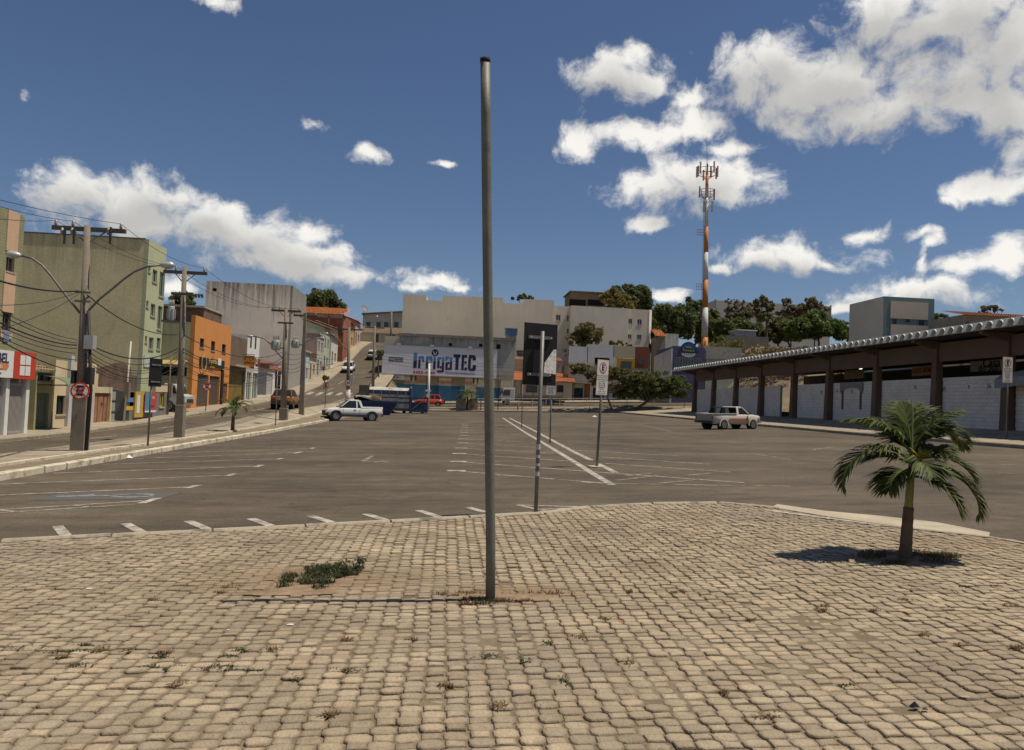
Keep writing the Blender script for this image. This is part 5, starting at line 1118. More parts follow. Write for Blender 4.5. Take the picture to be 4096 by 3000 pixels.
mb = MB(); mb.prism([(cx + 2.2*k_*math.cos(a), cz - .75*k_ + 1.2*k_*math.sin(a)) for a in [-math.pi*k/14 for k in range(15)]][::-1], 'y', YV - .17, YV - .065); mb.build('print', flat('pale_grey_sign', (.48, .48, .44), .5), b)
text('Fonseca', 1.05*k_, (cx, YV - .2, cz + .1*k_), RF, flat('lime_print', (.26, .34, .06)), b, bold=.015, xs=1.05); text('Padaria', .55*k_, (cx, YV - .2, cz + 1.05*k_), RF, M_wsheet, b, xs=1.05)
# stained low wall to its right and the greenish shop under it
h = PYr(*P6(692, 850), *P6(1055, 742), YV + .5); b = thing('pale_parapet_shop', 'low greenish shop with flaking grey parapet behind the market roof', 'shop', ((h[0]+h[1])/2, YV + 4, 3))
MB().box(h[0], h[1], YV + .3, YV + .6, h[2], h[3]).build('parapet', mat('flaking_parapet', (.40, .37, .31), .95, 0, .3, 2.5, .2, 8, blotch=(2.5, .52, (.16, .14, .11), .8)), b)
MB().box(h[0], h[1], YV + .4, YV + 7, 1.5, h[2] - .004).build('wall', M_pl['green'], b)
for k in (.05, .3): MB().box(h[0] + (h[1]-h[0])*k, h[0] + (h[1]-h[0])*(k+.14), YV + .34, YV + .396, h[2] - 2.0, h[2] - .7).build('window', GLASS, b)
# -- hillside: block wall, white tank house, small houses between the trees, long white hall
def simple(name, label, cat, hpx, Y, dep, m, zlow=None, roof=None, parts=()):
    h = PYr(*hpx, Y); o = thing(name, label, cat, ((h[0]+h[1])/2, Y + dep/2, h[2] if zlow is None else zlow)); MB().box(h[0], h[1], Y, Y + dep, h[2] if zlow is None else zlow, h[3]).build('wall', m, o)
    for p in parts:
        w = PYr(*p, Y); MB().box(w[0], w[1], Y - .05, Y - .004, w[2], w[3]).build('window', GLASS, o)
    return o, h
simple('block_wall', 'bare grey block wall on the hillside below the palm', 'wall', (*P6(900, 745), *P6(1335, 632)), 124, .3, mat('grey_block_wall', (.20, .185, .155), .95, 0, .15, 1, .2, 10), 8)
o, h = simple('white_pavilion', 'small white ribbed pavilion above the block wall', 'pavilion', (*P6(1025, 632), *P6(1195, 572)), 132, 4, M_white, 9)
mb = MB()
for k in range(9): mb.box(h[0] + (h[1]-h[0])*k/8 - .1, h[0] + (h[1]-h[0])*k/8 + .1, 131.85, 131.996, h[2], h[3])
mb.build('rib', flat('grey_rib', (.30, .32, .34)), o); o.children[-1]['kind'] = 'stuff'
MB().box(h[0] - .3, h[1] + .3, 131.7, 136.2, h[3] + .003, h[3] + .2).build('roof_slab', M_wsheet, o)
o, h = simple('long_hall', 'long pale hall on the ridge behind the trees', 'hall', (*P6(780, 420), *P6(1960, 318)), 190, 12, mat('pale_hall_sheet', (.44, .42, .38), .8), 10)
for k in range(6): MB().box(h[0] + (h[1]-h[0])*k/5.02, h[0] + (h[1]-h[0])*k/5.02 + .35, 189.8, 189.996, h[2], h[3] + .25).build('pier', flat('grey_pier', (.22, .22, .23)), o)
o, h = simple('hillside_cottage', 'white cottage with orange roof among the trees left of the mast', 'house', (*P6(280, 740), *P6(420, 600)), 128, 5, M_white, 6)
tile_roof(o, 'y', 127.3, 131, h[0] - 1.8, h[1] - 2.2, h[3] - .6, h[3] + .8, M_tile2, .3)
MB().box(h[0] - 1.6, h[0] - .01, 128, 131, 6, h[3] - .7).build('porch', mat('porch_wall', (.30, .24, .17), .9), o)
# -- telecom mast
YTW = 150.0
tx, tz = PY(2818, 1394, YTW)
def TW(u, v): return PY(u, v, YTW)
tp = Vector((tx, YTW, tz - 3)); ttop = TW(2829, 660)
mast = thing('telecom_mast', 'tall orange and white telecom mast with antenna rings at its top', 'mast', (tx, YTW, tz - 3))
M_mo = mat('mast_orange', (.50, .19, .04), .6, 0, .15, 1.5, 0, 8); M_mw = mat('mast_white', (.56, .54, .50), .6, 0, .12, 1.5, 0, 8)
bands = [(1450, 1350, M_mo), (1350, 1231, M_mw), (1231, 1120, M_mo), (1120, 1010, M_mw), (1010, 908, M_mo), (908, 792, M_mw), (792, 690, M_mo)]
def axis_at(v): 
    t = (v - 1394) / (660 - 1394); return 2818 + (2829 - 2818) * t
def rad(v): return max(.26, (14.0 + (7.0 - 14.0) * (1394 - v) / 600) / FPX * YTW)
for v0, v1, m in bands:
    (xa, za), (xb, zb) = TW(axis_at(v0), v0), TW(axis_at(v1), v1); MB().tube([(xa, YTW, za), (xb, YTW, zb)], [rad(v0), rad(v1)], 14).build('shaft', m, mast, True)
(xa, za), (xb, zb) = TW(axis_at(700), 700), TW(2828, 567); MB().tube([(xa, YTW, za), (xb, YTW, zb)], [.07, .03], 6).build('lightning_rod', M_iron, mast)
def ring(v, r, m, label, ants):
    x0, z0 = TW(axis_at(v), v); g = MB()
    for zz in (z0, z0 + 1.1): g.tube([(x0 + r*math.cos(a), YTW + r*math.sin(a), zz) for a in lin(0, 2*math.pi, 18)], .06, 5)
    for k in range(9): a = 2*math.pi*k/9; g.tube([(x0 + r*math.cos(a), YTW + r*math.sin(a), z0), (x0 + r*math.cos(a), YTW + r*math.sin(a), z0 + 1.1)], .04, 4); 
    for k in range(4): a = 2*math.pi*k/4 + .4; g.tube([(x0, YTW, z0 - 1.2), (x0 + r*math.cos(a), YTW + r*math.sin(a), z0)], .06, 4)
    pl = g.build('platform', m, mast)
    for k in range(ants):
        a = 2*math.pi*k/ants + .2; px, py = x0 + (r + .3)*math.cos(a), YTW + (r + .3)*math.sin(a); MB().box(px - .14, px + .14, py - .1, py + .1, z0 - .7 + (k % 2)*.6, z0 + 1.5 + (k % 2)*.6).build('panel_antenna', flat('antenna_grey', (.42, .40, .36)) if k % 3 else flat('antenna_brown', (.26, .13, .08)), pl)
ring(697, 1.75, mat('mast_rust', (.33, .11, .045), .7), '', 9); ring(782, 1.35, MATS['mast_rust'], '', 3)
for s, u in ((-1, 2813), (1, 2846)):
    x0, z0 = TW(u, 830); MB().box(x0 - .16, x0 + .16, YTW - .6, YTW - .3, z0 - 1.0, z0 + 1.2).tube([(x0, YTW - .45, z0), (TW(2826, 830)[0], YTW, z0)], .05, 5).build('panel_antenna', MATS['antenna_grey'], mast)
for v in (1158, 940):
    x0, z0 = TW(axis_at(v) - 26, v); g = MB()
    for dz in (0, .55, 1.1): g.tube([(x0 - .55, YTW, z0 + dz), (x0 + .9, YTW, z0 + dz)], .035, 4)
    for dx in (-.55, 0, .5): g.tube([(x0 + dx, YTW, z0), (x0 + dx, YTW, z0 + 1.1)], .03, 4)
    g.build('rest_platform', MATS['mast_rust'], mast)
g = MB(); (xa, za), (xb, zb) = TW(2803, 1390), TW(2817, 800)
g.tube([(xa - .1, YTW - .2, za), (xb - .1, YTW - .2, zb)], .03, 4).tube([(xa + .3, YTW - .2, za), (xb + .3, YTW - .2, zb)], .03, 4)
for k in range(70): t = k / 70; xq_ = xa + (xb - xa)*t; zq = za + (zb - za)*t; g.tube([(xq_ - .1, YTW - .2, zq), (xq_ + .3, YTW - .2, zq)], .02, 3)
o = g.build('ladder', M_iron, mast); o['kind'] = 'stuff'
# -- teal building and house beyond the market
def P7(x, y): return (3250 + x / 2.3605, 1100 + y / 2.3605)
YE = 92.0
h = PYr(*P7(662, 620), *P7(1152, 226), YE)
b = thing('teal_building', 'pale grey building with teal framed front and beige panels', 'building', ((h[0]+h[1])/2, YE + 8, 6))
M_teal = mat('teal_paint', (.135, .195, .20), .8, 0, .06, .8, 0, 12)
bands_ = [PYr(*P7(735, 480), *P7(1090, 412), YE)]
mb = MB(); wall_grid(mb, 'y', YE, YE + .3, h[0], h[1], 3, h[3], bands_); mb.build('front_wall', M_teal, b)
for (y0, y1) in ((265, 408), (482, 640)):
    q_ = PYr(*P7(733, y1), *P7(1090, y0), YE); MB().box(q_[0], q_[1], YE - .08, YE - .004, q_[2], q_[3]).build('panel', mat('beige_front_panel', (.48, .40, .31), .85, 0, .05, .6, 0, 12), b)
q_ = bands_[0]; MB().box(q_[0], q_[1], YE + .15, YE + .25, q_[2], q_[3]).build('loggia_wall', mat('teal_loggia', (.16, .24, .25), .8), b)
for (x0, x1, y0, y1) in ((765, 798, 412, 478), (888, 925, 412, 445), (1010, 1060, 420, 478)):
    w = PYr(*P7(x0, y1), *P7(x1, y0), YE); MB().box(w[0], w[1], YE + .1, YE + .148, w[2], w[3]).build('window', GLASS, b)
dep = PX(*P7(348, 385), h[0])[0]
MB().box(h[0] - .003, h[0] + .3, YE + .004, dep, 3, h[3] - .002).build('side_wall', mat('pale_grey_side', (.52, .49, .40), .92, 0, .07, .4, .05, 15), b)
MB().box(h[0] + .302, h[1] - .02, YE + .302, dep, 3, h[3] - .2).build('core', M_teal, b)
YR_ = 84.0; h = PYr(*P7(1430, 560), *P7(1975, 400), YR_)
b = thing('ridge_house', 'weathered house with low orange tiled roof above the market eaves', 'house', ((h[0]+h[1])/2, YR_ + 3, 6))
MB().box(h[0], h[1] + 6, YR_, YR_ + 6, 5, h[3]).build('wall', mat('grey_brown_wall', (.27, .235, .185), .92, 0, .2, .8, .1, 12, blotch=(.8, .55, (.15, .12, .09), .6)), b)
tile_roof(b, 'y', YR_ - .6, YR_ + 3.5, h[0] - .5, h[1] + 6.4, h[3] - .15, h[3] + .75, M_tile, .3)
MB().box(h[0] - 3.2, h[0] - .01, YR_ + .5, YR_ + 5, 5, h[3] - 1.7).build('annex', mat('annex_wall', (.34, .29, .2), .92), b)
w = PYr(*P7(1445, 500), *P7(1480, 440), YR_); MB().box(w[0], w[1], YR_ - .05, YR_ - .004, w[2], w[3]).build('window', GLASS, b)
# ================================================================== market hall on the right
XM = 28.0; YM0, DY = 88.1, 6.22
mk = thing('market_hall', 'long open market hall with brown pillars, white block walls and scalloped roof edge', 'market hall', (XM + 4, 55, WALK(XM, 55)))
M_brown = mat('brown_pillar_paint', (.16, .10, .068), .85, 0, .15, 1.2, .1, 15)
M_beam = mat('brown_beam_paint', (.15, .10, .072), .85, 0, .12, .8, .1, 15)
XR = 26.1
ze = PX(3504, 1371, XR)[1]
PIL = [PX(u, 1682, XM - .16)[0] for u in (2776, 2851, 2940, 3042, 3172, 3313, 3504, 3743, 4030)]; DY = PIL[-2] - PIL[-1]
PIL += [PIL[-1] - DY * k for k in (1, 2, 3)]; YM0 = PIL[0]
for y in PIL:
    zb = WALK(XM, y) - .1; mb = MB()
    mb.hexa([(XM - .42, y - .27, zb), (XM + .10, y - .27, zb), (XM + .10, y + .27, zb), (XM - .42, y + .27, zb)], [(XM - .30, y - .19, ze - .12), (XM + .06, y - .19, ze - .12), (XM + .06, y + .19, ze - .12), (XM - .30, y + .19, ze - .12)]); mb.build('pillar', M_brown, mk)
zbm0 = PX(3504, 1405, XM)[1]
for y0, y1 in zip(PIL[1:], PIL): MB().box(XM - .2, XM + .05, y0 + .24, y1 - .24, ze - 1.28, ze - .22).build('beam', M_beam, mk)
# cantilever ribs to the eaves
for y in PIL: MB().hexa([(XR + .25, y - .12, ze - .22), (XM - .31, y - .12, ze - .55), (XM - .31, y + .12, ze - .55), (XR + .25, y + .12, ze - .22)], [(XR + .25, y - .12, ze - .1), (XM - .31, y - .12, ze - .1), (XM - .31, y + .12, ze - .1), (XR + .25, y + .12, ze - .1)]).build('rib', M_brown, mk)
# roof of channel units: every unit one piece
M_rtile = mat('fibre_cement_roof', (.68, .67, .60), .85, 0, .12, 1.0, .1, 15, blotch=(2, .6, (.30, .30, .26), .5))
prof = [(-.36, .0), (-.27, .0), (-.25, .03), (-.21, .20), (-.13, .30), (0, .345), (.13, .30), (.21, .20), (.25, .03), (.27, .0), (.36, .0)]
def unit_mesh():
    mb = MB(); n = len(prof)
    for (x, dz) in ((0, 0), (17, 1.4)):
        for th in (0, -.028): mb.v += [(x, p, z + dz + th) for p, z in prof]
    for i in range(n - 1): mb.f += [(i, i+1, 2*n+i+1, 2*n+i), (n+i+1, n+i, 3*n+i, 3*n+i+1), (i+1, i, n+i, n+i+1)]
    for i in range(n - 1):
        (p0, q0), (p1, q1) = prof[i], prof[i+1]; mb.add([(-.10 + q0*.55, p0, q0 - .03), (-.10 + q1*.55, p1, q1 - .03), (.12, p1, .40), (.12, p0, .40), (-.04 + q0*.55, p0, q0 - .03), (-.04 + q1*.55, p1, q1 - .03), (.16, p1, .40), (.16, p0, .40)], [(0, 3, 2, 1), (4, 5, 6, 7), (3, 7, 6, 2), (0, 1, 5, 4)])
    me = bpy.data.meshes.new('roof_unit'); me.from_pydata(mb.v, [], mb.f); me.materials.append(M_rtile); return me
um = unit_mesh(); yend = PX(2692, 1490, XR)[0]
off = mk['_o']
for k in range(int((yend - 12) / .722)):
    o = bpy.data.objects.new('roof_unit', um); COL.objects.link(o); o.parent = mk; o.location = (XR - off[0], yend - .36 - k*.722 - off[1], ze - .05 - off[2])
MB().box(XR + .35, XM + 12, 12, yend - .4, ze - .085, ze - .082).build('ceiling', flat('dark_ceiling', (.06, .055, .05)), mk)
# white painted block panels between the pillars
M_blockw = mat('white_painted_block', (.74, .69, .62), .9, 0, .08, .8, .15, 25, tone=.07, blotch=(.9, .60, (.47, .44, .42), .5))
M_mort = mat('white_mortar', (.43, .42, .40), .95, 0, .1, 1, 0, 20)
bm = MB(); bm.box(-.006, .05, -.192, .192, -.092, .092); bme = bpy.data.meshes.new('block'); bme.from_pydata(bm.v, [], bm.f); bme.materials.append(M_blockw)
at = bme.attributes.new('tone', 'FLOAT', 'FACE'); at.data.foreach_set('value', [0.] * 6)
cnt = 0; rest = MB()
slots = []
for k, (y1, y0) in enumerate(zip(PIL, PIL[1:])):
    zb = WALK(XM, (y0+y1)/2) - .1; zt = PX(3504, 1523, XM)[1]
    gap = 3 if k == 4 else 0
    a0, a1 = y0 + .33, y1 - .33
    if k == 3: a0 += 2.6
    if k == 4: a0 += .1
    MB().box(XM + .01, XM + .2, a0, a1, zb, zt - .02).build('wall_panel', M_mort, mk)
    rws = int((zt - zb) / .2); cols = int((a1 - a0) / .4)
    for r in range(rws):
        for c_ in range(cols + 2):
            lo, hi = a0 + c_ * .4 - (r % 2) * .2, a0 + c_ * .4 - (r % 2) * .2 + .4
            lo, hi = max(lo, a0), min(hi, a1)
            if hi - lo < .05: continue
            slots.append(((lo + hi) / 2, zt - .12 - r * .2, hi - lo - .016))
vis = [(y, z, proj((XM, y, z)), l) for y, z, l in slots]
vis.sort(key=lambda s: (0 if s[2] and s[2][0] < 4090 else 1, s[0]))
for i, (y, z, _, ln) in enumerate(vis):
    if i < 298:
        o = bpy.data.objects.new('block', bme); COL.objects.link(o); o.parent = mk; o.location = (XM - off[0], y - off[1], z - off[2]); o.rotation_euler = (0, random.uniform(-.012, .012), 0); o.scale = (1, ln / .384, 1)
    else: rest.box(XM - .006, XM + .05, y - ln/2, y + ln/2, z - .092, z + .092, random.random())
o = rest.build('blocks', M_blockw, mk); o['kind'] = 'stuff'
# recessed bay with door, pediment frame and hand painted numbers
yk = PIL[4]; MB().box(XM + 1.0, XM + 1.2, PIL[4] + .4, PIL[4] + 2.9, WALK(XM, 65) - .1, 4.0).build('recess_wall', M_mort, mk)
MB().box(XM + .92, XM + .99, PIL[4] + .9, PIL[4] + 1.7, 1.9, 3.6).build('door', M_dark, mk)
y0, y1 = PX(*P7(285, 1300), XM)[0], PX(*P7(455, 1300), XM)[0]; zt = PX(*P7(370, 1015), XM)[1]; zb = WALK(XM, 54)
mb = MB(); mb.box(XM - .07, XM - .012, y1 - .1, y1 + .08, zb + .8, zt - .6).box(XM - .07, XM - .012, y0 - .08, y0 + .1, zb + .8, zt - .6); mb.build('trim_post', M_brown, mk)
mb = MB(); mb.prism([(y1 - .3, zt - .75), (y1 - .3, zt), (y0 + .3, zt), (y0 + .3, zt - .75), (y0 - .3, zt - .45), ((y0+y1)/2, zt - .35), (y1 + .3, zt - .45)], 'x', XM - .10, XM - .075); mb.build('pediment', mat('grey_pediment', (.25, .24, .22), .9), mk)
for (x, y) in ((1243, 1075), (1478, 1062), (1668, 1050), (1800, 1045), (970, 1065), (235, 1100), (375, 1100), (85, 1105)):
    yy, zz = PX(*P7(x, y), XM); text('%d' % (8 + (x // 7) % 70), .33, (XM - .011, yy, zz), (R(90), 0, R(-90)), flat('faint_number_paint', (.22, .22, .24)), mk, bold=.008)
# inside: back wall, stalls signs, hanging lamps
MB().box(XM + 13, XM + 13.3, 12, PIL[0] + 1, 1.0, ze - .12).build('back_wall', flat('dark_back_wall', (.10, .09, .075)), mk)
MB().box(XM + .4, XM + 13, 12, PIL[0] + .5, .8, WALK(XM, 50) - .02).build('floor_slab', M_conc, mk)
def stall_sign(label, x0, y0, x1, y1, X, m, txts):
    a, b_ = PX(*P7(x0, y1), X), PX(*P7(x1, y0), X); o = thing('stall_sign', label, 'sign', (X, (a[0]+b_[0])/2, a[1]), 'signs of the stalls inside the market'); MB().box(X, X + .1, min(a[0], b_[0]), max(a[0], b_[0]), a[1], b_[1]).build('panel', m, o)
    MB().box(X + .104, X + .2, (a[0]+b_[0])/2 - .06, (a[0]+b_[0])/2 + .06, 1.4, b_[1] - .1).build('post', M_iron, o)
    for t, fx, fz, s, mm in txts: text(t, s, (X - .008, a[0] + (b_[0]-a[0])*fx, a[1] + (b_[1]-a[1])*fz), (R(90), 0, R(-90)), mm, o, bold=.012)
XI = XM + 3
stall_sign('pale stall sign reading Casa do Suin behind the white wall', 1490, 795, 1790, 915, XI, flat('pale_stall_sign', (.52, .50, .42)), (('Casa', .68, .72, .75, M_navy), ('do Suin', .62, .27, .62, M_navy)))
stall_sign('red and yellow stall sign in the next bay', 935, 850, 1120, 955, XI, flat('yellow_stall_sign', (.44, .36, .14)), (('TUDO BOM', .5, .5, .42, MATS['red_print']),))
stall_sign('faded cream stall sign beside a blue box', 298, 890, 480, 985, XI, flat('cream_stall_sign', (.42, .38, .25)), ())
for i, (x, y, lab) in enumerate(((1697, 730, 'hanging lamp in the bay with the pale sign'), (775, 812, 'hanging lamp right of the middle pillar'), (455, 850, 'hanging lamp above the faded cream sign'))):
    yy, zz = PX(*P7(x, y), XM + 2); o = thing('hanging_lamp', lab, 'lamp', (XM + 2, yy, zz), 'lamps hanging in the market'); mb = MB(); mb.tube([(XM + 2, yy, zz + .22), (XM + 2, yy, zz + .02), (XM + 2, yy, zz - .2)], [.06, .28, .36], 14); mb.build('shade', flat('lamp_enamel', (.55, .60, .52), .4), o, True)
    MB().blob((XM + 2, yy, zz - .18), .16, .16, .14).build('bulb', mat('lit_bulb', (.8, .85, .75), .5, emit=((.85, 1, .85), 1.6)), o, True); MB().tube([(XM + 2, yy, zz + .2), (XM + 2, yy, ze)], .015, 4).build('cord', M_iron, o)
yy, zz = PX(*P7(1950, 930), XM - .3); o = thing('tarpaulin', 'grey tarpaulin slung beside the last pillar at the right edge', 'tarpaulin', (XM - .6, yy - 2, zz)); mb = MB(); mb.hexa([(XM - .9, yy - 5, zz - .3), (XM - .5, yy - 5, zz - .1), (XM - .5, yy + .9, zz - .6), (XM - .9, yy + .9, zz - .75)], [(XM - .9, yy - 5, zz + .1), (XM - .5, yy - 5, zz + .5), (XM - .5, yy + .9, zz + .0), (XM - .9, yy + .9, zz - .3)]); mb.build('sheet', mat('grey_tarp', (.24, .25, .27), .7), o)
# ================================================================== poles and overhead lines
M_cpole = mat('concrete_pole', (.205, .172, .132), .9, 0, .18, 1.5, .2, 20, blotch=(1.6, .56, (.13, .108, .085), .6))
M_wood = mat('crossarm_timber', (.10, .08, .065), .9, 0, .2, 4, .1, 20)
M_ins = flat('insulator_glaze', (.30, .27, .24), .25)
M_tank = mat('transformer_grey', (.36, .36, .34), .55, .2, .1, 2, 0, 0)
M_lampc = mat('lamp_housing', (.45, .44, .41), .4, .3, .06, 3, 0, 0, .5)
M_wire = flat('black_cable', (.02, .02, .02), .7)
ATT = {}
def upole(key, label, ub, vb, ut, vt, Y, zbase, r0=.16, r1=.10, arm=1.0, armang=0., square=False, sleeve=True, arm_t=.972):
    xb, zb = PY(ub, vb, Y); xt, zt = PY(ut, vt, Y); zb = zbase
    p = thing('utility_pole', label, 'utility pole', (xb, Y, zb), 'utility poles along the street')
    mb = MB()
    if square:
        mb.hexa([(xb-r0, Y-r0*.8, zb-.3), (xb+r0, Y-r0*.8, zb-.3), (xb+r0, Y+r0*.8, zb-.3), (xb-r0, Y+r0*.8, zb-.3)], [(xt-r1, Y-r1*.8, zt), (xt+r1, Y-r1*.8, zt), (xt+r1, Y+r1*.8, zt), (xt-r1, Y+r1*.8, zt)]); mb.build('shaft', M_cpole, p, bevel=.02)
    else: mb.tube([(xb, Y, zb-.3), (xt, Y, zt)], [r0, r1], 14); mb.build('shaft', M_cpole, p, True)
    H = zt - zb
    def ax(t): return Vector((xb + (xt-xb)*t, Y, zb + H*t))
    if arm:
        c = ax(arm_t); d = Vector((math.cos(armang), math.sin(armang), 0)); n = Vector((-d.y, d.x, 0)) * .06
        a0, a1 = c - d*arm + n*2.2, c + d*arm + n*2.2
        q = MB(); q.hexa([a0-n+Vector((0,0,-.075)), a1-n+Vector((0,0,-.06)), a1+n+Vector((0,0,-.06)), a0+n+Vector((0,0,-.06))], [a0-n+Vector((0,0,.06)), a1-n+Vector((0,0,.06)), a1+n+Vector((0,0,.06)), a0+n+Vector((0,0,.06))]); q.build('crossarm', M_wood, p)
        ends = []
        for s in (-.92, -.45, .86):
            b0 = c + d*arm*s + n*2.2 + Vector((0,0,.06)); MB().tube([b0, b0+Vector((0,0,.05)), b0+Vector((0,0,.10)), b0+Vector((0,0,.16))], [.025, .05, .035, .045], 8).build('insulator', M_ins, p, True); ends.append(b0 + Vector((0,0,.16)))
        for s in (-1, 1): MB().tube([c + d*.45*s*arm + n*2 - Vector((0,0,.06)), ax(arm_t) - Vector((0,0,.45))], .022, 5).build('brace', M_galv, p)
        ATT[key] = dict(top=ends, ax=ax, H=H)
    else: ATT[key] = dict(top=[ax(.98)]*3, ax=ax, H=H)
    return p, ax
def lamp_arm(p, pts, hl, nm='lamp_arm'):
    a = MB().tube(pts, [.035]*len(pts), 8).build(nm, M_galv, p, True)
    e, d = Vector(pts[-1]), (Vector(pts[-1]) - Vector(pts[-2])).normalized(); d = Vector((d.x, d.y, d.z*.35)).normalized()
    hd = MB(); rings = [(0, .05), (.08, .10), (.25, .145), (.5, .15), (.62, .10), (.68, .03)]
    hd.tube([e + d*(s*hl) for s, r in rings], [r*hl*1.15 for s, r in rings], 12); hd.build('lamp_head', M_lampc, a, True)
    MB().blob(tuple(e + d*.36*hl - Vector((0,0,.10*hl))), .17*hl, .13*hl, .1*hl).build('lamp_glass', flat('lamp_lens', (.34, .33, .30), .2), a, True)
def transformer(p, c, r=.28, h=.75):
    t = MB().tube([(c[0], c[1], c[2]), (c[0], c[1], c[2]+.03), (c[0], c[1], c[2]+h-.03), (c[0], c[1], c[2]+h)], [r*.92, r, r, r*.9], 16).build('transformer', M_tank, p, True)
    for s in (-.5, 0, .5): MB().tube([(c[0]+r*s, c[1], c[2]+h), (c[0]+r*s*1.1, c[1], c[2]+h+.08), (c[0]+r*s*1.2, c[1], c[2]+h+.26)], [.03, .045, .02], 7).build('bushing', M_ins, t, True)
    for k in range(7):
        a = 2*math.pi*k/7; MB().box(c[0]+math.cos(a)*r*1.08-.03, c[0]+math.cos(a)*r*1.08+.03, c[1]+math.sin(a)*r*1.08-.03, c[1]+math.sin(a)*r*1.08+.03, c[2]+.1, c[2]+h-.12).build('cooling_fin', M_tank, t)
Y1 = 23.8; zp = MED(-11.3, Y1)
def z1p(x, y): return PY(x / 2.753, 780 + y / 2.753, Y1)
p1, ax1 = upole('p1', 'thick concrete pole with two curved lamp arms and a no stopping sign', 318, 1790, 349.5, 903, Y1, zp, .165, .085, 1.05, arm_t=.988)
def arm_pts(l): return [(z1p(x, y)[0], Y1 + dy, z1p(x, y)[1]) for x, y, dy in l]
lamp_arm(p1, arm_pts([(880,1300,0),(780,1165,-.05),(690,1040,-.1),(590,895,-.15),(500,785,-.2),(400,712,-.25),(300,690,-.3)]), .62)
lamp_arm(p1, arm_pts([(950,1300,0),(1090,1140,.05),(1200,1045,.1),(1330,925,.15),(1450,830,.2),(1580,772,.25),(1720,752,.3)]), .62)
for x in (735, 838, 1235):
    a = z1p(x, 400); MB().tube([(a[0], Y1-.1, a[1]+.1), (a[0], Y1-.1, a[1]-.4)], .035, 6).build('fuse_cutout', M_iron, p1)
for x in (695, 805, 1205):
    a = z1p(x, 400); MB().tube([(a[0], Y1-.05, a[1]+.1), (a[0], Y1-.05, a[1]), (a[0], Y1-.05, a[1]-.12)], [.03, .06, .04], 8).build('arrester', M_ins, p1, True)
b_ = ax1(.02); mb = MB(); zsl = PY(330, 1585, Y1)[1]; mb.box(b_.x-.20, b_.x+.20, Y1-.19, Y1+.19, zp-.2, zsl); mb.build('plinth', M_cpole, p1, bevel=.02)
pipe = [(b_.x+.24, Y1-.1, zp), (b_.x+.27, Y1-.1, zsl + .2), (ax1(.62).x+.16, Y1-.1, ax1(.62).z)]; MB().tube(pipe, .05, 8).build('cable_riser', mat('black_riser', (.03,.025,.03), .6), p1, True)
a = ax1(.475); MB().box(a.x+.10, a.x+.36, Y1-.2, Y1+.05, a.z-.16, a.z+.24).build('junction_box', M_lampc, p1)
MB().box(a.x-.22, a.x-.13, Y1-.16, Y1+.1, a.z-1.2, a.z-.8).build('meter', M_iron, p1); MB().box(a.x+.2, a.x+.34, Y1-.16, Y1+.1, a.z-1.2, a.z-.7).build('meter', M_iron, p1)
for k in (.70, .66): 
    a = ax1(k); MB().box(a.x-.22, a.x+.22, Y1-.16, Y1-.11, a.z-.03, a.z+.03).build('rack', M_galv, p1)
def round_sign(name, label, c, r, nrm, parent_post=None, group='no stopping signs along the street', posts=None, m_post=None, number=None):
    c = Vector(c); nrm = Vector(nrm).normalized(); o = thing(name, label, 'traffic sign', tuple(posts[0]) if posts else tuple(c), group)
    MB().disc(c, nrm, r, .012, 32).build('panel', flat('sign_red', (.46, .045, .03), .5), o)
    MB().disc(c + nrm*.0125, nrm, r*.80, .004, 32).build('face', flat('sign_white', (.60, .58, .53), .5), o)
    t = Vector((-nrm.y, nrm.x, 0)).normalized() * -1
    if t.dot(Vector((1,0,0))) < 0 and abs(t.x) > .2: t = -t
    up = Vector((0, 0, 1)); f = c + nrm*.0185
    rz = math.atan2(t.y, t.x)
    if number: text(number, r*1.0, tuple(f), (R(90), 0, rz), M_black, o, bold=r*.02)
    else:
        text('E', r*1.55, tuple(f), (R(90), 0, rz), M_black, o, bold=r*.06, xs=1.05)
        mb = MB(); g = f + nrm*.008
        for s in (-1, 1):
            a = (t + up*s).normalized(); bn = (t*-s + up).normalized(); w = r*.085
            q = [g - a*r*.84 - bn*w, g + a*r*.84 - bn*w, g + a*r*.84 + bn*w, g - a*r*.84 + bn*w]; mb.add(q + [x + nrm*.004 for x in q], [(0,1,2,3), (4,5,6,7), (0,1,5,4), (1,2,6,5), (2,3,7,6), (3,0,4,7)])
        mb.build('cross', MATS['sign_red'], o)
    if posts: MB().tube(posts, .03, 8).build('post', m_post or M_galv, o, True)
    return o
cx, cz = PY(320, 1564, Y1 - .3); round_sign('no_stopping_sign', 'red ringed no stopping sign strapped to the thick lamp pole', (cx, Y1 - .3, cz), .255, (.25, -1, 0))
Y2 = 31.6; p2, ax2 = upole('p2', 'slender concrete pole beside the small median palm, nearest the orange building', 716, 1745, 738, 1069, Y2, MED(-11, Y2), .155, .085, .84)
sl = MED(-11, Y2); MB().box(ax2(0).x-.17, ax2(0).x+.17, Y2-.16, Y2+.16, sl-.2, sl+1.3).build('plinth', M_cpole, p2, bevel=.02)
a = ax2(.84); MB().box(a.x-.42, a.x+.42, Y2-.2, Y2-.1, a.z-.05, a.z+.05).build('lower_arm', M_wood, p2)
for s in (.5, .62, .74): MB().tube([(a.x+s, Y2-.15, a.z+.02), (a.x+s+.04, Y2-.15, a.z-.12)], [.05, .04], 6).build('fuse_cutout', M_iron, p2)
MB().tube([(a.x+.42, Y2-.15, a.z), (a.x+.78, Y2-.15, a.z-.02)], .025, 5).build('fuse_bar', M_galv, p2)
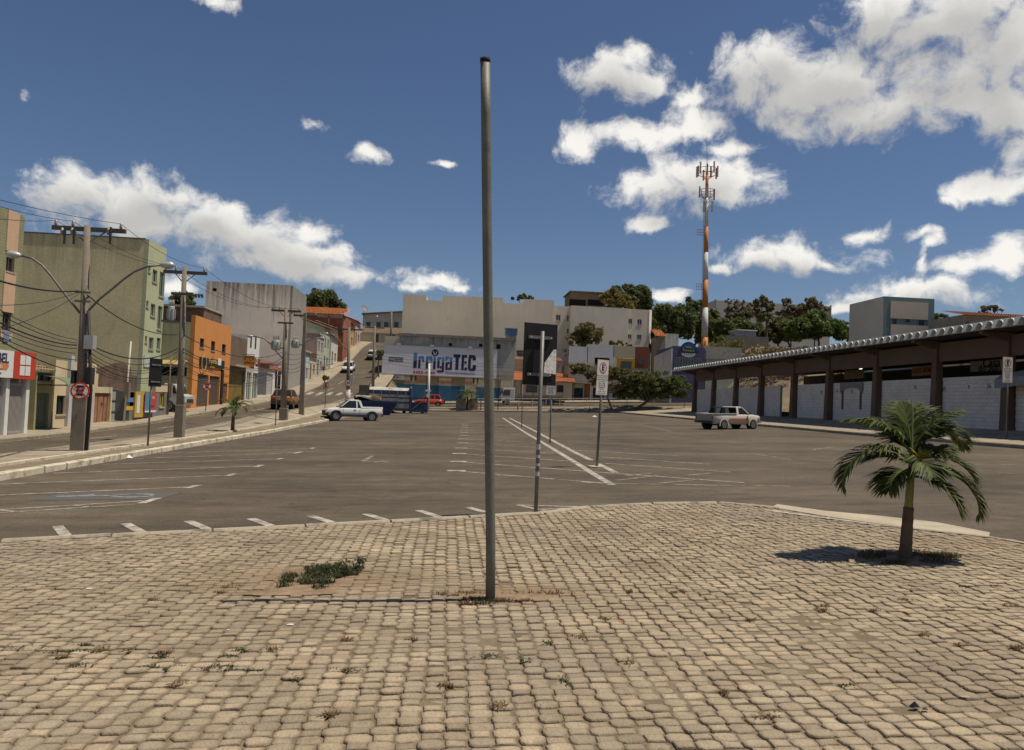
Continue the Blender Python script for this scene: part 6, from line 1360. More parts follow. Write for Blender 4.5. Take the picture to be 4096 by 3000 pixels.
tx_, tz_ = PY(690, 1286, Y2 + .8); transformer(p2, (tx_, Y2 + .6, tz_), .125, .60); MB().box(tx_-.2, ax2(.6).x, Y2+.1, Y2+.75, tz_-.08, tz_-.01).build('transformer_bracket', M_galv, p2)
Y3 = 49.5; p3, ax3 = upole('p3', 'concrete pole with wide square foot in front of the white shop', 1134, 1668, 1144, 1230, Y3, MED(-10.5, Y3), .2, .10, .92)
MB().box(ax3(0).x-.25, ax3(0).x+.25, Y3-.2, Y3+.2, ax3(0).z-.2, ax3(0).z+.75).build('plinth', M_cpole, p3, bevel=.03)
a = ax3(.63); transformer(p3, (a.x-.55, Y3-.1, a.z-.1), .25, .62); MB().box(a.x-.5, a.x, Y3-.14, Y3-.06, a.z, a.z+.08).build('transformer_bracket', M_galv, p3)
a = ax3(.86); MB().box(a.x-.45, a.x+.5, Y3-.2, Y3-.1, a.z-.05, a.z+.05).build('lower_arm', M_wood, p3)
g = lambda x, y: (PY(600 + x/2.36, 1050 + y/2.36, Y3)[0], Y3 - .05, PY(600 + x/2.36, 1050 + y/2.36, Y3)[1])
lamp_arm(p3, [g(1262, 915), g(1200, 850), g(1140, 770), g(1080, 720), g(1030, 705), g(975, 698)], .55)
Y4 = 57.0; p4, ax4 = upole('p4', 'concrete pole carrying a grey transformer at the crest of the median', 1206, 1652, 1221, 1251, Y4, MED(-10.3, Y4), .19, .10, .85, 0., True)
a = ax4(.69); transformer(p4, (a.x-.6, Y4-.1, a.z-.3), .25, .6); MB().box(a.x-.5, a.x, Y4-.14, Y4-.06, a.z-.1, a.z-.02).build('transformer_bracket', M_galv, p4)
g = lambda x, y: (PY(1200 + x/2.541, 1100 + y/2.541, Y4)[0], Y4 - .05, PY(1200 + x/2.541, 1100 + y/2.541, Y4)[1])
lamp_arm(p4, [g(40, 690), g(90, 665), g(140, 648), g(200, 640)], .5)
Y5 = 74.0; z5 = 1.2; p5, ax5 = upole('p5', 'pole with white painted foot and speed sign beside the hill street', 1391, 1600, 1397, 1309, Y5, z5, .19, .11, 1.3)
MB().tube([(ax5(0).x, Y5, z5-.1), (ax5(.17).x, Y5, ax5(.17).z)], [.25, .235], 14).build('white_band', M_white, p5, True)
g = lambda x, y: (PY(1180 + x/4.858, 1220 + y/4.858, Y5)[0], Y5 - .05, PY(1180 + x/4.858, 1220 + y/4.858, Y5)[1])
lamp_arm(p5, [g(1000, 880), g(920, 770), g(850, 680), g(780, 610), g(710, 570), g(650, 558)], .6)
MB().box(ax5(.33).x+.15, ax5(.33).x+.5, Y5-.2, Y5, ax5(.33).z-.25, ax5(.33).z+.25).build('meter', M_lampc, p5)
cx, cz = PY(1393, 1532, Y5 - .3); round_sign('speed_sign', 'round red ringed speed sign on the white footed pole', (cx, Y5 - .3, cz), .32, (.1, -1, 0), None, None, None, None, '30')
Y6 = 91.0; p6, ax6 = upole('p6', 'dark pole standing left of the billboard on the hill street', 1492, 1545, 1500, 1303, Y6, 2.6, .19, .11, 1.1)
Y7 = 152.0; p7, ax7 = upole('p7', 'dark distant pole at the top of the hill street', 1564, 1385, 1566, 1242, Y7, 11.4, .24, .16, 0)
g = lambda x, y: (PY(1180 + x/4.858, 1220 + y/4.858, Y7)[0], Y7 - .05, PY(1180 + x/4.858, 1220 + y/4.858, Y7)[1])
lamp_arm(p7, [g(1846, 420), g(1780, 320), g(1700, 260), g(1620, 228)], .9)
CNT = {}; ORD = ['first', 'second', 'third', 'fourth', 'fifth', 'sixth', 'seventh', 'eighth', 'ninth', 'tenth']
def wire(name, label, a, b, sag, r=.014, group='overhead lines'):
    a, b = Vector(a), Vector(b); pts = []; r *= .75; k_ = CNT.get(label, 0); CNT[label] = k_ + 1; label = (ORD[k_] + ' ' + label)
    for i in range(13):
        t = i / 12; p = a.lerp(b, t); p.z -= sag * 4 * t * (1 - t); pts.append(p)
    o = MB().tube(pts, r, 5).build(name, M_wire); return tag(o, label, 'cable', group)
def back(u, v, Y): x, z = PY(u, v, Y); return (x, Y, z)
T1, T2, T3, T4, T5, T6 = (ATT[k]['top'] for k in ('p1', 'p2', 'p3', 'p4', 'p5', 'p6'))
for i, (u, v) in enumerate(((-60, 785), (-60, 810), (-60, 868))): wire('power_line', 'from the front, thin high line running left from the lamp pole crossarm', back(u, v, 15.5), T1[2-i], .05, .009, 'high lines left of the lamp pole')
for i in range(3): wire('power_line', 'from the left, high line between the lamp pole and the slender pole', T1[i], T2[i], .25, .01, 'high lines between first and second pole')
for i in range(3): wire('power_line', 'from the left, high line from the slender pole to the wide footed pole', T2[i], T3[i], .55, .011, 'high lines between second and third pole')
for i in range(2): wire('power_line', 'from the left, high line between the two transformer poles', T3[i], T4[i], .15, .012, 'high lines between third and fourth pole')
for i in range(2): wire('power_line', 'from the left, high line rising from the transformer pole to the speed sign pole', T4[i], T5[i], .4, .014, 'high lines up the hill')
def low(key, t, dx=-.12): a = ATT[key]['ax'](t); return (a.x + dx, a.y - .14, a.z)
for i, (t, u, v, r) in enumerate(((.705, -80, 1100, .028), (.70, -60, 1220, .010), (.69, -50, 1330, .010), (.49, -60, 1205, .012), (.475, -60, 1225, .014), (.465, -60, 1262, .024), (.45, -60, 1278, .016), (.43, -60, 1300, .012), (.40, -60, 1318, .014), (.35, -60, 1325, .020))):
    wire('telephone_cable', 'from the top, low cable running left from the lamp pole past the flats', back(u, v, 15.0 if i < 7 else 17), low('p1', t), .12, r, 'low cables left of the lamp pole')
for (t, t2, r, s) in ((.69, .60, .022, .35), (.48, .52, .028, .45), (.47, .50, .016, .55), (.45, .47, .014, .6), (.43, .45, .014, .55), (.42, .42, .020, .6), (.40, .40, .012, .55), (.38, .37, .012, .45)):
    wire('telephone_cable', 'from the top, low cable between the lamp pole and the slender pole', low('p1', t, .12), low('p2', t2), s, r, 'low cables between first and second pole')
for (t, t2, r, s) in ((.60, .60, .022, .6), (.52, .55, .020, .8), (.50, .52, .02, .7), (.47, .50, .012, .8), (.45, .47, .018, .7), (.42, .45, .012, .8), (.40, .43, .012, .7), (.36, .41, .016, .6)):
    wire('telephone_cable', 'from the top, low cable between the slender pole and the wide footed pole', low('p2', t, .1), low('p3', t2), s, r, 'low cables between second and third pole')
for (t, t2) in ((.60, .6), (.55, .56), (.50, .52), (.46, .48), (.43, .44)):
    wire('telephone_cable', 'from the top, low cable between the two transformer poles', low('p3', t, .1), low('p4', t2), .15, .018, 'low cables between third and fourth pole')
for (t, t2) in ((.60, .62), (.52, .58), (.46, .54)): wire('telephone_cable', 'from the top, low cable from the transformer pole up to the speed sign pole', low('p4', t, .1), low('p5', t2), .4, .020, 'low cables up the hill')
for (t, v) in ((.60, 1440), (.55, 1452), (.5, 1470), (.45, 1492)): wire('telephone_cable', 'from the top, low cable crossing in front of the billboard', low('p6', t, .1), back(2240, v + 22, 108), .5, .022, 'cables in front of the billboard')
for (t, u, v, Y, X) in ((.62, 0, 0, 0, 0),): wire('telephone_cable', 'and only slack cable from the slender pole down to the orange building', low('p2', .45, .1), (XF + .05, 62, 4.6), .6, .015)
for k in range(3): wire('service_drop', 'from the left, service cable from the wide footed pole to the white shop', low('p3', .5 - k*.04, -.1), (XF + .1, 72 + k*3, 5.2 - k*.4), .4, .014, 'service cables to the white shop')
# ------------------------------------------------------------------ street signs on posts
def e_sign(label, base, top, panel, yaw, back_only=False, lines=True, name='parking_sign', white_rings=False, post_r=.035, group=None, tall=1.0):
    """base/top: post ends; panel = (centre, width, height); yaw = direction the panel's width runs"""
    o = thing(name, label, 'sign', tuple(base), group); b, t = Vector(base), Vector(top)
    MB().tube([b - Vector((0,0,.2)), t], post_r, 12).build('post', M_galv, o, True)
    c, w, h = Vector(panel[0]), panel[1], panel[2]; d = Vector((math.cos(yaw), math.sin(yaw), 0)); n = Vector((d.y, -d.x, 0)) 
    ax = (t - b).normalized(); up = (ax - d*ax.dot(d)*0).normalized()
    def slab(mb, cx, cz, ww, hh, f0, f1):
        q = []
        for f in (f0, f1):
            for sx, sz in ((-1,-1),(1,-1),(1,1),(-1,1)): q.append(c + d*(cx + sx*ww/2) + up*(cz + sz*hh/2) + n*f)
        mb.add(q, [(0,3,2,1),(4,5,6,7),(0,1,5,4),(1,2,6,5),(2,3,7,6),(3,0,4,7)]); return mb
    if back_only:
        slab(MB(), 0, 0, w, h, -.004, .0).build('panel', mat('black_sign_back', (.012, .011, .011), .6, 0, .1, 3, 0, 0), o)
        for z in (.27*h, -.33*h):
            slab(MB(), -.02, z, w*.68, .045, .002, .03).build('bracket', M_galv, o)
            for s in (-.3, .3): MB().disc(c + d*(w*s) + up*z + n*.031, n, .010, .006, 8).build('bolt', flat('bright_bolt', (.6,.58,.55), .4), o)
        return o, slab
    slab(MB(), 0, 0, w, h, 0, .008).build('panel', flat('sign_rust_edge', (.40, .17, .09)), o)
    slab(MB(), 0, 0, w*.95, h*.97, .0085, .010).build('face', mat('sign_face', (.60, .575, .52), .55, 0, .05, 4, 0, 0), o)
    if lines:
        r = w*.31; cc = c + up*(h*.27) + n*.0105
        MB().disc(cc, n, r, .004, 36, r*.83).build('ring', flat('sign_ring_red', (.42, .06, .045), .5), o)
        rz = yaw; text('E', r*1.5, tuple(cc + n*.003), (R(90), 0, rz), M_navy, o, bold=r*.05, ext=.002)
        for k, (s, sz, dk) in enumerate((('ESTACIONAMENTO', .042, 0), ('ROTATIVO PAGO', .040, 0), ('OBRIGATÓRIO USO', .040, 0), ('DO CARTÃO', .040, 0), ('SEG. A SEX.', .045, 1), ('8h ÀS 18h', .055, 1), ('SÁBADO', .05, 1), ('8h ÀS 13h', .035, 0), ('MÁXIMO 2 HORAS', .030, 0), ('CARTÃO NA BANCA', .028, 0))):
            text(s, sz*1.15, tuple(c + up*(h*(.045 - k*.055)) + n*.011), (R(90), 0, rz), M_black if dk else flat('grey_print', (.10, .09, .09)), o, ext=.001, xs=1.05)
    return o, slab
# big black back of a sign
Yb = 11.55; bb = hit(2143, 2050, PAV); bt = PY(2171, 1325, bb.y); pc = PY(2163, 1416, bb.y)
tilt = Vector((bt[0], bb.y, bt[1])); o, slab = e_sign('black back of a tall parking sign with two steel brackets at the square edge', bb, tilt, (Vector((pc[0] + .0, bb.y + .075, pc[1])), 0.53, .90), R(17), True, post_r=.028)
for (z0, z1) in ((.345, .375), (.30, .315), (.255, .27), (.20, .225)):
    a, c = bb.lerp(tilt, z0), bb.lerp(tilt, z1); MB().tube([a, c], .0300, 12, False).build('white_tape', mat('worn_tape', (.45, .43, .39), .7), o, True)
pc2 = bb.lerp(tilt, .5)
mb = MB(); cc = Vector((pc[0], bb.y + .075, pc[1])); dd = Vector((math.cos(R(17)), math.sin(R(17)), 0)); nn = Vector((dd.y, -dd.x, 0))
qs = [(.09, -.27), (.255, -.28), (.245, .085), (.20, .08), (.07, -.12), (.06, -.27)]
mb.add([cc + dd*x + Vector((0,0,z)) + nn*(.006 + .02*abs(math.sin(7*x))) for x, z in qs], [tuple(range(len(qs)))]); mb.build('torn_poster', mat('torn_paper', (.80, .76, .70), .8, 0, .12, 9, .3, 30, blotch=(7, .6, (.5, .46, .41), .6)), o)
e1 = hit(2386, 1869, G); tt = PY(2413, 1450, e1.y); pc = PY(2407, 1510, e1.y); e_sign('white parking sign with red ringed E on the bays line', e1, (tt[0], e1.y, tt[1]), (Vector((pc[0], e1.y - .06, pc[1])), .45, .92), R(38))
mb = MB(); mb.disc((e1.x, e1.y, e1.z), (0, 0, 1), .22, .03, 16); mb.build('post_footing', M_kerbw, bpy.data.objects['parking_sign.001'] if 'parking_sign.001' in bpy.data.objects else None)
e2 = hit(2200, 1770, G); tt = PY(2206, 1545, e2.y); pc = PY(2203, 1561, e2.y); o, _ = e_sign('small square white text sign on the double line', e2, (tt[0], e2.y, tt[1]), (Vector((pc[0], e2.y - .05, pc[1])), .42, .40), R(8), lines=False, name='text_sign', post_r=.03)
c = Vector((pc[0], e2.y - .065, pc[1]))
for k, s in enumerate(('ESTACIONAMENTO', 'ROTATIVO', 'CENTRO', 'ZONA AZUL')): text(s, .05, (c.x, c.y, c.z + .12 - k*.075), (R(90), 0, R(8)), MATS['grey_print'], o, ext=.001)
e3 = hit(2087, 1708, G); tt = PY(2091, 1522, e3.y); pc = PY(2084, 1550, e3.y); e_sign('slim parking sign seen edge on at the far end of the double line', e3, (tt[0], e3.y, tt[1]), (Vector((pc[0] + .02, e3.y + .1, pc[1])), .5, 1.0), R(78), True, post_r=.03)
e4 = hit(4025, 1757, WALK); tt = PY(4032, 1440, e4.y); pc = PY(4026, 1480, e4.y); e_sign('weathered parking sign with red ringed E in front of the market', e4, (tt[0], e4.y, tt[1]), (Vector((pc[0], e4.y - .06, pc[1])), .56, 1.12), R(12))
for lab, ub, vb, ut, vt, pu, pv, Y, yw in (('dark edge on parking sign back on the median near the lamp pole', 591, 1781, 611, 1436, 617, 1490, None, 72), ('dark parking sign back on the median beyond the small palm', 1102, 1700, 1110, 1485, 1109, 1520, None, 72)):
    p = hit(ub, vb, MED); tt = PY(ut, vt, p.y); pc = PY(pu, pv, p.y); e_sign(lab, p, (tt[0], p.y, tt[1]), (Vector((pc[0] + .02, p.y + .06, pc[1])), .62, (1545-1436)/FPX*p.y if ub < 900 else 68/FPX*p.y), R(yw), True, post_r=.03)
p = hit(822, 1647, LW); pc = PY(829, 1545, p.y); round_sign('no_stopping_sign', 'no stopping sign on a thin post before the orange building', (pc[0], p.y - .05, pc[1]), .29, (.35, -1, 0), posts=[(p.x, p.y, p.z - .1), (pc[0], p.y, pc[1] + .3)])
p = Vector((PY(1300, 1628, 66)[0], 66, PY(1300, 1628, 66)[1])); pc = PY(1304, 1541, 66); round_sign('no_stopping_sign', 'small red ringed sign on a thin post behind the white pickup', (pc[0], 65.95, pc[1]), .26, (.1, -1, 0), posts=[(p.x, 66, p.z - .1), (pc[0], 66, pc[1] + .28)])
p = Vector((PY(1300, 1530, 100)[0], 100, St(100))); pc = PY(1294, 1473, 100); round_sign('no_stopping_sign', 'small dark red round sign up the hill street pavement', (pc[0], 99.95, pc[1]), .30, (.1, -1, 0), posts=[(p.x, 100, p.z - .1), (pc[0], 100, pc[1] + .3)])
# white post by the skip, thin posts and railing at the far end
YZ = 98.5; p = PY(1713, 1640, YZ); t_ = PY(1717, 1455, YZ); o = thing('white_post', 'tall white steel post beside the blue skip', 'post', (p[0], YZ, G(p[0], YZ)))
MB().tube([(p[0], YZ, G(p[0], YZ) - .1), (t_[0], YZ, t_[1])], [.17, .13], 10).build('shaft', M_wsheet, o, True); a = PY(1713, 1565, YZ); MB().box(a[0]-.35, a[0]+.35, YZ-.2, YZ-.12, a[1]-.05, a[1]+.2).build('bracket', M_wsheet, o)
MB().box(a[0]-.2, a[0]+.2, YZ-.24, YZ-.205, a[1]-.75, a[1]-.35).build('plate', M_wsheet, o)
o = thing('railing', 'long low steel railing along the cross street', 'railing', (12, 104.6, C(12, 104.6)))
M_rail = flat('pale_rail_paint', (.42, .39, .34), .6)
xs_r = lin(PY(1910, 1600, 104.6)[0], 30, 14)
for k, (x0, x1) in enumerate(zip(xs_r, xs_r[1:])):
    za, zb_ = C(x0, 104.6) + .16, C(x1, 104.6) + .16
    MB().tube([(x0, 104.33, za - .3), (x0, 104.33, za + .95)], .045, 6).build('post', M_rail, o); MB().tube([(x0, 104.33, za + .92), (x1, 104.33, zb_ + .92)], .04, 6).build('rail', M_rail, o)
    w = MB()
    for j in range(1, 14): xx = x0 + (x1-x0)*j/14; zz = za + (zb_-za)*j/14; w.box(xx-.006, xx+.006, 104.327, 104.333, zz + .1, zz + .88)
    for j in range(1, 6): w.hexa([(x0, 104.329, za+.1+j*.14), (x1, 104.329, zb_+.1+j*.14), (x1, 104.331, zb_+.1+j*.14), (x0, 104.331, za+.1+j*.14)], [(x0, 104.329, za+.11+j*.14), (x1, 104.329, zb_+.11+j*.14), (x1, 104.331, zb_+.11+j*.14), (x0, 104.331, za+.11+j*.14)])
    q = w.build('mesh_infill', MATS['pale_rail_paint'], o); q['kind'] = 'stuff'
for i, (ub, vb, ut, vt, lab) in enumerate(((1992, 1640, 1995, 1480, 'thin dark pole between palm and truck'), (1922, 1642, 1927, 1540, 'short thin pole right of the far palm'), (2071, 1640, 2072, 1615, 'stubby dark bollard left of the small white sign'), (2358, 1655, 2358, 1628, 'stubby dark bollard left of the parking sign'), (2736, 1665, 2738, 1545, 'thin pole under the roof end of the market'))):
    YY = 101.5; a, c = PY(ub, vb, YY), PY(ut, vt, YY); g_ = VERGE(a[0], YY) - .1; o = MB().tube([(a[0], YY, g_), (c[0], YY, c[1])], .06 if i in (2, 3) else .05, 8).build('slim_post', M_iron if i < 4 else M_galv, None, True); tag(o, lab, 'post')
# ================================================================== vehicles
M_tyre = mat('tyre_rubber', (.02, .02, .02), .9, 0, .15, 6, 0, 0); M_rim = mat('alloy_rim', (.40, .40, .39), .35, .7, .05, 5, 0, 0, .5)
M_trim = flat('dark_plastic_trim', (.045, .042, .04), .7); M_cglass = mat('tinted_car_glass', (.02, .024, .027), .08, 0, .2, 2, 0, 0, .6)
M_head = mat('headlamp_lens', (.55, .55, .52), .15, 0, .1, 8, 0, 0, .6); M_tail = mat('tail_lamp', (.40, .02, .015), .2, 0, .1, 8, 0, 0, .6)
def wheel(p, x, y, r, w=.2, side=1):
    t = MB(); prof_ = [(r*.62, 0), (r*.92, 0), (r, .03), (r, w-.03), (r*.92, w), (r*.62, w)]; n = 24
    for k in range(n):
        a = 2*math.pi*k/n; t.v += [(x + q*math.cos(a), y + side*(h - w), r + q*math.sin(a)) for q, h in prof_]
    m = len(prof_); t.f = [(k*m+i, k*m+i+1, ((k+1)%n)*m+i+1, ((k+1)%n)*m+i) for k in range(n) for i in range(m-1)]
    o = t.build('wheel', M_tyre, p, True)
    MB().disc((x, y - side*.035, r), (0, side, 0), r*.64, .02, 20).build('rim_disc', M_trim, o)
    sp = MB()
    for k in range(6):
        a = 2*math.pi*k/6; d = Vector((math.cos(a), 0, math.sin(a))); q = Vector((-d.z, 0, d.x)); c = Vector((x, y - side*.012, r))
        sp.add([c + d*r*.1 - q*.045, c + d*r*.62 - q*.028, c + d*r*.62 + q*.028, c + d*r*.1 + q*.045] + [v_ + Vector((0, side*.02, 0)) for v_ in (c + d*r*.1 - q*.045, c + d*r*.62 - q*.028, c + d*r*.62 + q*.028, c + d*r*.1 + q*.045)], [(0,1,2,3),(4,5,6,7),(0,1,5,4),(2,3,7,6),(1,2,6,5)])
    sp.disc((x, y - side*.012, r), (0, side, 0), r*.66, .022, 20, r*.56); sp.build('rim', M_rim, o)
    return o
def loft(st, name, m, p, smooth=True):
    """body shell: stations (x, z_bottom, z_top, half_width), rounded section"""
    mb = MB(); k = 10
    for (x, zb, zt, hw) in st:
        h = zt - zb
        for (fy, fz) in ((-.80, 0), (-.97, .12), (-1, .45), (-.985, .78), (-.90, .97), (.90, .97), (.985, .78), (1, .45), (.97, .12), (.80, 0)): mb.v.append((x, fy*hw, zb + fz*h + (.02*(fz > .9))))
    n = len(st); mb.f = [(i*k+j, i*k+(j+1)%k, (i+1)*k+(j+1)%k, (i+1)*k+j) for i in range(n-1) for j in range(k)] + [tuple(range(k))[::-1], tuple(range((n-1)*k, n*k))]
    o = mb.build(name, m, p, smooth); return o
def cabin(p, xa0, xa1, xb1, xb0, zb, zt, hb, ht, m, pillars=(), name='cabin'):
    """glass house: belt from xa0 (rear) to xb0 (front), roof from xa1 to xb1; painted roof and pillars"""
    g = MB(); g.hexa([(xa0, -hb, zb), (xb0, -hb, zb), (xb0, hb, zb), (xa0, hb, zb)], [(xa1, -ht, zt), (xb1, -ht, zt), (xb1, ht, zt), (xa1, ht, zt)]); o = g.build('windows', M_cglass, p)
    r = MB(); r.hexa([(xa1-.06, -ht-.03, zt-.045), (xb1+.06, -ht-.03, zt-.045), (xb1+.06, ht+.03, zt-.045), (xa1-.06, ht+.03, zt-.045)], [(xa1+.05, -ht+.06, zt+.04), (xb1-.05, -ht+.06, zt+.04), (xb1-.05, ht-.06, zt+.04), (xa1+.05, ht-.06, zt+.04)]); r.build('roof', m, p, bevel=.02)
    for (fb, ft, w) in pillars:
        for s in (-1, 1):
            xb_, xt_ = xa0 + (xb0-xa0)*fb, xa1 + (xb1-xa1)*ft; q = MB()
            q.hexa([(xb_-w, s*hb-.012, zb-.02), (xb_+w, s*hb-.012, zb-.02), (xb_+w, s*hb+.012, zb-.02), (xb_-w, s*hb+.012, zb-.02)], [(xt_-w, s*ht-.012, zt), (xt_+w, s*ht-.012, zt), (xt_+w, s*ht+.012, zt), (xt_-w, s*ht+.012, zt)]); q.build('pillar', m, p)
    return o
def arch(p, x, hw, r, m, s):
    mb = MB(); n = 14
    for k in range(n+1):
        a = -.15 + (math.pi+.3)*k/n
        for q in (r*1.14, r*1.38): mb.v.append((x + q*math.cos(a), s*(hw+.012), r + q*math.sin(a)))
        for q in (r*1.14, r*1.38): mb.v.append((x + q*math.cos(a), s*(hw-.05), r + q*math.sin(a)))
    for k in range(n): a = 4*k; mb.f += [(a, a+4, a+5, a+1), (a+2, a+3, a+7, a+6), (a+1, a+5, a+7, a+3), (a, a+2, a+6, a+4)]
    mb.build('wheel_arch', m, p)
    w = MB(); w.disc((x, s*(hw-.28), r), (0, s, 0), r*1.15, .286, 20); w.build('wheel_well', M_tyre, p)
# -- white pickup
c = Vector((PY(1412, 1600, 60.5)[0], 60.5, 0)); c.z = G(c.x, c.y)
M_wcar = paint('white_car_paint', (.72, .71, .68), .25, .4)
p = thing('pickup_truck', 'white pickup truck with dark cladding parked nose to the left kerb', 'pickup truck', tuple(c), world=False, rz=R(180+17)); p.rotation_euler = (0, R(.0), R(197))
loft([(-2.2, .50, 1.04, .76), (-2.12, .44, 1.07, .81), (-1.2, .38, 1.05, .83), (-.2, .36, 1.02, .83), (.75, .36, 1.01, .83), (1.25, .36, .99, .82), (1.75, .38, .93, .79), (2.04, .42, .84, .72), (2.14, .46, .74, .66)], 'body', M_wcar, p)
cabin(p, -.62, -.38, .40, 1.15, .98, 1.58, .77, .63, M_wcar, ((.0, .0, .09), (.24, .26, .05), (.98, .97, .045)))
MB().box(-2.12, -.66, -.68, .68, 1.06, 1.075).build('bed_cover', M_trim, p)
for s in (-1, 1): MB().hexa([(-2.18, s*.72-.06, 1.0), (-.5, s*.74-.06, 1.0), (-.5, s*.74+.06, 1.0), (-2.18, s*.72+.06, 1.0)], [(-2.18, s*.70-.05, 1.13), (-.55, s*.72-.05, 1.11), (-.55, s*.72+.05, 1.11), (-2.18, s*.70+.05, 1.13)]).build('bed_side', M_wcar, p)
MB().tube([(-.62, -.62, 1.0), (-.5, -.56, 1.42), (-.5, .56, 1.42), (-.62, .62, 1.0)], .035, 8).build('roll_bar', M_trim, p, True)
for y in (-.45, .45): MB().tube([(-.1, y, 1.56), (.6, y, 1.56)], .02, 6).build('roof_rail', M_trim, p)
MB().hexa([(1.9, -.78, .36), (2.24, -.62, .38), (2.24, .62, .38), (1.9, .78, .36)], [(1.92, -.77, .62), (2.22, -.60, .76), (2.22, .60, .76), (1.92, .77, .62)]).build('front_bumper', M_trim, p, bevel=.03)
MB().box(2.235, 2.25, -.24, .24, .44, .54).build('number_plate', flat('grey_plate', (.3, .3, .3)), p)
MB().hexa([(-2.26, -.74, .42), (-2.12, -.80, .40), (-2.12, .80, .40), (-2.26, .74, .42)], [(-2.25, -.74, .60), (-2.12, -.80, .62), (-2.12, .80, .62), (-2.25, .74, .60)]).build('rear_bumper', M_trim, p, bevel=.02)
for s in (-1, 1):
    for x in (1.36, -1.36): wheel(p, x, s*.86, .335, .21, s); arch(p, x, .85, .335, M_trim, s)
    MB().box(-1.0, 1.0, s*.835-.03, s*.835+.03, .32, .50).build('sill', M_trim, p); MB().blob((1.97, s*.58, .82), .15, .12, .08).build('headlamp', M_head, p, True); MB().box(-2.215, -2.14, s*.72-.07, s*.72+.07, .78, .98).build('tail_lamp', M_tail, p)
    MB().box(.95, 1.1, s*.93-.06, s*.93+.06, .96, 1.08).build('mirror', M_trim, p); MB().box(-.12, .04, s*.838-.012, s*.838+.012, .84, .88).build('door_handle', M_trim, p)
    MB().box(-.42, -.41, s*.832-.006, s*.832+.006, .40, .96).build('door_gap', M_trim, p); MB().box(.84, .85, s*.832-.006, s*.832+.006, .40, .96).build('door_gap', M_trim, p)
# -- silver pickup with red stripe
c = Vector((PY(2915, 1700, 48.5)[0], 48.5, 0)); c.z = G(c.x, c.y)
M_sil = paint('silver_car_paint', (.52, .50, .46), .35, .2); M_sstripe = flat('red_stripe', (.42, .12, .08), .4)
p = thing('pickup_truck', 'old silver pickup truck with red side stripe parked by the market', 'pickup truck', tuple(c), world=False); p.rotation_euler = (0, R(-1.6), R(27))
loft([(-2.15, .40, .98, .76), (-1.2, .36, .99, .79), (0, .32, .98, .79), (.6, .32, .97, .79), (1.4, .33, .93, .78), (2.0, .36, .86, .76), (2.08, .42, .82, .74)], 'body', M_sil, p)
cabin(p, -.05, .02, .52, 1.10, .96, 1.40, .73, .60, M_sil, ((.06, .1, .09), (.99, .98, .04)))
MB().box(-2.1, -.12, -.70, .70, .97, .985).build('bed_floor', M_trim, p)
MB().box(-2.19, -2.14, -.74, .74, .56, .99).build('tailgate', mat('dull_tailgate', (.33, .32, .29), .5), p)
for s in (-1, 1): MB().box(-2.12, -.08, s*.74-.05, s*.74+.05, .975, 1.02).build('bed_side', M_sil, p)
for x in (-1.05, -.08): MB().tube([(x, -.70, 1.0), (x+.08, -.60, 1.36), (x+.08, .60, 1.36), (x, .70, 1.0)], .03, 6).build('canopy_hoop', M_trim, p)
MB().box(-.95, -.02, -.60, .60, 1.36, 1.40).build('canopy_top', M_trim, p); 
for s in (-1, 1): MB().hexa([(-1.05, s*.705-.01, 1.0), (-.7, s*.705-.01, 1.0), (-.7, s*.705+.01, 1.0), (-1.05, s*.705+.01, 1.0)], [(-.97, s*.61-.01, 1.36), (-.75, s*.61-.01, 1.36), (-.75, s*.61+.01, 1.36), (-.97, s*.61+.01, 1.36)]).build('canopy_side', M_trim, p)
MB().box(-2.28, -2.16, -.76, .76, .42, .53).build('rear_bumper', M_trim, p); MB().box(2.05, 2.2, -.72, .72, .40, .56).build('front_bumper', M_rim, p)
for s in (-1, 1):
    for x in (1.38, -1.25): wheel(p, x, s*.80, .29, .18, s); arch(p, x, .785, .29, M_sil, s)
    MB().box(-.78, .95, s*.795-.006, s*.795+.006, .56, .70).build('stripe', M_sstripe, p); MB().box(1.85, 2.03, s*.772-.006, s*.772+.006, .60, .72).build('indicator', flat('amber_lamp', (.5, .2, .05), .3), p)
    MB().box(2.06, 2.1, s*.55-.15, s*.55+.15, .62, .78).build('headlamp', M_head, p); MB().box(-2.2, -2.17, s*.69-.06, s*.69+.06, .62, .86).build('tail_lamp', M_tail, p); MB().box(.82, .83, s*.795-.006, s*.795+.006, .42, .96).build('door_gap', M_trim, p)
    MB().box(.9, 1.02, s*.88-.05, s*.88+.05, .98, 1.08).build('mirror', M_trim, p)
MB().tube([(-1.25, -.6, .29), (-1.25, .6, .29)], .05, 8).build('axle', M_tyre, p)
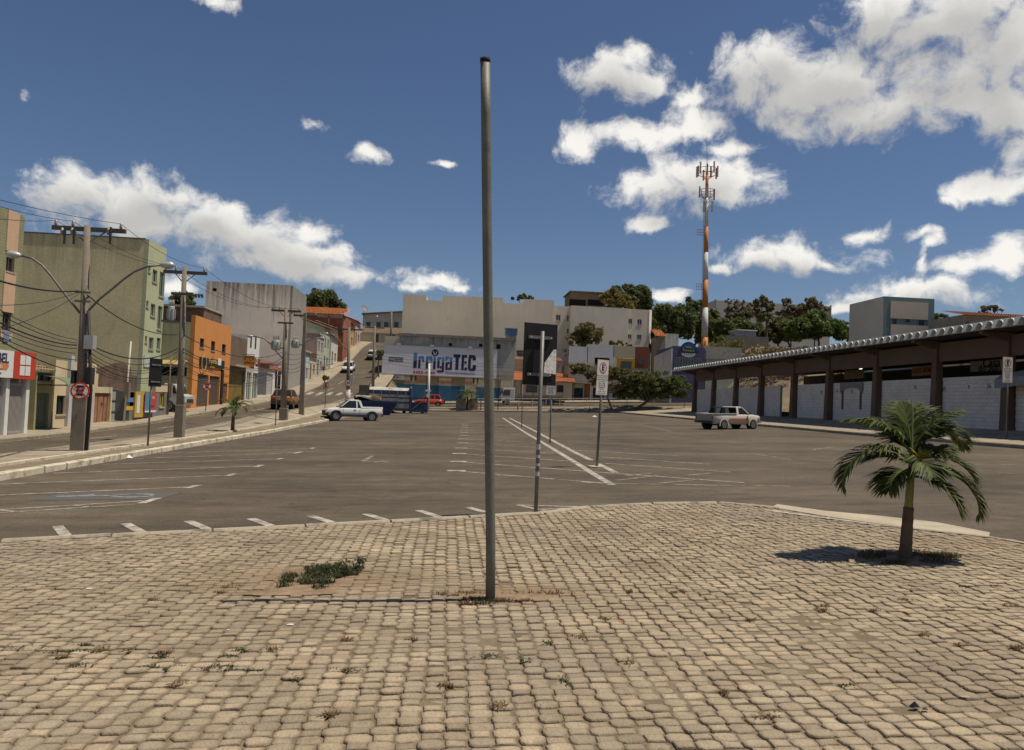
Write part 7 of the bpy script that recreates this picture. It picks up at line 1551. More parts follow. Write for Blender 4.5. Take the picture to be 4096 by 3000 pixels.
def hatch(name, label, pos, rz, m, L=3.9, W=.82, H=1.5, spare=False, group=None):
    p = thing(name, label, 'car', tuple(pos), group, world=False, rz=rz); k = L/3.9
    loft([(-1.93*k, .42, .90, .72), (-1.85*k, .34, .98, .79), (-1.1*k, .30, .99, W), (0, .28, .97, W), (.8*k, .28, .95, W), (1.4*k, .30, .86, .79), (1.85*k, .34, .74, .72), (1.93*k, .40, .66, .66)], 'body', m, p)
    cabin(p, -1.75*k, -1.35*k, .35*k, 1.05*k, .95, H, .74, .58, m, ((.02, .05, .09), (.36, .38, .05), (.99, .98, .045)))
    for s in (-1, 1):
        for x in (1.22*k, -1.2*k): wheel(p, x, s*(W+.005), .30, .19, s); arch(p, x, W, .30, M_trim, s)
        MB().box(-1.9*k, -1.78*k, s*.70-.07, s*.70+.07, .80, 1.02).build('tail_lamp', M_tail, p); MB().blob((1.80*k, s*.56, .70), .12, .12, .07).build('headlamp', M_head, p, True); MB().box(.82*k, .96*k, s*.93-.06, s*.93+.06, .95, 1.06).build('mirror', M_trim, p)
    MB().hexa([(-2.0*k, -.70, .36), (-1.85*k, -.76, .34), (-1.85*k, .76, .34), (-2.0*k, .70, .36)], [(-1.99*k, -.70, .60), (-1.85*k, -.77, .60), (-1.85*k, .77, .60), (-1.99*k, .70, .60)]).build('rear_bumper', M_trim, p); MB().box(-1.965*k, -1.94*k, -.25, .25, .70, .82).build('number_plate', flat('plate_grey', (.4, .4, .38)), p)
    MB().hexa([(1.85*k, -.70, .34), (2.0*k, -.6, .36), (2.0*k, .6, .36), (1.85*k, .70, .34)], [(1.85*k, -.70, .54), (1.98*k, -.6, .52), (1.98*k, .6, .52), (1.85*k, .70, .54)]).build('front_bumper', M_trim, p)
    if spare: MB().disc((-1.95*k, .05, .82), (-1, 0, 0), .31, .18, 20).build('spare_wheel', M_tyre, p)
    return p
x, z = PY(1732, 1630, 105.5); hatch('red_hatchback', 'red hatchback with spare wheel on its tail behind the blue container', (x - .55, 105.8, C(x, 105.8)), R(180), paint('red_car_paint', (.52, .055, .018), .25, .4), spare=True, H=1.6)
x, z = PY(1119, 1640, 60.5); hatch('taxi_car', 'dark windowed orange and black car driving up behind the wide footed pole', (x, 62.5, St(62.5) + .0), R(91), paint('orange_car_paint', (.26, .10, .012), .3, .3))
hatch('hill_car', 'pale small car on the hill street seen from behind', (-13.0, 133, St(133)), R(90), paint('pale_car_paint', (.5, .48, .45), .3), group=None).rotation_euler = (0, R(-11), R(90))
hatch('hill_car', 'white small car parked at the left kerb of the hill street', (-15.0, 118, St(118)), R(-90), M_wcar).rotation_euler = (0, R(9), R(-90))
def truck_wheel(p, x, y, s): wheel(p, x, y, .42, .26, s)
# -- flatbed truck
x, z = PY(2020, 1617, 108.5); c = (x, 108.5, C(x, 108.5) + .02)
p = thing('flatbed_truck', 'white cab flatbed truck loaded with timber on the cross street', 'truck', c, world=False, rz=R(181.5)); M_cab = mat('white_cab_paint', (.55, .54, .50), .5, 0, .08, 2, 0, 0)
MB().prism([(-1.2, .55), (.62, .55), (.78, 1.2), (.42, 2.35), (-1.2, 2.42)], 'y', -1.05, 1.05).build('cab', M_cab, p, bevel=.06)
for s in (-1, 1):
    MB().hexa([(-.55, s*1.06-.01, 1.35), (.45, s*1.06-.01, 1.35), (.45, s*1.06+.01, 1.35), (-.55, s*1.06+.01, 1.35)], [(-.55, s*1.06-.01, 2.1), (.25, s*1.06-.01, 2.1), (.25, s*1.06+.01, 2.1), (-.55, s*1.06+.01, 2.1)]).build('side_window', M_cglass, p)
    for xx in (-.1, -5.2, -6.4): truck_wheel(p, xx, s*1.06, s)
    MB().box(.45, .6, s*1.2-.08, s*1.2+.08, 1.5, 1.95).build('mirror', M_trim, p)
MB().hexa([(.80, -.9, 1.3), (.84, -.9, 1.28), (.84, .9, 1.28), (.80, .9, 1.3)], [(.46, -.85, 2.25), (.50, -.85, 2.25), (.50, .85, 2.25), (.46, .85, 2.25)]).build('windscreen', M_cglass, p)
MB().box(.7, .95, -1.05, 1.05, .45, .8).build('bumper', M_trim, p); MB().box(-8.4, -1.0, -.45, .45, .62, .9).build('chassis', M_tyre, p)
MB().box(-8.6, -1.4, -1.15, 1.15, 1.0, 1.2).build('bed', mat('rusty_bed', (.16, .11, .08), .9), p)
mb = MB()
for k in range(26): yy = random.uniform(-1.0, .95); x0 = random.uniform(-8.4, -6.5); x1 = random.uniform(-3.0, -1.5); zz = 1.205 + random.uniform(0, .28); mb.box(x0, x1, yy, yy + .1, zz, zz + .07)
q = mb.build('timber_load', mat('grey_timber', (.26, .20, .14), .9, 0, .3, 5, .1, 20), p); q['kind'] = 'stuff'
for k in range(4): MB().box(-8.3 + k*2.1, -8.2 + k*2.1, -1.17, -1.09, 1.2, 1.75).build('stake', M_iron, p)
# -- truck in the yard beside the orange building
x, z = PY(715, 1650, 53.0); c = (x - .1, 53.2, LW(0, 53.2))
p = thing('yard_truck', 'old white truck cab parked in the yard beside the orange building', 'truck', c, world=False, rz=0); M_yc = mat('dirty_white_cab', (.42, .42, .40), .5, 0, .1, 2, 0, 0); k = .86
MB().prism([(-.8*k, .55*k), (.72*k, .55*k), (.82*k, .75*k), (.82*k, 1.25*k), (.3*k, 1.38*k), (.05*k, 2.1*k), (-.8*k, 2.15*k)], 'y', -.95, .95).build('cab', M_yc, p, bevel=.05)
MB().hexa([(-.55*k, -.965, 1.4*k), (.18*k, -.965, 1.4*k), (.18*k, -.952, 1.4*k), (-.55*k, -.952, 1.4*k)], [(-.55*k, -.965, 1.95*k), (-.02*k, -.965, 1.95*k), (-.02*k, -.952, 1.95*k), (-.55*k, -.952, 1.95*k)]).build('side_window', M_cglass, p)
MB().hexa([(.335*k, -.8, 1.42*k), (.345*k, -.8, 1.42*k), (.345*k, .8, 1.42*k), (.335*k, .8, 1.42*k)], [(.10*k, -.75, 2.02*k), (.115*k, -.75, 2.02*k), (.115*k, .75, 2.02*k), (.10*k, .75, 2.02*k)]).build('windscreen', M_cglass, p)
MB().box(.82*k+.002, .85*k+.02, -.6, .6, .72*k, 1.0*k).build('grille', M_trim, p); wheel(p, -.35, -.98, .38, .24, -1); wheel(p, -.35, .98, .38, .24, 1); MB().box(-3.5, -.75, -.9, .9, .6, 1.0).build('bed', M_trim, p)
# -- blue waste container and skip
YC = 88.0; P4_ = lambda x, y: (1200 + x/2.541, 1100 + y/2.541)
M_cblue = mat('container_blue', (.04, .06, .11), .6, 0, .2, 1.5, .1, 12, blotch=(.9, .58, (.20, .13, .08), .8))
M_cpatch = mat('container_faded', (.30, .28, .24), .7, 0, .3, 1.2, .1, 10, blotch=(1.0, .50, (.22, .12, .06), .9))
zc = G(-6, YC); x0, zt = PY(1478, 1546, YC); x1, _ = PY(1640, 1546, YC)
o = thing('waste_container', 'large rusty blue waste container with faded side panels', 'container', ((x0+x1)/2, YC + 1, zc))
def rbox(mb, x0, x1, y0, y1, z0, z1, c=.25): return mb.prism([(y0, z0), (y1, z0), (y1, z1-c), (y1-c, z1), (y0+c, z1), (y0, z1-c)], 'x', x0, x1)
rbox(MB(), x0, x1, YC, YC + 2.3, zc + .35, zt, .35).build('body', mat('container_stained', (.52, .49, .42), .75, 0, .25, .9, .15, 8, blotch=(1.3, .57, (.16, .10, .06), .9)), o)
for v0, v1, dp, mm in ((1577, 1561, .07, M_cblue), (1592, 1588, .03, M_iron), (1612, 1605, .16, M_cblue), (1642, 1632, .12, M_cblue)):
    MB().box(x0, x1, YC - dp, YC - .003, PY(1560, v0, YC)[1], PY(1560, v1, YC)[1]).build('band', mm, o)
zm = PY(1560, 1590, YC)[1]
for k in range(5): xx = x0 + (x1-x0)*(k+.5)/5; MB().box(xx - .04, xx + .04, YC - .09, YC - .042, zc + .4, zt - .3).build('rib', M_cpatch, o)
xa, _ = PY(1436, 1546, YC); MB().box(xa, x0 - .01, YC + .1, YC + 2.2, PY(1450, 1592, YC)[1], PY(1450, 1540, YC)[1]).build('hopper', mat('hopper_grey', (.09, .08, .07), .8, 0, .3, 2, .1, 12), o)
fr = MB(); fr.prism([(YC - .15, zc), (YC + 2.45, zc), (YC + 2.45, zt + .1), (YC + 2.2, zt + .22), (YC + .1, zt + .22), (YC - .15, zt + .0)], 'x', x1 + .003, x1 + .22); fr.build('end_frame', M_cblue, o, bevel=.03)
x2, zr2 = PY(1712, 1592, YC); MB().box(x1 + .23, x2, YC, YC + 2.2, zc + .3, zr2 - .55).build('tail_box', M_cblue, o); MB().box(x1 + .23, x2, YC - .08, YC + 2.3, zr2 - .13, zr2).build('top_rail', M_cblue, o); MB().box(x1 + .23, x2, YC - .08, YC - .004, zc + .25, zc + .55).build('bottom_rail', M_cblue, o)
MB().tube([(x1 + .35, YC - .06, zc + .5), (x2 - .3, YC - .06, zr2 - .12)], .06, 6).build('strut', M_galv, o); MB().box(x2 - .14, x2, YC - .12, YC - .082, zc + .2, zr2 + .02).build('tail_post', M_cblue, o)
for xx in (x0 + .6, x1 - .6, x2 - .6): MB().tube([(xx, YC + .2, zc + .17), (xx, YC + 2.1, zc + .17)], .17, 12).build('roller', M_iron, o)
YS = 79.0; zc = G(-6.5, YS); a, b_, c_, d = PY(1412, 1606, YS), PY(1588, 1612, YS), PY(1553, 1658, YS), PY(1440, 1655, YS)
o = thing('skip', 'dark blue tapered skip with boards sticking out beside the white pickup', 'skip', ((c_[0]+d[0])/2, YS + .8, zc))
mb = MB(); zt = a[1]; mb.hexa([(d[0], YS + .25, zc), (c_[0], YS + .25, zc), (c_[0], YS + 1.5, zc), (d[0], YS + 1.5, zc)], [(a[0], YS, zt), (b_[0], YS, zt), (b_[0], YS + 1.8, zt), (a[0], YS + 1.8, zt)]); mb.build('bin', mat('skip_blue', (.025, .042, .12), .55, 0, .15, 2, .05, 12), o)
mb = MB(); mb.box(a[0] - .05, b_[0] + .05, YS - .06, YS + .03, zt + .003, zt + .1).box(a[0] - .05, b_[0] + .05, YS + 1.77, YS + 1.86, zt + .003, zt + .1).box(a[0] - .05, a[0] + .04, YS + .032, YS + 1.768, zt + .003, zt + .1).box(b_[0] - .04, b_[0] + .05, YS + .032, YS + 1.768, zt + .003, zt + .1); mb.build('rim', MATS['skip_blue'], o)
q0, q1 = PY(1441, 1585, YS), PY(1488, 1594, YS); t = thing('board', 'white board sticking up out of the blue skip', 'board', (q0[0], YS + .5, zt)); MB().hexa([(q0[0], YS + .3, q0[1]-.05), (q1[0], YS + .3, q1[1]-.12), (q1[0], YS + .9, q1[1]-.12), (q0[0], YS + .9, q0[1]-.05)], [(q0[0], YS + .3, q0[1]+.12), (q1[0], YS + .3, q1[1]+.06), (q1[0], YS + .9, q1[1]+.06), (q0[0], YS + .9, q0[1]+.12)]).build('plank', flat('white_board', (.66, .63, .57)), t)
q0, q1 = PY(1486, 1583, YS), PY(1522, 1591, YS); t = thing('board', 'yellow plywood board sticking up out of the blue skip', 'board', (q0[0], YS + .5, zt)); MB().hexa([(q0[0], YS + .2, q0[1]-.1), (q1[0], YS + .2, q1[1]-.2), (q1[0], YS + .8, q1[1]-.2), (q0[0], YS + .8, q0[1]-.1)], [(q0[0], YS + .2, q0[1]+.12), (q1[0], YS + .2, q1[1]+.1), (q1[0], YS + .8, q1[1]+.1), (q0[0], YS + .8, q0[1]+.12)]).build('plank', mat('yellow_plywood', (.55, .36, .13), .8), t)
# ================================================================== vegetation
def leaf_mat(name, col, col2, trans=.38):
    m = bpy.data.materials.new(name); m.use_nodes = True; nt = m.node_tree; N = nt.nodes.new; L = nt.links.new; b = nt.nodes['Principled BSDF']; b.inputs['Roughness'].default_value = .6; b.inputs['Specular IOR Level'].default_value = .3
    at = N('ShaderNodeAttribute'); at.attribute_name = 'tone'; x = N('ShaderNodeMixRGB'); L(at.outputs['Fac'], x.inputs[0]); x.inputs[1].default_value = (*col, 1); x.inputs[2].default_value = (*col2, 1); L(x.outputs[0], b.inputs['Base Color'])
    tr = N('ShaderNodeBsdfTranslucent'); L(x.outputs[0], tr.inputs[0]); mx = N('ShaderNodeMixShader'); mx.inputs[0].default_value = trans; L(b.outputs[0], mx.inputs[1]); L(tr.outputs[0], mx.inputs[2]); L(mx.outputs[0], nt.nodes['Material Output'].inputs[0])
    MATS[name] = m; return m
LM = dict(dark=leaf_mat('dark_leaves', (.065, .085, .03), (.19, .21, .075)), mid=leaf_mat('mid_leaves', (.065, .088, .028), (.20, .215, .07)), olive=leaf_mat('olive_leaves', (.075, .08, .028), (.23, .21, .075)), dry=leaf_mat('dry_leaves', (.11, .08, .04), (.24, .17, .085)), fresh=leaf_mat('fresh_leaves', (.065, .10, .026), (.20, .25, .07)), flower=leaf_mat('flowering_leaves', (.07, .075, .02), (.34, .27, .09)), grass=leaf_mat('green_weeds', (.035, .05, .02), (.12, .13, .055)), straw=leaf_mat('straw_weeds', (.15, .09, .05), (.30, .20, .10)), brown=leaf_mat('brown_leaves', (.12, .11, .06), (.29, .24, .13)))
M_bark = mat('bark', (.13, .095, .065), .95, 0, .25, 5, .3, 30)
rng = np.random.default_rng(11)
def leaves(name, m, clumps, n, size, parent, off, flat_=.0, kind=None):
    """many small folded leaf faces gathered in clumps; clumps = list of (x, y, z, r)"""
    cl = np.array(clumps); pick = rng.choice(len(cl), n, p=cl[:, 3]**2 / (cl[:, 3]**2).sum()); c = cl[pick]
    d = rng.normal(size=(n, 3)); d /= np.linalg.norm(d, axis=1)[:, None]; rr = c[:, 3] * rng.random(n)**.45
    P = c[:, :3] + d * rr[:, None] * np.array([1, 1, 1 - flat_])
    a = rng.normal(size=(n, 3)) + d * .4; a[:, 2] -= .15; a /= np.linalg.norm(a, axis=1)[:, None]
    b = np.cross(a, rng.normal(size=(n, 3))); b /= np.linalg.norm(b, axis=1)[:, None]
    s = size * (.6 + .8 * rng.random(n))[:, None]
    V = np.stack([P - a*s*.5, P + b*s*.26, P + a*s*.5, P - b*s*.26], 1).reshape(-1, 3) - np.array(off)
    F = np.arange(n * 4).reshape(-1, 4)
    me = bpy.data.meshes.new(name); me.vertices.add(n*4); me.vertices.foreach_set('co', V.ravel()); me.loops.add(n*4); me.loops.foreach_set('vertex_index', F.ravel()); me.polygons.add(n); me.polygons.foreach_set('loop_start', np.arange(0, n*4, 4)); me.polygons.foreach_set('loop_total', np.full(n, 4))
    me.materials.append(m); at = me.attributes.new('tone', 'FLOAT', 'FACE'); base = rng.random(len(cl))[pick] * .55 + rng.random(n) * .45; at.data.foreach_set('value', base)
    me.update(); o = bpy.data.objects.new(name, me); COL.objects.link(o)
    if parent is not None: o.parent = parent
    return o
def tree(name, label, base, blobs, m, n, size, trunk_r=.25, clump=.5, nc=14, flat_=.2, group=None, bark=None, cat='tree', limbs=6):
    """blobs = crown ellipsoids (x, y, z, rx, ry, rz) in world space"""
    o = thing(name, label, cat, tuple(base), group); cl = []
    vol = [bb[3]*bb[5] for bb in blobs]; tot = sum(vol)
    for (x, y, z, rx, ry, rz), v in zip(blobs, vol):
        for _ in range(max(4, int(nc * len(blobs) * v / tot))):
            d = rng.normal(size=3); d /= np.linalg.norm(d); k = rng.random()**.33
            cl.append((x + d[0]*rx*k, y + d[1]*ry*k, z + d[2]*rz*k, clump * min(rx, rz) * (.55 + .6*rng.random())))
    leaves('crown', m, cl, n, size, o, base, flat_)
    b = Vector(base); top = Vector((np.mean([q[0] for q in blobs]), np.mean([q[1] for q in blobs]), min(q[2] for q in blobs)))
    t = MB(); mid = b.lerp(top, .55) + Vector((random.uniform(-.2, .2), 0, 0)); t.tube([b - Vector((0,0,.4)), b + Vector((0,0,.15)), mid, top], [trunk_r*1.4, trunk_r, trunk_r*.8, trunk_r*.55], 8)
    for k in range(limbs):
        q = cl[int(rng.integers(len(cl)))]; e = Vector(q[:3]); t.tube([mid.lerp(top, random.uniform(.2, 1)), (mid + e)/2 + Vector((0, 0, .3)), e], [trunk_r*.5, trunk_r*.3, trunk_r*.1], 6)
    t.build('trunk', bark or M_bark, o, True)
    return o
def E(u, v, ru, rv, Y, ry=None): x, z = PY(u, v, Y); return (x, Y, z, ru/FPX*Y, (ry or ru/FPX*Y*.8), rv/FPX*Y)
def base_at(u, Y): x, _ = PY(u, 1500, Y); return (x, Y, T(x, Y))
tree('mango_tree', 'large round dark mango tree above the brick building', base_at(1290, 142), [E(1290,1215,75,55,142),E(1235,1240,45,28,142),E(1345,1230,40,42,142),E(1280,1190,50,30,142),E(1385,1290,14,26,142)], LM['dark'], 9000, .5, .7, .45, 22)
tree('dark_tree', 'dark tree rising behind the orange building and transformer', base_at(735, 84), [E(715,1205,30,28,84),E(745,1195,34,26,84),E(775,1220,20,20,84),E(700,1230,30,20,84)], LM['dark'], 3500, .4, .35, .5, 14)
tree('flowering_tree', 'round tree with yellowish blossom on the hill behind the flats', base_at(2480, 141), [E(2480,1205,80,32,141),E(2450,1188,50,32,141),E(2530,1220,50,22,141)], LM['flower'], 9000, .5, .3, .5, 28)
tree('tall_tree', 'tall loose dark tree rising behind the blossoming tree', base_at(2545, 150), [E(2470,1155,35,16,150),E(2520,1150,24,22,150),E(2560,1190,40,40,150),E(2590,1225,24,50,150),E(2505,1170,30,20,150)], LM['dark'], 8000, .6, .25, .5, 22)
tree('roof_tree', 'small dark tree top showing above the blank building', base_at(2092, 148), [E(2092,1190,46,13,148),E(2110,1182,24,10,148)], LM['dark'], 1600, .45, .3, .6, 10)
tree('courtyard_tree', 'leafy tree with pale shoots in front of the windowed flats', (PY(2320, 1500, 125.5)[0], 125.5, 1.4), [E(2345,1335,58,46,125.5),E(2300,1365,40,26,125.5),E(2385,1330,34,34,125.5),E(2270,1400,16,30,125.5),E(2350,1300,30,18,125.5)], LM['olive'], 5000, .42, .2, .45, 20, limbs=9)
tree('courtyard_shrub', 'low shrub growing behind the white parapet', (PY(2480, 1500, 124)[0], 124, 1.4), [E(2470,1372,32,12,124),E(2515,1378,22,8,124)], LM['olive'], 1100, .35, .1, .5, 10)
# the two umbrella trees at the far kerb
yu = 100.9
tree('umbrella_tree', 'spreading flat topped tree with forked pale trunk at the far kerb', (PY(2453, 1648, yu)[0], yu, VERGE(13, yu)), [E(2330,1478,55,22,yu),E(2390,1505,50,22,yu),E(2300,1462,30,10,yu),E(2480,1500,90,26,yu),E(2570,1510,70,24,yu),E(2440,1480,60,14,yu),E(2380,1535,30,14,yu)], LM['olive'], 17000, .25, .17, .5, 40, .45, limbs=22, bark=mat('pale_bark', (.23, .18, .13), .95, 0, .25, 5, .3, 30))
tree('umbrella_tree', 'dense dark spreading tree with leaning trunk at the market corner', (PY(2512, 1655, yu + .3)[0], yu + .3, VERGE(14.5, yu)), [E(2540,1555,90,40,yu+.8),E(2650,1555,85,44,yu+.5),E(2720,1560,45,36,yu),E(2620,1515,90,30,yu),E(2500,1580,40,24,yu+1),E(2700,1525,55,24,yu)], LM['mid'], 22000, .27, .2, .5, 40, .35, limbs=10)
hb = lambda u, Y: (PY(u, 1500, Y)[0], Y, T(PY(u, 1500, Y)[0], Y))
G_ = 'trees on the hillside behind the shops'
tree('hillside_tree', 'broad dark tree left of the telecom mast', hb(2680, 138), [E(2660,1265,55,42,138),E(2720,1270,60,45,138),E(2640,1300,50,40,138),E(2730,1310,60,40,138)], LM['dark'], 15000, .62, .25, .5, 34, group=G_)
tree('hillside_tree', 'dark tree right behind the foot of the mast', hb(2770, 157), [E(2765,1230,45,40,157),E(2790,1290,55,50,157),E(2830,1330,50,45,157),E(2855,1280,45,35,157)], LM['dark'], 14000, .62, .25, .5, 34, group=G_)
tree('hillside_tree', 'green lower tree on the slope below the mast cottage', hb(2625, 132), [E(2610,1320,26,50,132),E(2625,1380,40,28,132),E(2650,1400,40,16,132)], LM['mid'], 7000, .5, .2, .55, 20, group=G_)
tree('hillside_tree', 'bushy green tree right of the mast street lamp', hb(2900, 138), [E(2895,1300,40,30,138),E(2920,1340,40,30,138),E(2880,1355,24,28,138)], LM['mid'], 8000, .55, .2, .55, 22, group=G_)
for lab, blobs, uu in (('airy brownish tree with thin limbs left of the hillside palm', [E(2920,1205,20,14,148),E(2960,1215,22,18,148),E(2940,1250,40,26,148),E(2985,1260,34,28,148),E(2925,1285,34,18,148)], 2955), ('airy brownish tree with open crown over the hillside palm', [E(3040,1205,34,22,150),E(3010,1235,30,24,150),E(3075,1225,26,26,150),E(3050,1260,40,24,150)], 3045), ('thin brown tree on the ridge right of the palm', [E(3150,1215,30,20,148),E(3175,1250,36,26,148),E(3130,1260,26,20,148),E(3200,1235,22,20,148)], 3160), ('tall airy brown tree on the ridge above the round bush', [E(3240,1200,24,18,146),E(3265,1220,30,22,146),E(3225,1240,34,26,146),E(3300,1240,26,16,146),E(3285,1265,34,20,146)], 3255)):
    tree('ridge_tree', lab, hb(uu, blobs[0][1]), blobs, LM['brown'], 4200, .5, .16, .42, 20, group='airy trees along the ridge', limbs=12)
for lab, blobs, uu in (('dark green thicket under the airy ridge trees', [E(2960,1315,60,40,140),E(3020,1330,50,36,140),E(2900,1340,50,30,140)], 2960), ('brown green thicket right of the hillside palm', [E(3110,1310,44,36,138),E(3080,1345,50,28,138),E(3140,1290,30,26,138)], 3110)):
    tree('thicket', lab, hb(uu, blobs[0][1]), blobs, LM['mid'] if uu < 3000 else LM['olive'], 7000, .55, .2, .55, 22, group='thickets on the hillside', cat='shrub')
for lab, blobs, uu in (('low leafy thicket below the airy trees right of the palm', [E(3170,1320,50,40,134),E(3120,1345,40,26,134)], 3160), ('wide thicket behind the stained parapet', [E(2900,1370,60,26,134),E(2960,1365,50,26,134),E(2870,1388,24,16,134)], 2900)):
    tree('thicket', lab, hb(uu, blobs[0][1]), blobs, LM['olive'], 7000, .5, .2, .55, 22, group='thickets on the hillside', cat='shrub')
tree('round_bush', 'large bright green bushy tree behind the market roof', hb(3270, 118), [E(3200,1310,60,40,118),E(3270,1300,70,48,118),E(3340,1320,55,42,118),E(3380,1340,28,26,118),E(3170,1335,40,26,118)], LM['fresh'], 17000, .5, .2, .5, 38)
tree('side_tree', 'dusty green tree right of the teal building', hb(3765, 100), [E(3760,1280,34,36,100),E(3785,1310,26,24,100),E(3745,1315,30,26,100)], LM['mid'], 3500, .32, .25, .45, 14)
tree('roof_side_tree', 'small airy tree behind the orange roofed house', hb(3960, 96), [E(3960,1232,36,14,96),E(3935,1248,26,10,96),E(3990,1245,22,10,96)], LM['brown'], 1800, .3, .2, .5, 12)
tree('roof_side_tree', 'low dark shrub left of the orange roofed house', hb(3835, 98), [E(3835,1278,22,12,98),E(3870,1265,26,10,98)], LM['dark'], 1200, .3, .15, .5, 10)
tree('pavement_bush', 'small brown round bush on the hill street pavement', (PY(1304, 1513, 97)[0], 97, LW(0, 97)), [E(1304,1513,13,10,97)], LM['brown'], 700, .22, .08, .6, 8)
tree('verge_shrub', 'dark shrub beside the hill street near the billboard end', (PY(1520, 1410, 112)[0], 112, St(112)), [E(1520,1410,16,16,112)], LM['dark'], 800, .3, .1, .6, 8)
# dry scrub on the hillside above the market
sp = []
for k in range(170):
    u, v = random.uniform(2960, 3370), 0; Y = random.uniform(101, 118); x = PY(u, 1500, Y)[0]; sp.append((x, Y, T(x, Y) + random.uniform(.1, .5), random.uniform(.6, 1.3)))
o = leaves('dry_scrub', LM['dry'], sp, 11000, .38, None, (0, 0, 0), .35); tag(o, 'dry brown scrub covering the slope above the market', 'scrub', kind='stuff')
sp = []
for k in range(60): u = random.uniform(2595, 2960); Y = random.uniform(121, 130); x = PY(u, 1500, Y)[0]; sp.append((x, Y, T(x, Y) + random.uniform(.1, 1.0), random.uniform(.6, 1.3)))
o = leaves('green_scrub', LM['olive'], sp, 6000, .34, None, (0, 0, 0), .3); tag(o, 'green undergrowth on the bank behind the shops', 'scrub', kind='stuff')
# ------------------------------------------------------------------ palms
def frond(parent, c, az, e0, e1, L, lmax, m, pairs=44, twist=0., width=.018, off=(0,0,0), name='frond', sweep=0., splay=1.05):
    mb = MB(); n = 16; pts = [Vector(c)]; dirs = []
    for i in range(n):
        s = (i + .5) / n; e = R(e0 + (e1 - e0) * s**1.15); a = R(az + sweep*s); d = Vector((math.cos(a)*math.cos(e), math.sin(a)*math.cos(e), math.sin(e))); dirs.append(d); pts.append(pts[-1] + d * L / n)
    mb.tube(pts, [.013*(1 - .85*i/n) + .002 for i in range(n+1)], 5); nt_ = len(mb.f); mb.t = [.9] * nt_
    def at(s):
        f = s * n; i = min(n-1, int(f)); return pts[i].lerp(pts[i+1], f - i), dirs[i]
    for k in range(pairs):
        s = .16 + .84 * (k + .5) / pairs; p, d = at(s); side = d.cross(Vector((0, 0, 1)))
        if side.length < .05: side = Vector((-math.sin(R(az)), math.cos(R(az)), 0))
        side.normalize(); up = side.cross(d).normalized()
        for sg in (-1, 1):
            ln = lmax * (.35 + .65 * math.sin(math.pi * min(1, (s*.92 + .12)))) * random.uniform(.85, 1.1)
            if s > .93: ln *= .7
            fw = (.75 + .5 * s) / (splay / 1.05); v = (side * sg * (splay - .55*s) + d * fw + up * random.uniform(.05, .35)).normalized()
            droop = random.uniform(.3, .9)
            q1 = p + v * ln * .5; v2 = (v + Vector((0, 0, -droop))).normalized(); q2 = q1 + v2 * ln * .5
            w = v.cross(up); w = (w.normalized() if w.length > .1 else side) * width * random.uniform(.8, 1.15); tn = random.random()
            mb.add([p - w*.35, p + w*.35, q1 + w, q1 - w, q2], [(0, 1, 2, 3), (3, 2, 4)], tn)
    return mb.build(name, m, parent)
LMP = leaf_mat('palm_leaflets', (.026, .044, .01), (.15, .18, .045), .32)
def palm(label, base, h, r0, r1, fr, lmax, L, pairs, trunk_m, shaft_m=None, width=.018, name='palm', lean=0., group=None):
    o = thing(name, label, 'palm', tuple(base), group); b = Vector(base); top = b + Vector((lean, 0, h))
    t = MB(); n = 9; t.tube([b.lerp(top, i/n*.55) - Vector((0,0,.15 if i == 0 else 0)) for i in range(n+1)], [r0*(1.25 if i == 0 else 1.08 if i == 1 else 1) + (r1*1.15 - r0)*i/n*.75 + .004*(i % 2) for i in range(n+1)], 14); t.build('trunk', trunk_m, o, True)
    t = MB(); t.tube([b.lerp(top, .55), b.lerp(top, .7), b.lerp(top, .88), top + Vector((0,0,.08))], [r1*1.12, r1*1.05, r1*.95, r1*.6], 14); t.build('crownshaft', shaft_m or trunk_m, o, True)
    for (az, e0, e1, k) in fr: frond(o, top + Vector((0, 0, random.uniform(-.08, .05)*h)), az, e0, e1, L*k, lmax*(.8 + .2*k), LMP, pairs, width=width, sweep=random.uniform(-14, 14))
    return o, top
M_ptr = mat('palm_trunk', (.14, .10, .062), .9, 0, .25, 6, .3, 40, blotch=(6, .55, (.09, .065, .04), .7)); M_psh = mat('palm_crownshaft', (.22, .22, .07), .6, 0, .15, 5, .1, 20, blotch=(5, .58, (.16, .13, .05), .6))
hero = [(172,48,-6,.92,.14),(184,42,-98,1.2,.04),(102,82,58,.62,.14),(62,66,40,.72,.14),(14,64,-62,1.06,.12),(32,58,-4,.82,.13),(-16,30,-66,.80,.04),(22,40,-22,.72,.03),(-26,24,-100,1.05,-.08),(-52,0,-80,.72,-.1),(-92,22,-62,.46,.05),(204,10,-80,.50,-.04),(130,62,10,.66,.12),(158,30,-30,.50,.02),(-8,70,16,.76,.13),(80,50,-10,.7,.1)]
hp, htop = palm('small palm with arching fronds on the paved square at the right', palm_p, .95, .062, .038, [], .3, .9, 40, M_ptr, M_psh, lean=.05)
for (az, e0, e1, ln, dz) in hero: frond(hp, htop + Vector((0, 0, dz)), az, e0, e1, ln*.87, .37, LMP, int(38 + 16*ln), width=.0155, sweep=random.uniform(-16, 16), splay=1.2)
MB().tube([htop - Vector((0,0,.05)), htop + Vector((.01, 0, .12))], [.034, .02], 10).build('crownshaft', M_psh, hp, True)
MB().tube([htop, htop + Vector((.0, 0, .3)), htop + Vector((.0, 0, .58)), htop + Vector((-.03, 0, .80))], [.012, .010, .007, .002], 6).build('spear_leaf', mat('pale_spear', (.26, .26, .12), .7), hp)
mb = MB()
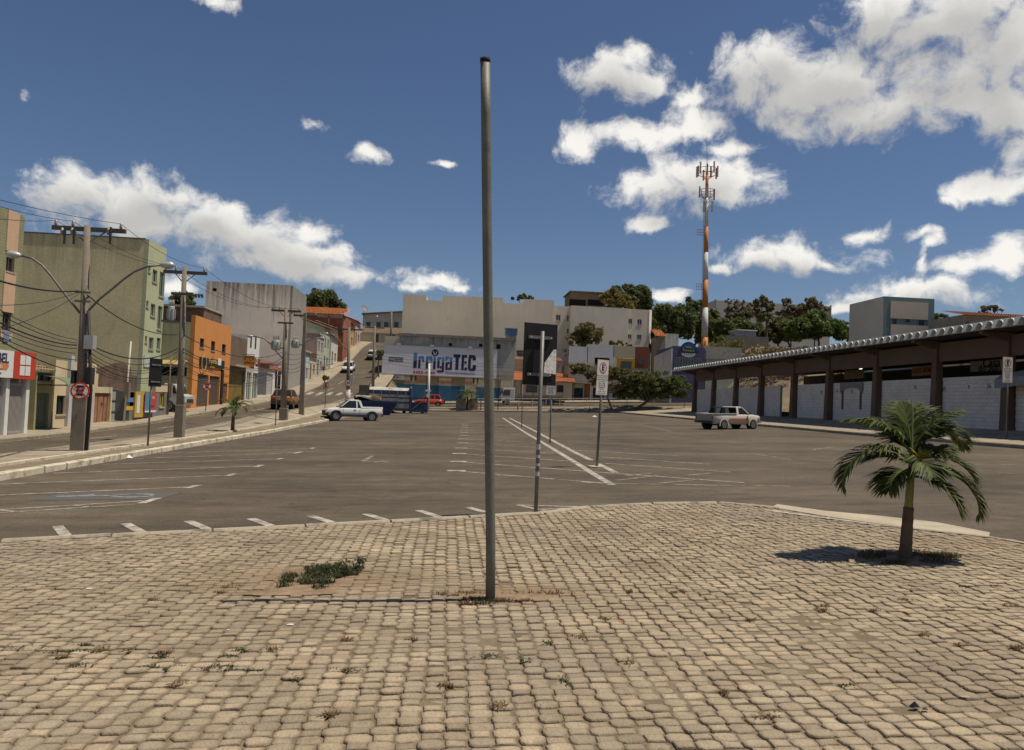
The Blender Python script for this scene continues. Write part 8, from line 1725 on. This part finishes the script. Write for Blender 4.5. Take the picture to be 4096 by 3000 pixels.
for k in range(26): a, e = random.uniform(0, 6.28), random.uniform(.2, 1.2); d = Vector((math.cos(a)*math.cos(e), math.sin(a)*math.cos(e), math.sin(e))); mb.tube([htop + Vector((.06, -.05, .08)), htop + Vector((.06, -.05, .08)) + d*.09, htop + Vector((.06, -.05, .08)) + d*.17 - Vector((0,0,.02))], [.007, .006, .003], 4)
q = mb.build('flower_stalk', mat('yellow_flower_stalk', (.36, .31, .05), .7), hp); q['kind'] = 'stuff'
pm = hit(930, 1725, MED); palm('small palm growing in the median beside the slender pole', pm, 1.05, .09, .06, [(165,60,-20,1.1),(190,30,-80,1.15),(70,80,30,.9),(10,60,-30,1.15),(-20,40,-70,1.0),(120,60,-10,1.0),(40,55,-40,1.0),(-70,20,-80,.9),(-110,30,-80,.9),(150,20,-85,1.0),(95,40,-40,.9)], .36, .85, 26, M_ptr, M_ptr, .024)
xx, zz = PY(1868, 1640, 101.8); palm('palm with hanging dead skirt at the far end of the car park', (xx, 101.8, VERGE(xx, 101.8)), 1.9, .16, .12, [(165,60,-40,1),(190,30,-80,1.1),(70,80,0,.9),(10,60,-40,1.1),(-20,40,-80,1),(120,60,-30,1),(40,55,-60,1),(-70,50,-80,.9),(-110,30,-85,1),(150,20,-85,1)], .7, 1.7, 18, M_ptr, M_ptr, .06)
# two solid rounded masses standing in for the dead skirt of that palm
for s, lab in ((-1, 'left'), (1, 'right')):
    xq, zq = PY(1868 + s*24, 1615, 101.6); o = thing('palm_foot_mass', '%s one of two rounded stained concrete blocks under the far palm' % lab, 'block', (xq, 101.6, VERGE(xq, 101.6))); mb = MB(); zt = PY(1868, 1593, 101.6)[1]; z0 = VERGE(xq, 101.6) - .1
    mb.prism([(xq - .65, z0), (xq + .65, z0), (xq + .65, zt - .35), (xq + .35, zt), (xq - .35, zt), (xq - .65, zt - .35)], 'y', 101.5, 102.2); mb.build('mass_body', mat('stained_mass', (.30, .24, .17), .95, 0, .3, 2, .2, 10, blotch=(1.5, .5, (.10, .075, .05), .8)), o, bevel=.06)
xx, zz = PY(3065, 1350, 134); palm('fan shaped palm among the airy hillside trees', (xx, 134, T(xx, 134)), PY(3062, 1268, 134)[1] - T(xx, 134), .25, .18, [(a, e, e - 70, 1) for a in range(0, 360, 30) for e in (50, 10)], .7, 2.0, 12, M_bark, M_bark, .09)
# ------------------------------------------------------------------ weeds, grass and litter on the square
def tuft(name, label, spots, m, n, hgt, spread=.5, kind='stuff', w=.0035, cat='weeds'):
    """grass blades rooted at the given spots (x, y, rx, ry)"""
    mb = MB()
    for (x, y, rx, ry, k) in spots:
        for _ in range(int(n * k)):
            a, q = random.uniform(0, 6.28), random.random()**.6; px, py = x + rx*q*math.cos(a), y + ry*q*math.sin(a); pz = PAV(px, py) - .012
            h = hgt * random.uniform(.4, 1.15); b = random.uniform(0, 6.28); l = random.uniform(.1, spread) * h * 1.6; d = Vector((math.cos(b), math.sin(b), 0)); s = Vector((-d.y, d.x, 0)) * w * random.uniform(.7, 1.6)
            p = Vector((px, py, pz)); m1 = p + d*l*.35 + Vector((0,0,h*.65)); e = p + d*l + Vector((0,0,h*random.uniform(.7, 1)))
            mb.add([p - s, p + s, m1 + s*.8, m1 - s*.8, e], [(0,1,2,3),(3,2,4)], random.random())
    o = mb.build(name, m); return tag(o, label, cat, kind=kind)
def gp(u, v): p = hit(u, v, PAV); return p.x, p.y
pit = gp(1270, 2310)
mb = MB(); mb.add([(x, y, PAV(x, y) - .045) for x, y in ((PIT_BOX[0]-.05, PIT_BOX[2]-.05), (PIT_BOX[1], PIT_BOX[2]-.05), (PIT_BOX[1], PIT_BOX[3]+.05), (PIT_BOX[0]-.05, PIT_BOX[3]+.05))], [(0,1,2,3)])
pw, pd_ = PIT_BOX[1] - PIT_BOX[0], PIT_BOX[3] - PIT_BOX[2]
sp = []
for i in range(48):
    fx, fy = random.random(), random.random()
    if fx > .72 and fy < .5: continue
    sp.append((PIT_BOX[0] + pw*(.06 + .88*fx), PIT_BOX[2] + pd_*(.12 + .75*fy), .07, .06, random.uniform(.3, 1.2)))
tuft('pit_grass', 'dark green grass growing in the open planting pit', sp, LM['grass'], 95, .05, 1.2, w=.004, cat='grass')
tuft('pit_straw', 'dry stems mixed into the grass of the planting pit', sp[::2], LM['straw'], 60, .05, 1.2, w=.003, cat='grass')
cl = [(PIT_BOX[0] + pw*(.35 + .65*q), PIT_BOX[3] - pd_*random.uniform(.02, .55)*(1.1 - .4*q), PAV(-1.2, 7.1) + random.uniform(.0, .03 + .05*q), random.uniform(.035, .075)) for q in np.random.random(34)]
o = leaves('pit_herbs', LM['grass'], cl, 2400, .024, None, (0, 0, 0), .3); tag(o, 'low leafy weeds filling the back of the planting pit', 'weeds', kind='stuff')
sp = [(palm_p.x + .36*math.cos(a) + random.uniform(-.1, .1), palm_p.y + .22*math.sin(a) + random.uniform(-.05, .05), .16, .10, 1) for a in lin(0, 6.28, 12)] + [(palm_p.x - .45, palm_p.y + .02, .2, .12, 1.6), (palm_p.x + .45, palm_p.y + .05, .2, .12, 1.4)]
M_soil2 = mat('reddish_sand', (.27, .185, .115), .95, 0, .25, 6, .3, 45, blotch=(5, .55, (.18, .12, .075), .7))
def patch(name, label, cx, cy, rx, ry, z, n=54):
    mb = MB(); pts = []
    for i in range(n):
        a = 2*math.pi*i/n; k = 1 + .28*mnoise.noise(Vector((cx*3 + 2.1*math.cos(a), cy*3 + 2.1*math.sin(a), 5))) + .16*mnoise.noise(Vector((9*math.cos(a), 9*math.sin(a), cx))) + random.uniform(-.05, .05)
        pts.append((cx + rx*k*math.cos(a), cy + ry*k*math.sin(a)))
    mb.v = [(x, y, PAV(x, y) + z - .004) for x, y in pts] + [(cx + (x-cx)*.8, cy + (y-cy)*.8, PAV(x, y) + z) for x, y in pts] + [(cx, cy, PAV(cx, cy) + z + .004)]
    mb.f = [(i, (i+1)%n, n+(i+1)%n, n+i) for i in range(n)] + [(n+i, n+(i+1)%n, 2*n) for i in range(n)]
    return tag(mb.build(name, M_soil2, None, True), label, 'sand', kind='stuff')
patch('sand_patch', 'reddish sand filling the planting pit', (PIT_BOX[0]+PIT_BOX[1])/2 - .03, (PIT_BOX[2]+PIT_BOX[3])/2, (PIT_BOX[1]-PIT_BOX[0])*.60, (PIT_BOX[3]-PIT_BOX[2])*.58, -.006)
_q = gp(1150, 2372); patch('sand_patch', 'strip of bare sand in front of the planting pit', _q[0], _q[1], .42, .075, .0045)
_q = gp(2080, 2388); patch('sand_patch', 'sand drift on the stones right of the steel post', _q[0], _q[1], .27, .13, .0045)
_q = gp(1900, 2385); patch('sand_patch', 'sand drift on the stones left of the steel post', _q[0], _q[1], .16, .10, .004)
patch('sand_patch', 'sandy soil round the foot of the palm', palm_p.x, palm_p.y, .50, .31, .003)
patch('sand_patch', 'sand spread on the stones left of the palm', palm_p.x - .6, palm_p.y + .03, .22, .10, .004)
tuft('dry_grass', 'dry brownish grass ringing the foot of the palm', [(x, y, a, c_, k * random.choice((.1, .5, 1.2))) for x, y, a, c_, k in sp], LM['straw'], 130, .07, .9, cat='grass')
tuft('green_grass', 'few green blades among the dry grass under the palm', sp[::2], LM['grass'], 60, .08, .8, cat='grass')
bx, by = gp(1965, 2400)
tuft('post_weeds', 'dry weeds around the foot of the tall steel post', [(bx - .12, by + .02, .13, .05, 1.2), (bx + .05, by - .03, .1, .04, 1), (bx + .25, by - .06, .12, .02, .5), (bx - .22, by + .22, .26, .07, .8), (bx + .42, by + .2, .3, .05, .5), (bx - .2, by - .12, .08, .03, .6)], LM['straw'], 210, .042, 1.2, cat='weeds')
tuft('post_weeds', 'small green weeds at the left foot of the tall steel post', [(bx - .1, by - .01, .12, .04, 1.3), (bx - .05, by - .1, .1, .02, .6)], LM['grass'], 170, .042, 1.1)
green_px = [(110,2590,80,14),(270,2605,90,10),(345,2580,45,8),(320,2660,50,12),(500,2605,30,8),(650,2625,45,10),(610,2668,35,6),(680,2675,30,5),(870,2670,70,16),(910,2625,40,10),(970,2680,90,8),(1185,2715,38,16),(1380,2680,70,10),(1940,2625,70,18),(2100,2640,30,22),(2200,2570,35,12),(2265,2720,24,40),(3390,2742,42,10),(2960,2200+90,20,6),(3650,2360,24,7),(3810,2365,36,8),(3860,2345,26,8),(3980,2340,26,6),(3870,2293,22,5),(710,2670,20,6),(3080,2870,40,7),(960,2600,30,8)]
dry_px = [(720,2735,36,16),(400,2600,30,14),(250,2630,26,8),(660,2610,30,8),(1090,2600,20,10),(2310,2550,34,12),(2415,2475,26,12),(2520,2365,16,10),(2690,2370,18,9),(2730,2365,14,8),(3290,2440,26,16),(3620,2400,30,8),(4040,2420,34,14),(4060,2590,36,14),(3060,2870,50,8),(2000,2825,36,8),(1780,2745,36,9),(1650,2560,26,8),(1390,2560,26,8),(2510,2650,20,14),(2900,2770,24,10),(3300,2425,20,8),(3500,2445,20,8),(3000,2480,18,8),(3850,2580,26,10),(3700,2540,22,8),(880,2370,30,8),(620,2400,26,8),(930,2345,36,9),(1320,2860,30,10)]
def mk(px): return [(*gp(u, v), max(.02, ru/FPX*gp(u, v)[1]), max(.012, rv/FPX*gp(u, v)[1]*2.2), .35 + ru/60) for u, v, ru, rv in px]
tuft('joint_weeds', 'small green weeds sprouting between the paving stones', mk(green_px), LM['grass'], 60, .022, 1.4, w=.0042)
tuft('joint_weeds', 'withered reddish weeds sprouting between the paving stones', mk(dry_px), LM['straw'], 75, .034, 1.3, w=.0036)
rx_ = [(random.uniform(-6, 7), random.uniform(3.4, 11), .02, .012, .25) for _ in range(260)]; rx_ = [q for q in rx_ if inside(q[0], q[1], .3)]
tuft('joint_weeds', 'tiny dry sprouts scattered in the paving joints', rx_, LM['straw'], 30, .018, 1.2, w=.0025)
# tall steel post
pb = Vector((bx, by, PAV(bx, by))); yt = by - .2; xt, zt = PY(1941, 248, yt)
o = thing('steel_post', 'tall bare galvanised steel post with black cap on the paved square', 'post', tuple(pb))
M_post = mat('weathered_galvanised_pipe', (.17, .165, .135), .62, .35, .22, 2.2, .06, 50, .35, blotch=(3, .56, (.09, .085, .07), .7))
n = 10; MB().tube([pb - Vector((0, 0, .2))] + [pb.lerp(Vector((xt, yt, zt)), i/n) for i in range(1, n+1)], .0385, 24).build('shaft', M_post, o, True)
e = (Vector((xt, yt, zt)) - pb).normalized(); MB().tube([Vector((xt, yt, zt)) - e*.005, Vector((xt, yt, zt)) + e*.028], .0405, 24).build('cap', flat('black_rubber_cap', (.012, .011, .01), .8), o, True)
mb = MB(); mb.disc(pb + Vector((.02, 0, -.012)), (0, 0, 1), .16, .012, 14); mb.build('footing', mat('mortar_collar', (.22, .18, .13), .95, 0, .3, 6, .3, 30), o)
# litter
def scrap(label, u, v, s, m, zf=PAV, cat='litter', h=.3):
    p = hit(u, v, zf); mb = MB(); k = 9
    mb.v = [(p.x + s*math.cos(2*math.pi*i/k)*random.uniform(.6, 1), p.y + s*.7*math.sin(2*math.pi*i/k)*random.uniform(.6, 1), p.z + .004 + random.uniform(0, .2)*s*h) for i in range(k)] + [(p.x, p.y, p.z + s*h)]
    mb.f = [(i, (i+1) % k, k) for i in range(k)]; tag(mb.build('litter', m), label, cat)
M_pw = mat('crumpled_white_plastic', (.68, .66, .62), .6, 0, .1, 12, .2, 40)
scrap('white plastic bag lying at the left kerb', 514, 1833, .17, M_pw, G, 'bag', .6)
scrap('white paper scrap near the left edge of the paving', 358, 2356, .035, M_pw); scrap('white paper scrap left of the tall post on the stones', 1162, 2500, .03, M_pw); scrap('white crumb of paper at the left front stones', 300, 2613, .016, M_pw)
scrap('white bit of paper beside the foot of the tall post', 1878, 2410, .022, M_pw); scrap('orange leaf on the stones right of the post', 2483, 2487, .03, mat('orange_leaf', (.36, .11, .05), .8))
scrap('dark withered leaf at the right front of the paving', 3658, 2832, .03, M_black, h=1.2); scrap('smaller dark leaf beside the withered leaf', 3700, 2842, .022, M_black, h=.8); scrap('pale straw stick on the right front stones', 3862, 2790, .03, M_conc); scrap('white crumb on the stones by the planting pit', 913, 2520, .014, M_pw)
scrap('white scrap at the foot of the far kerb near the umbrella trees', 2378, 1668, .35, M_pw, G, 'litter', .5)
# ------------------------------------------------------------------ lettering becomes mesh, fitted to its place
bpy.context.view_layer.update(); dg = bpy.context.evaluated_depsgraph_get()
for o in [o for o in list(COL.objects) if o.type == 'FONT']:
    me = bpy.data.meshes.new_from_object(o.evaluated_get(dg)); me.name = 'lettering'
    for f in fonts:
        if f[0] is o and len(me.vertices):
            _, x0, x1, zb, cap = f
            xs_ = [v.co.x for v in me.vertices]; ys_ = [v.co.y for v in me.vertices]; a, b_ = min(xs_), max(xs_); s = (x1 - x0) / (b_ - a)
            base = 0 - o.data.size * .0
            for v in me.vertices: v.co.x = (v.co.x - a) * s
            if len(o.data.body) < 7:
                top = max(ys_); capy = o.data.size * .70; by = top - capy
                for v in me.vertices: v.co.y = (v.co.y - by) * cap / capy
    n = bpy.data.objects.new(o.name, me); COL.objects.link(n); n.parent = o.parent; n.location = o.location; n.rotation_euler = o.rotation_euler; n.scale = o.scale
    nm = o.name; bpy.data.objects.remove(o); n.name = nm
for o in COL.objects:
    if '_o' in o: del o['_o']
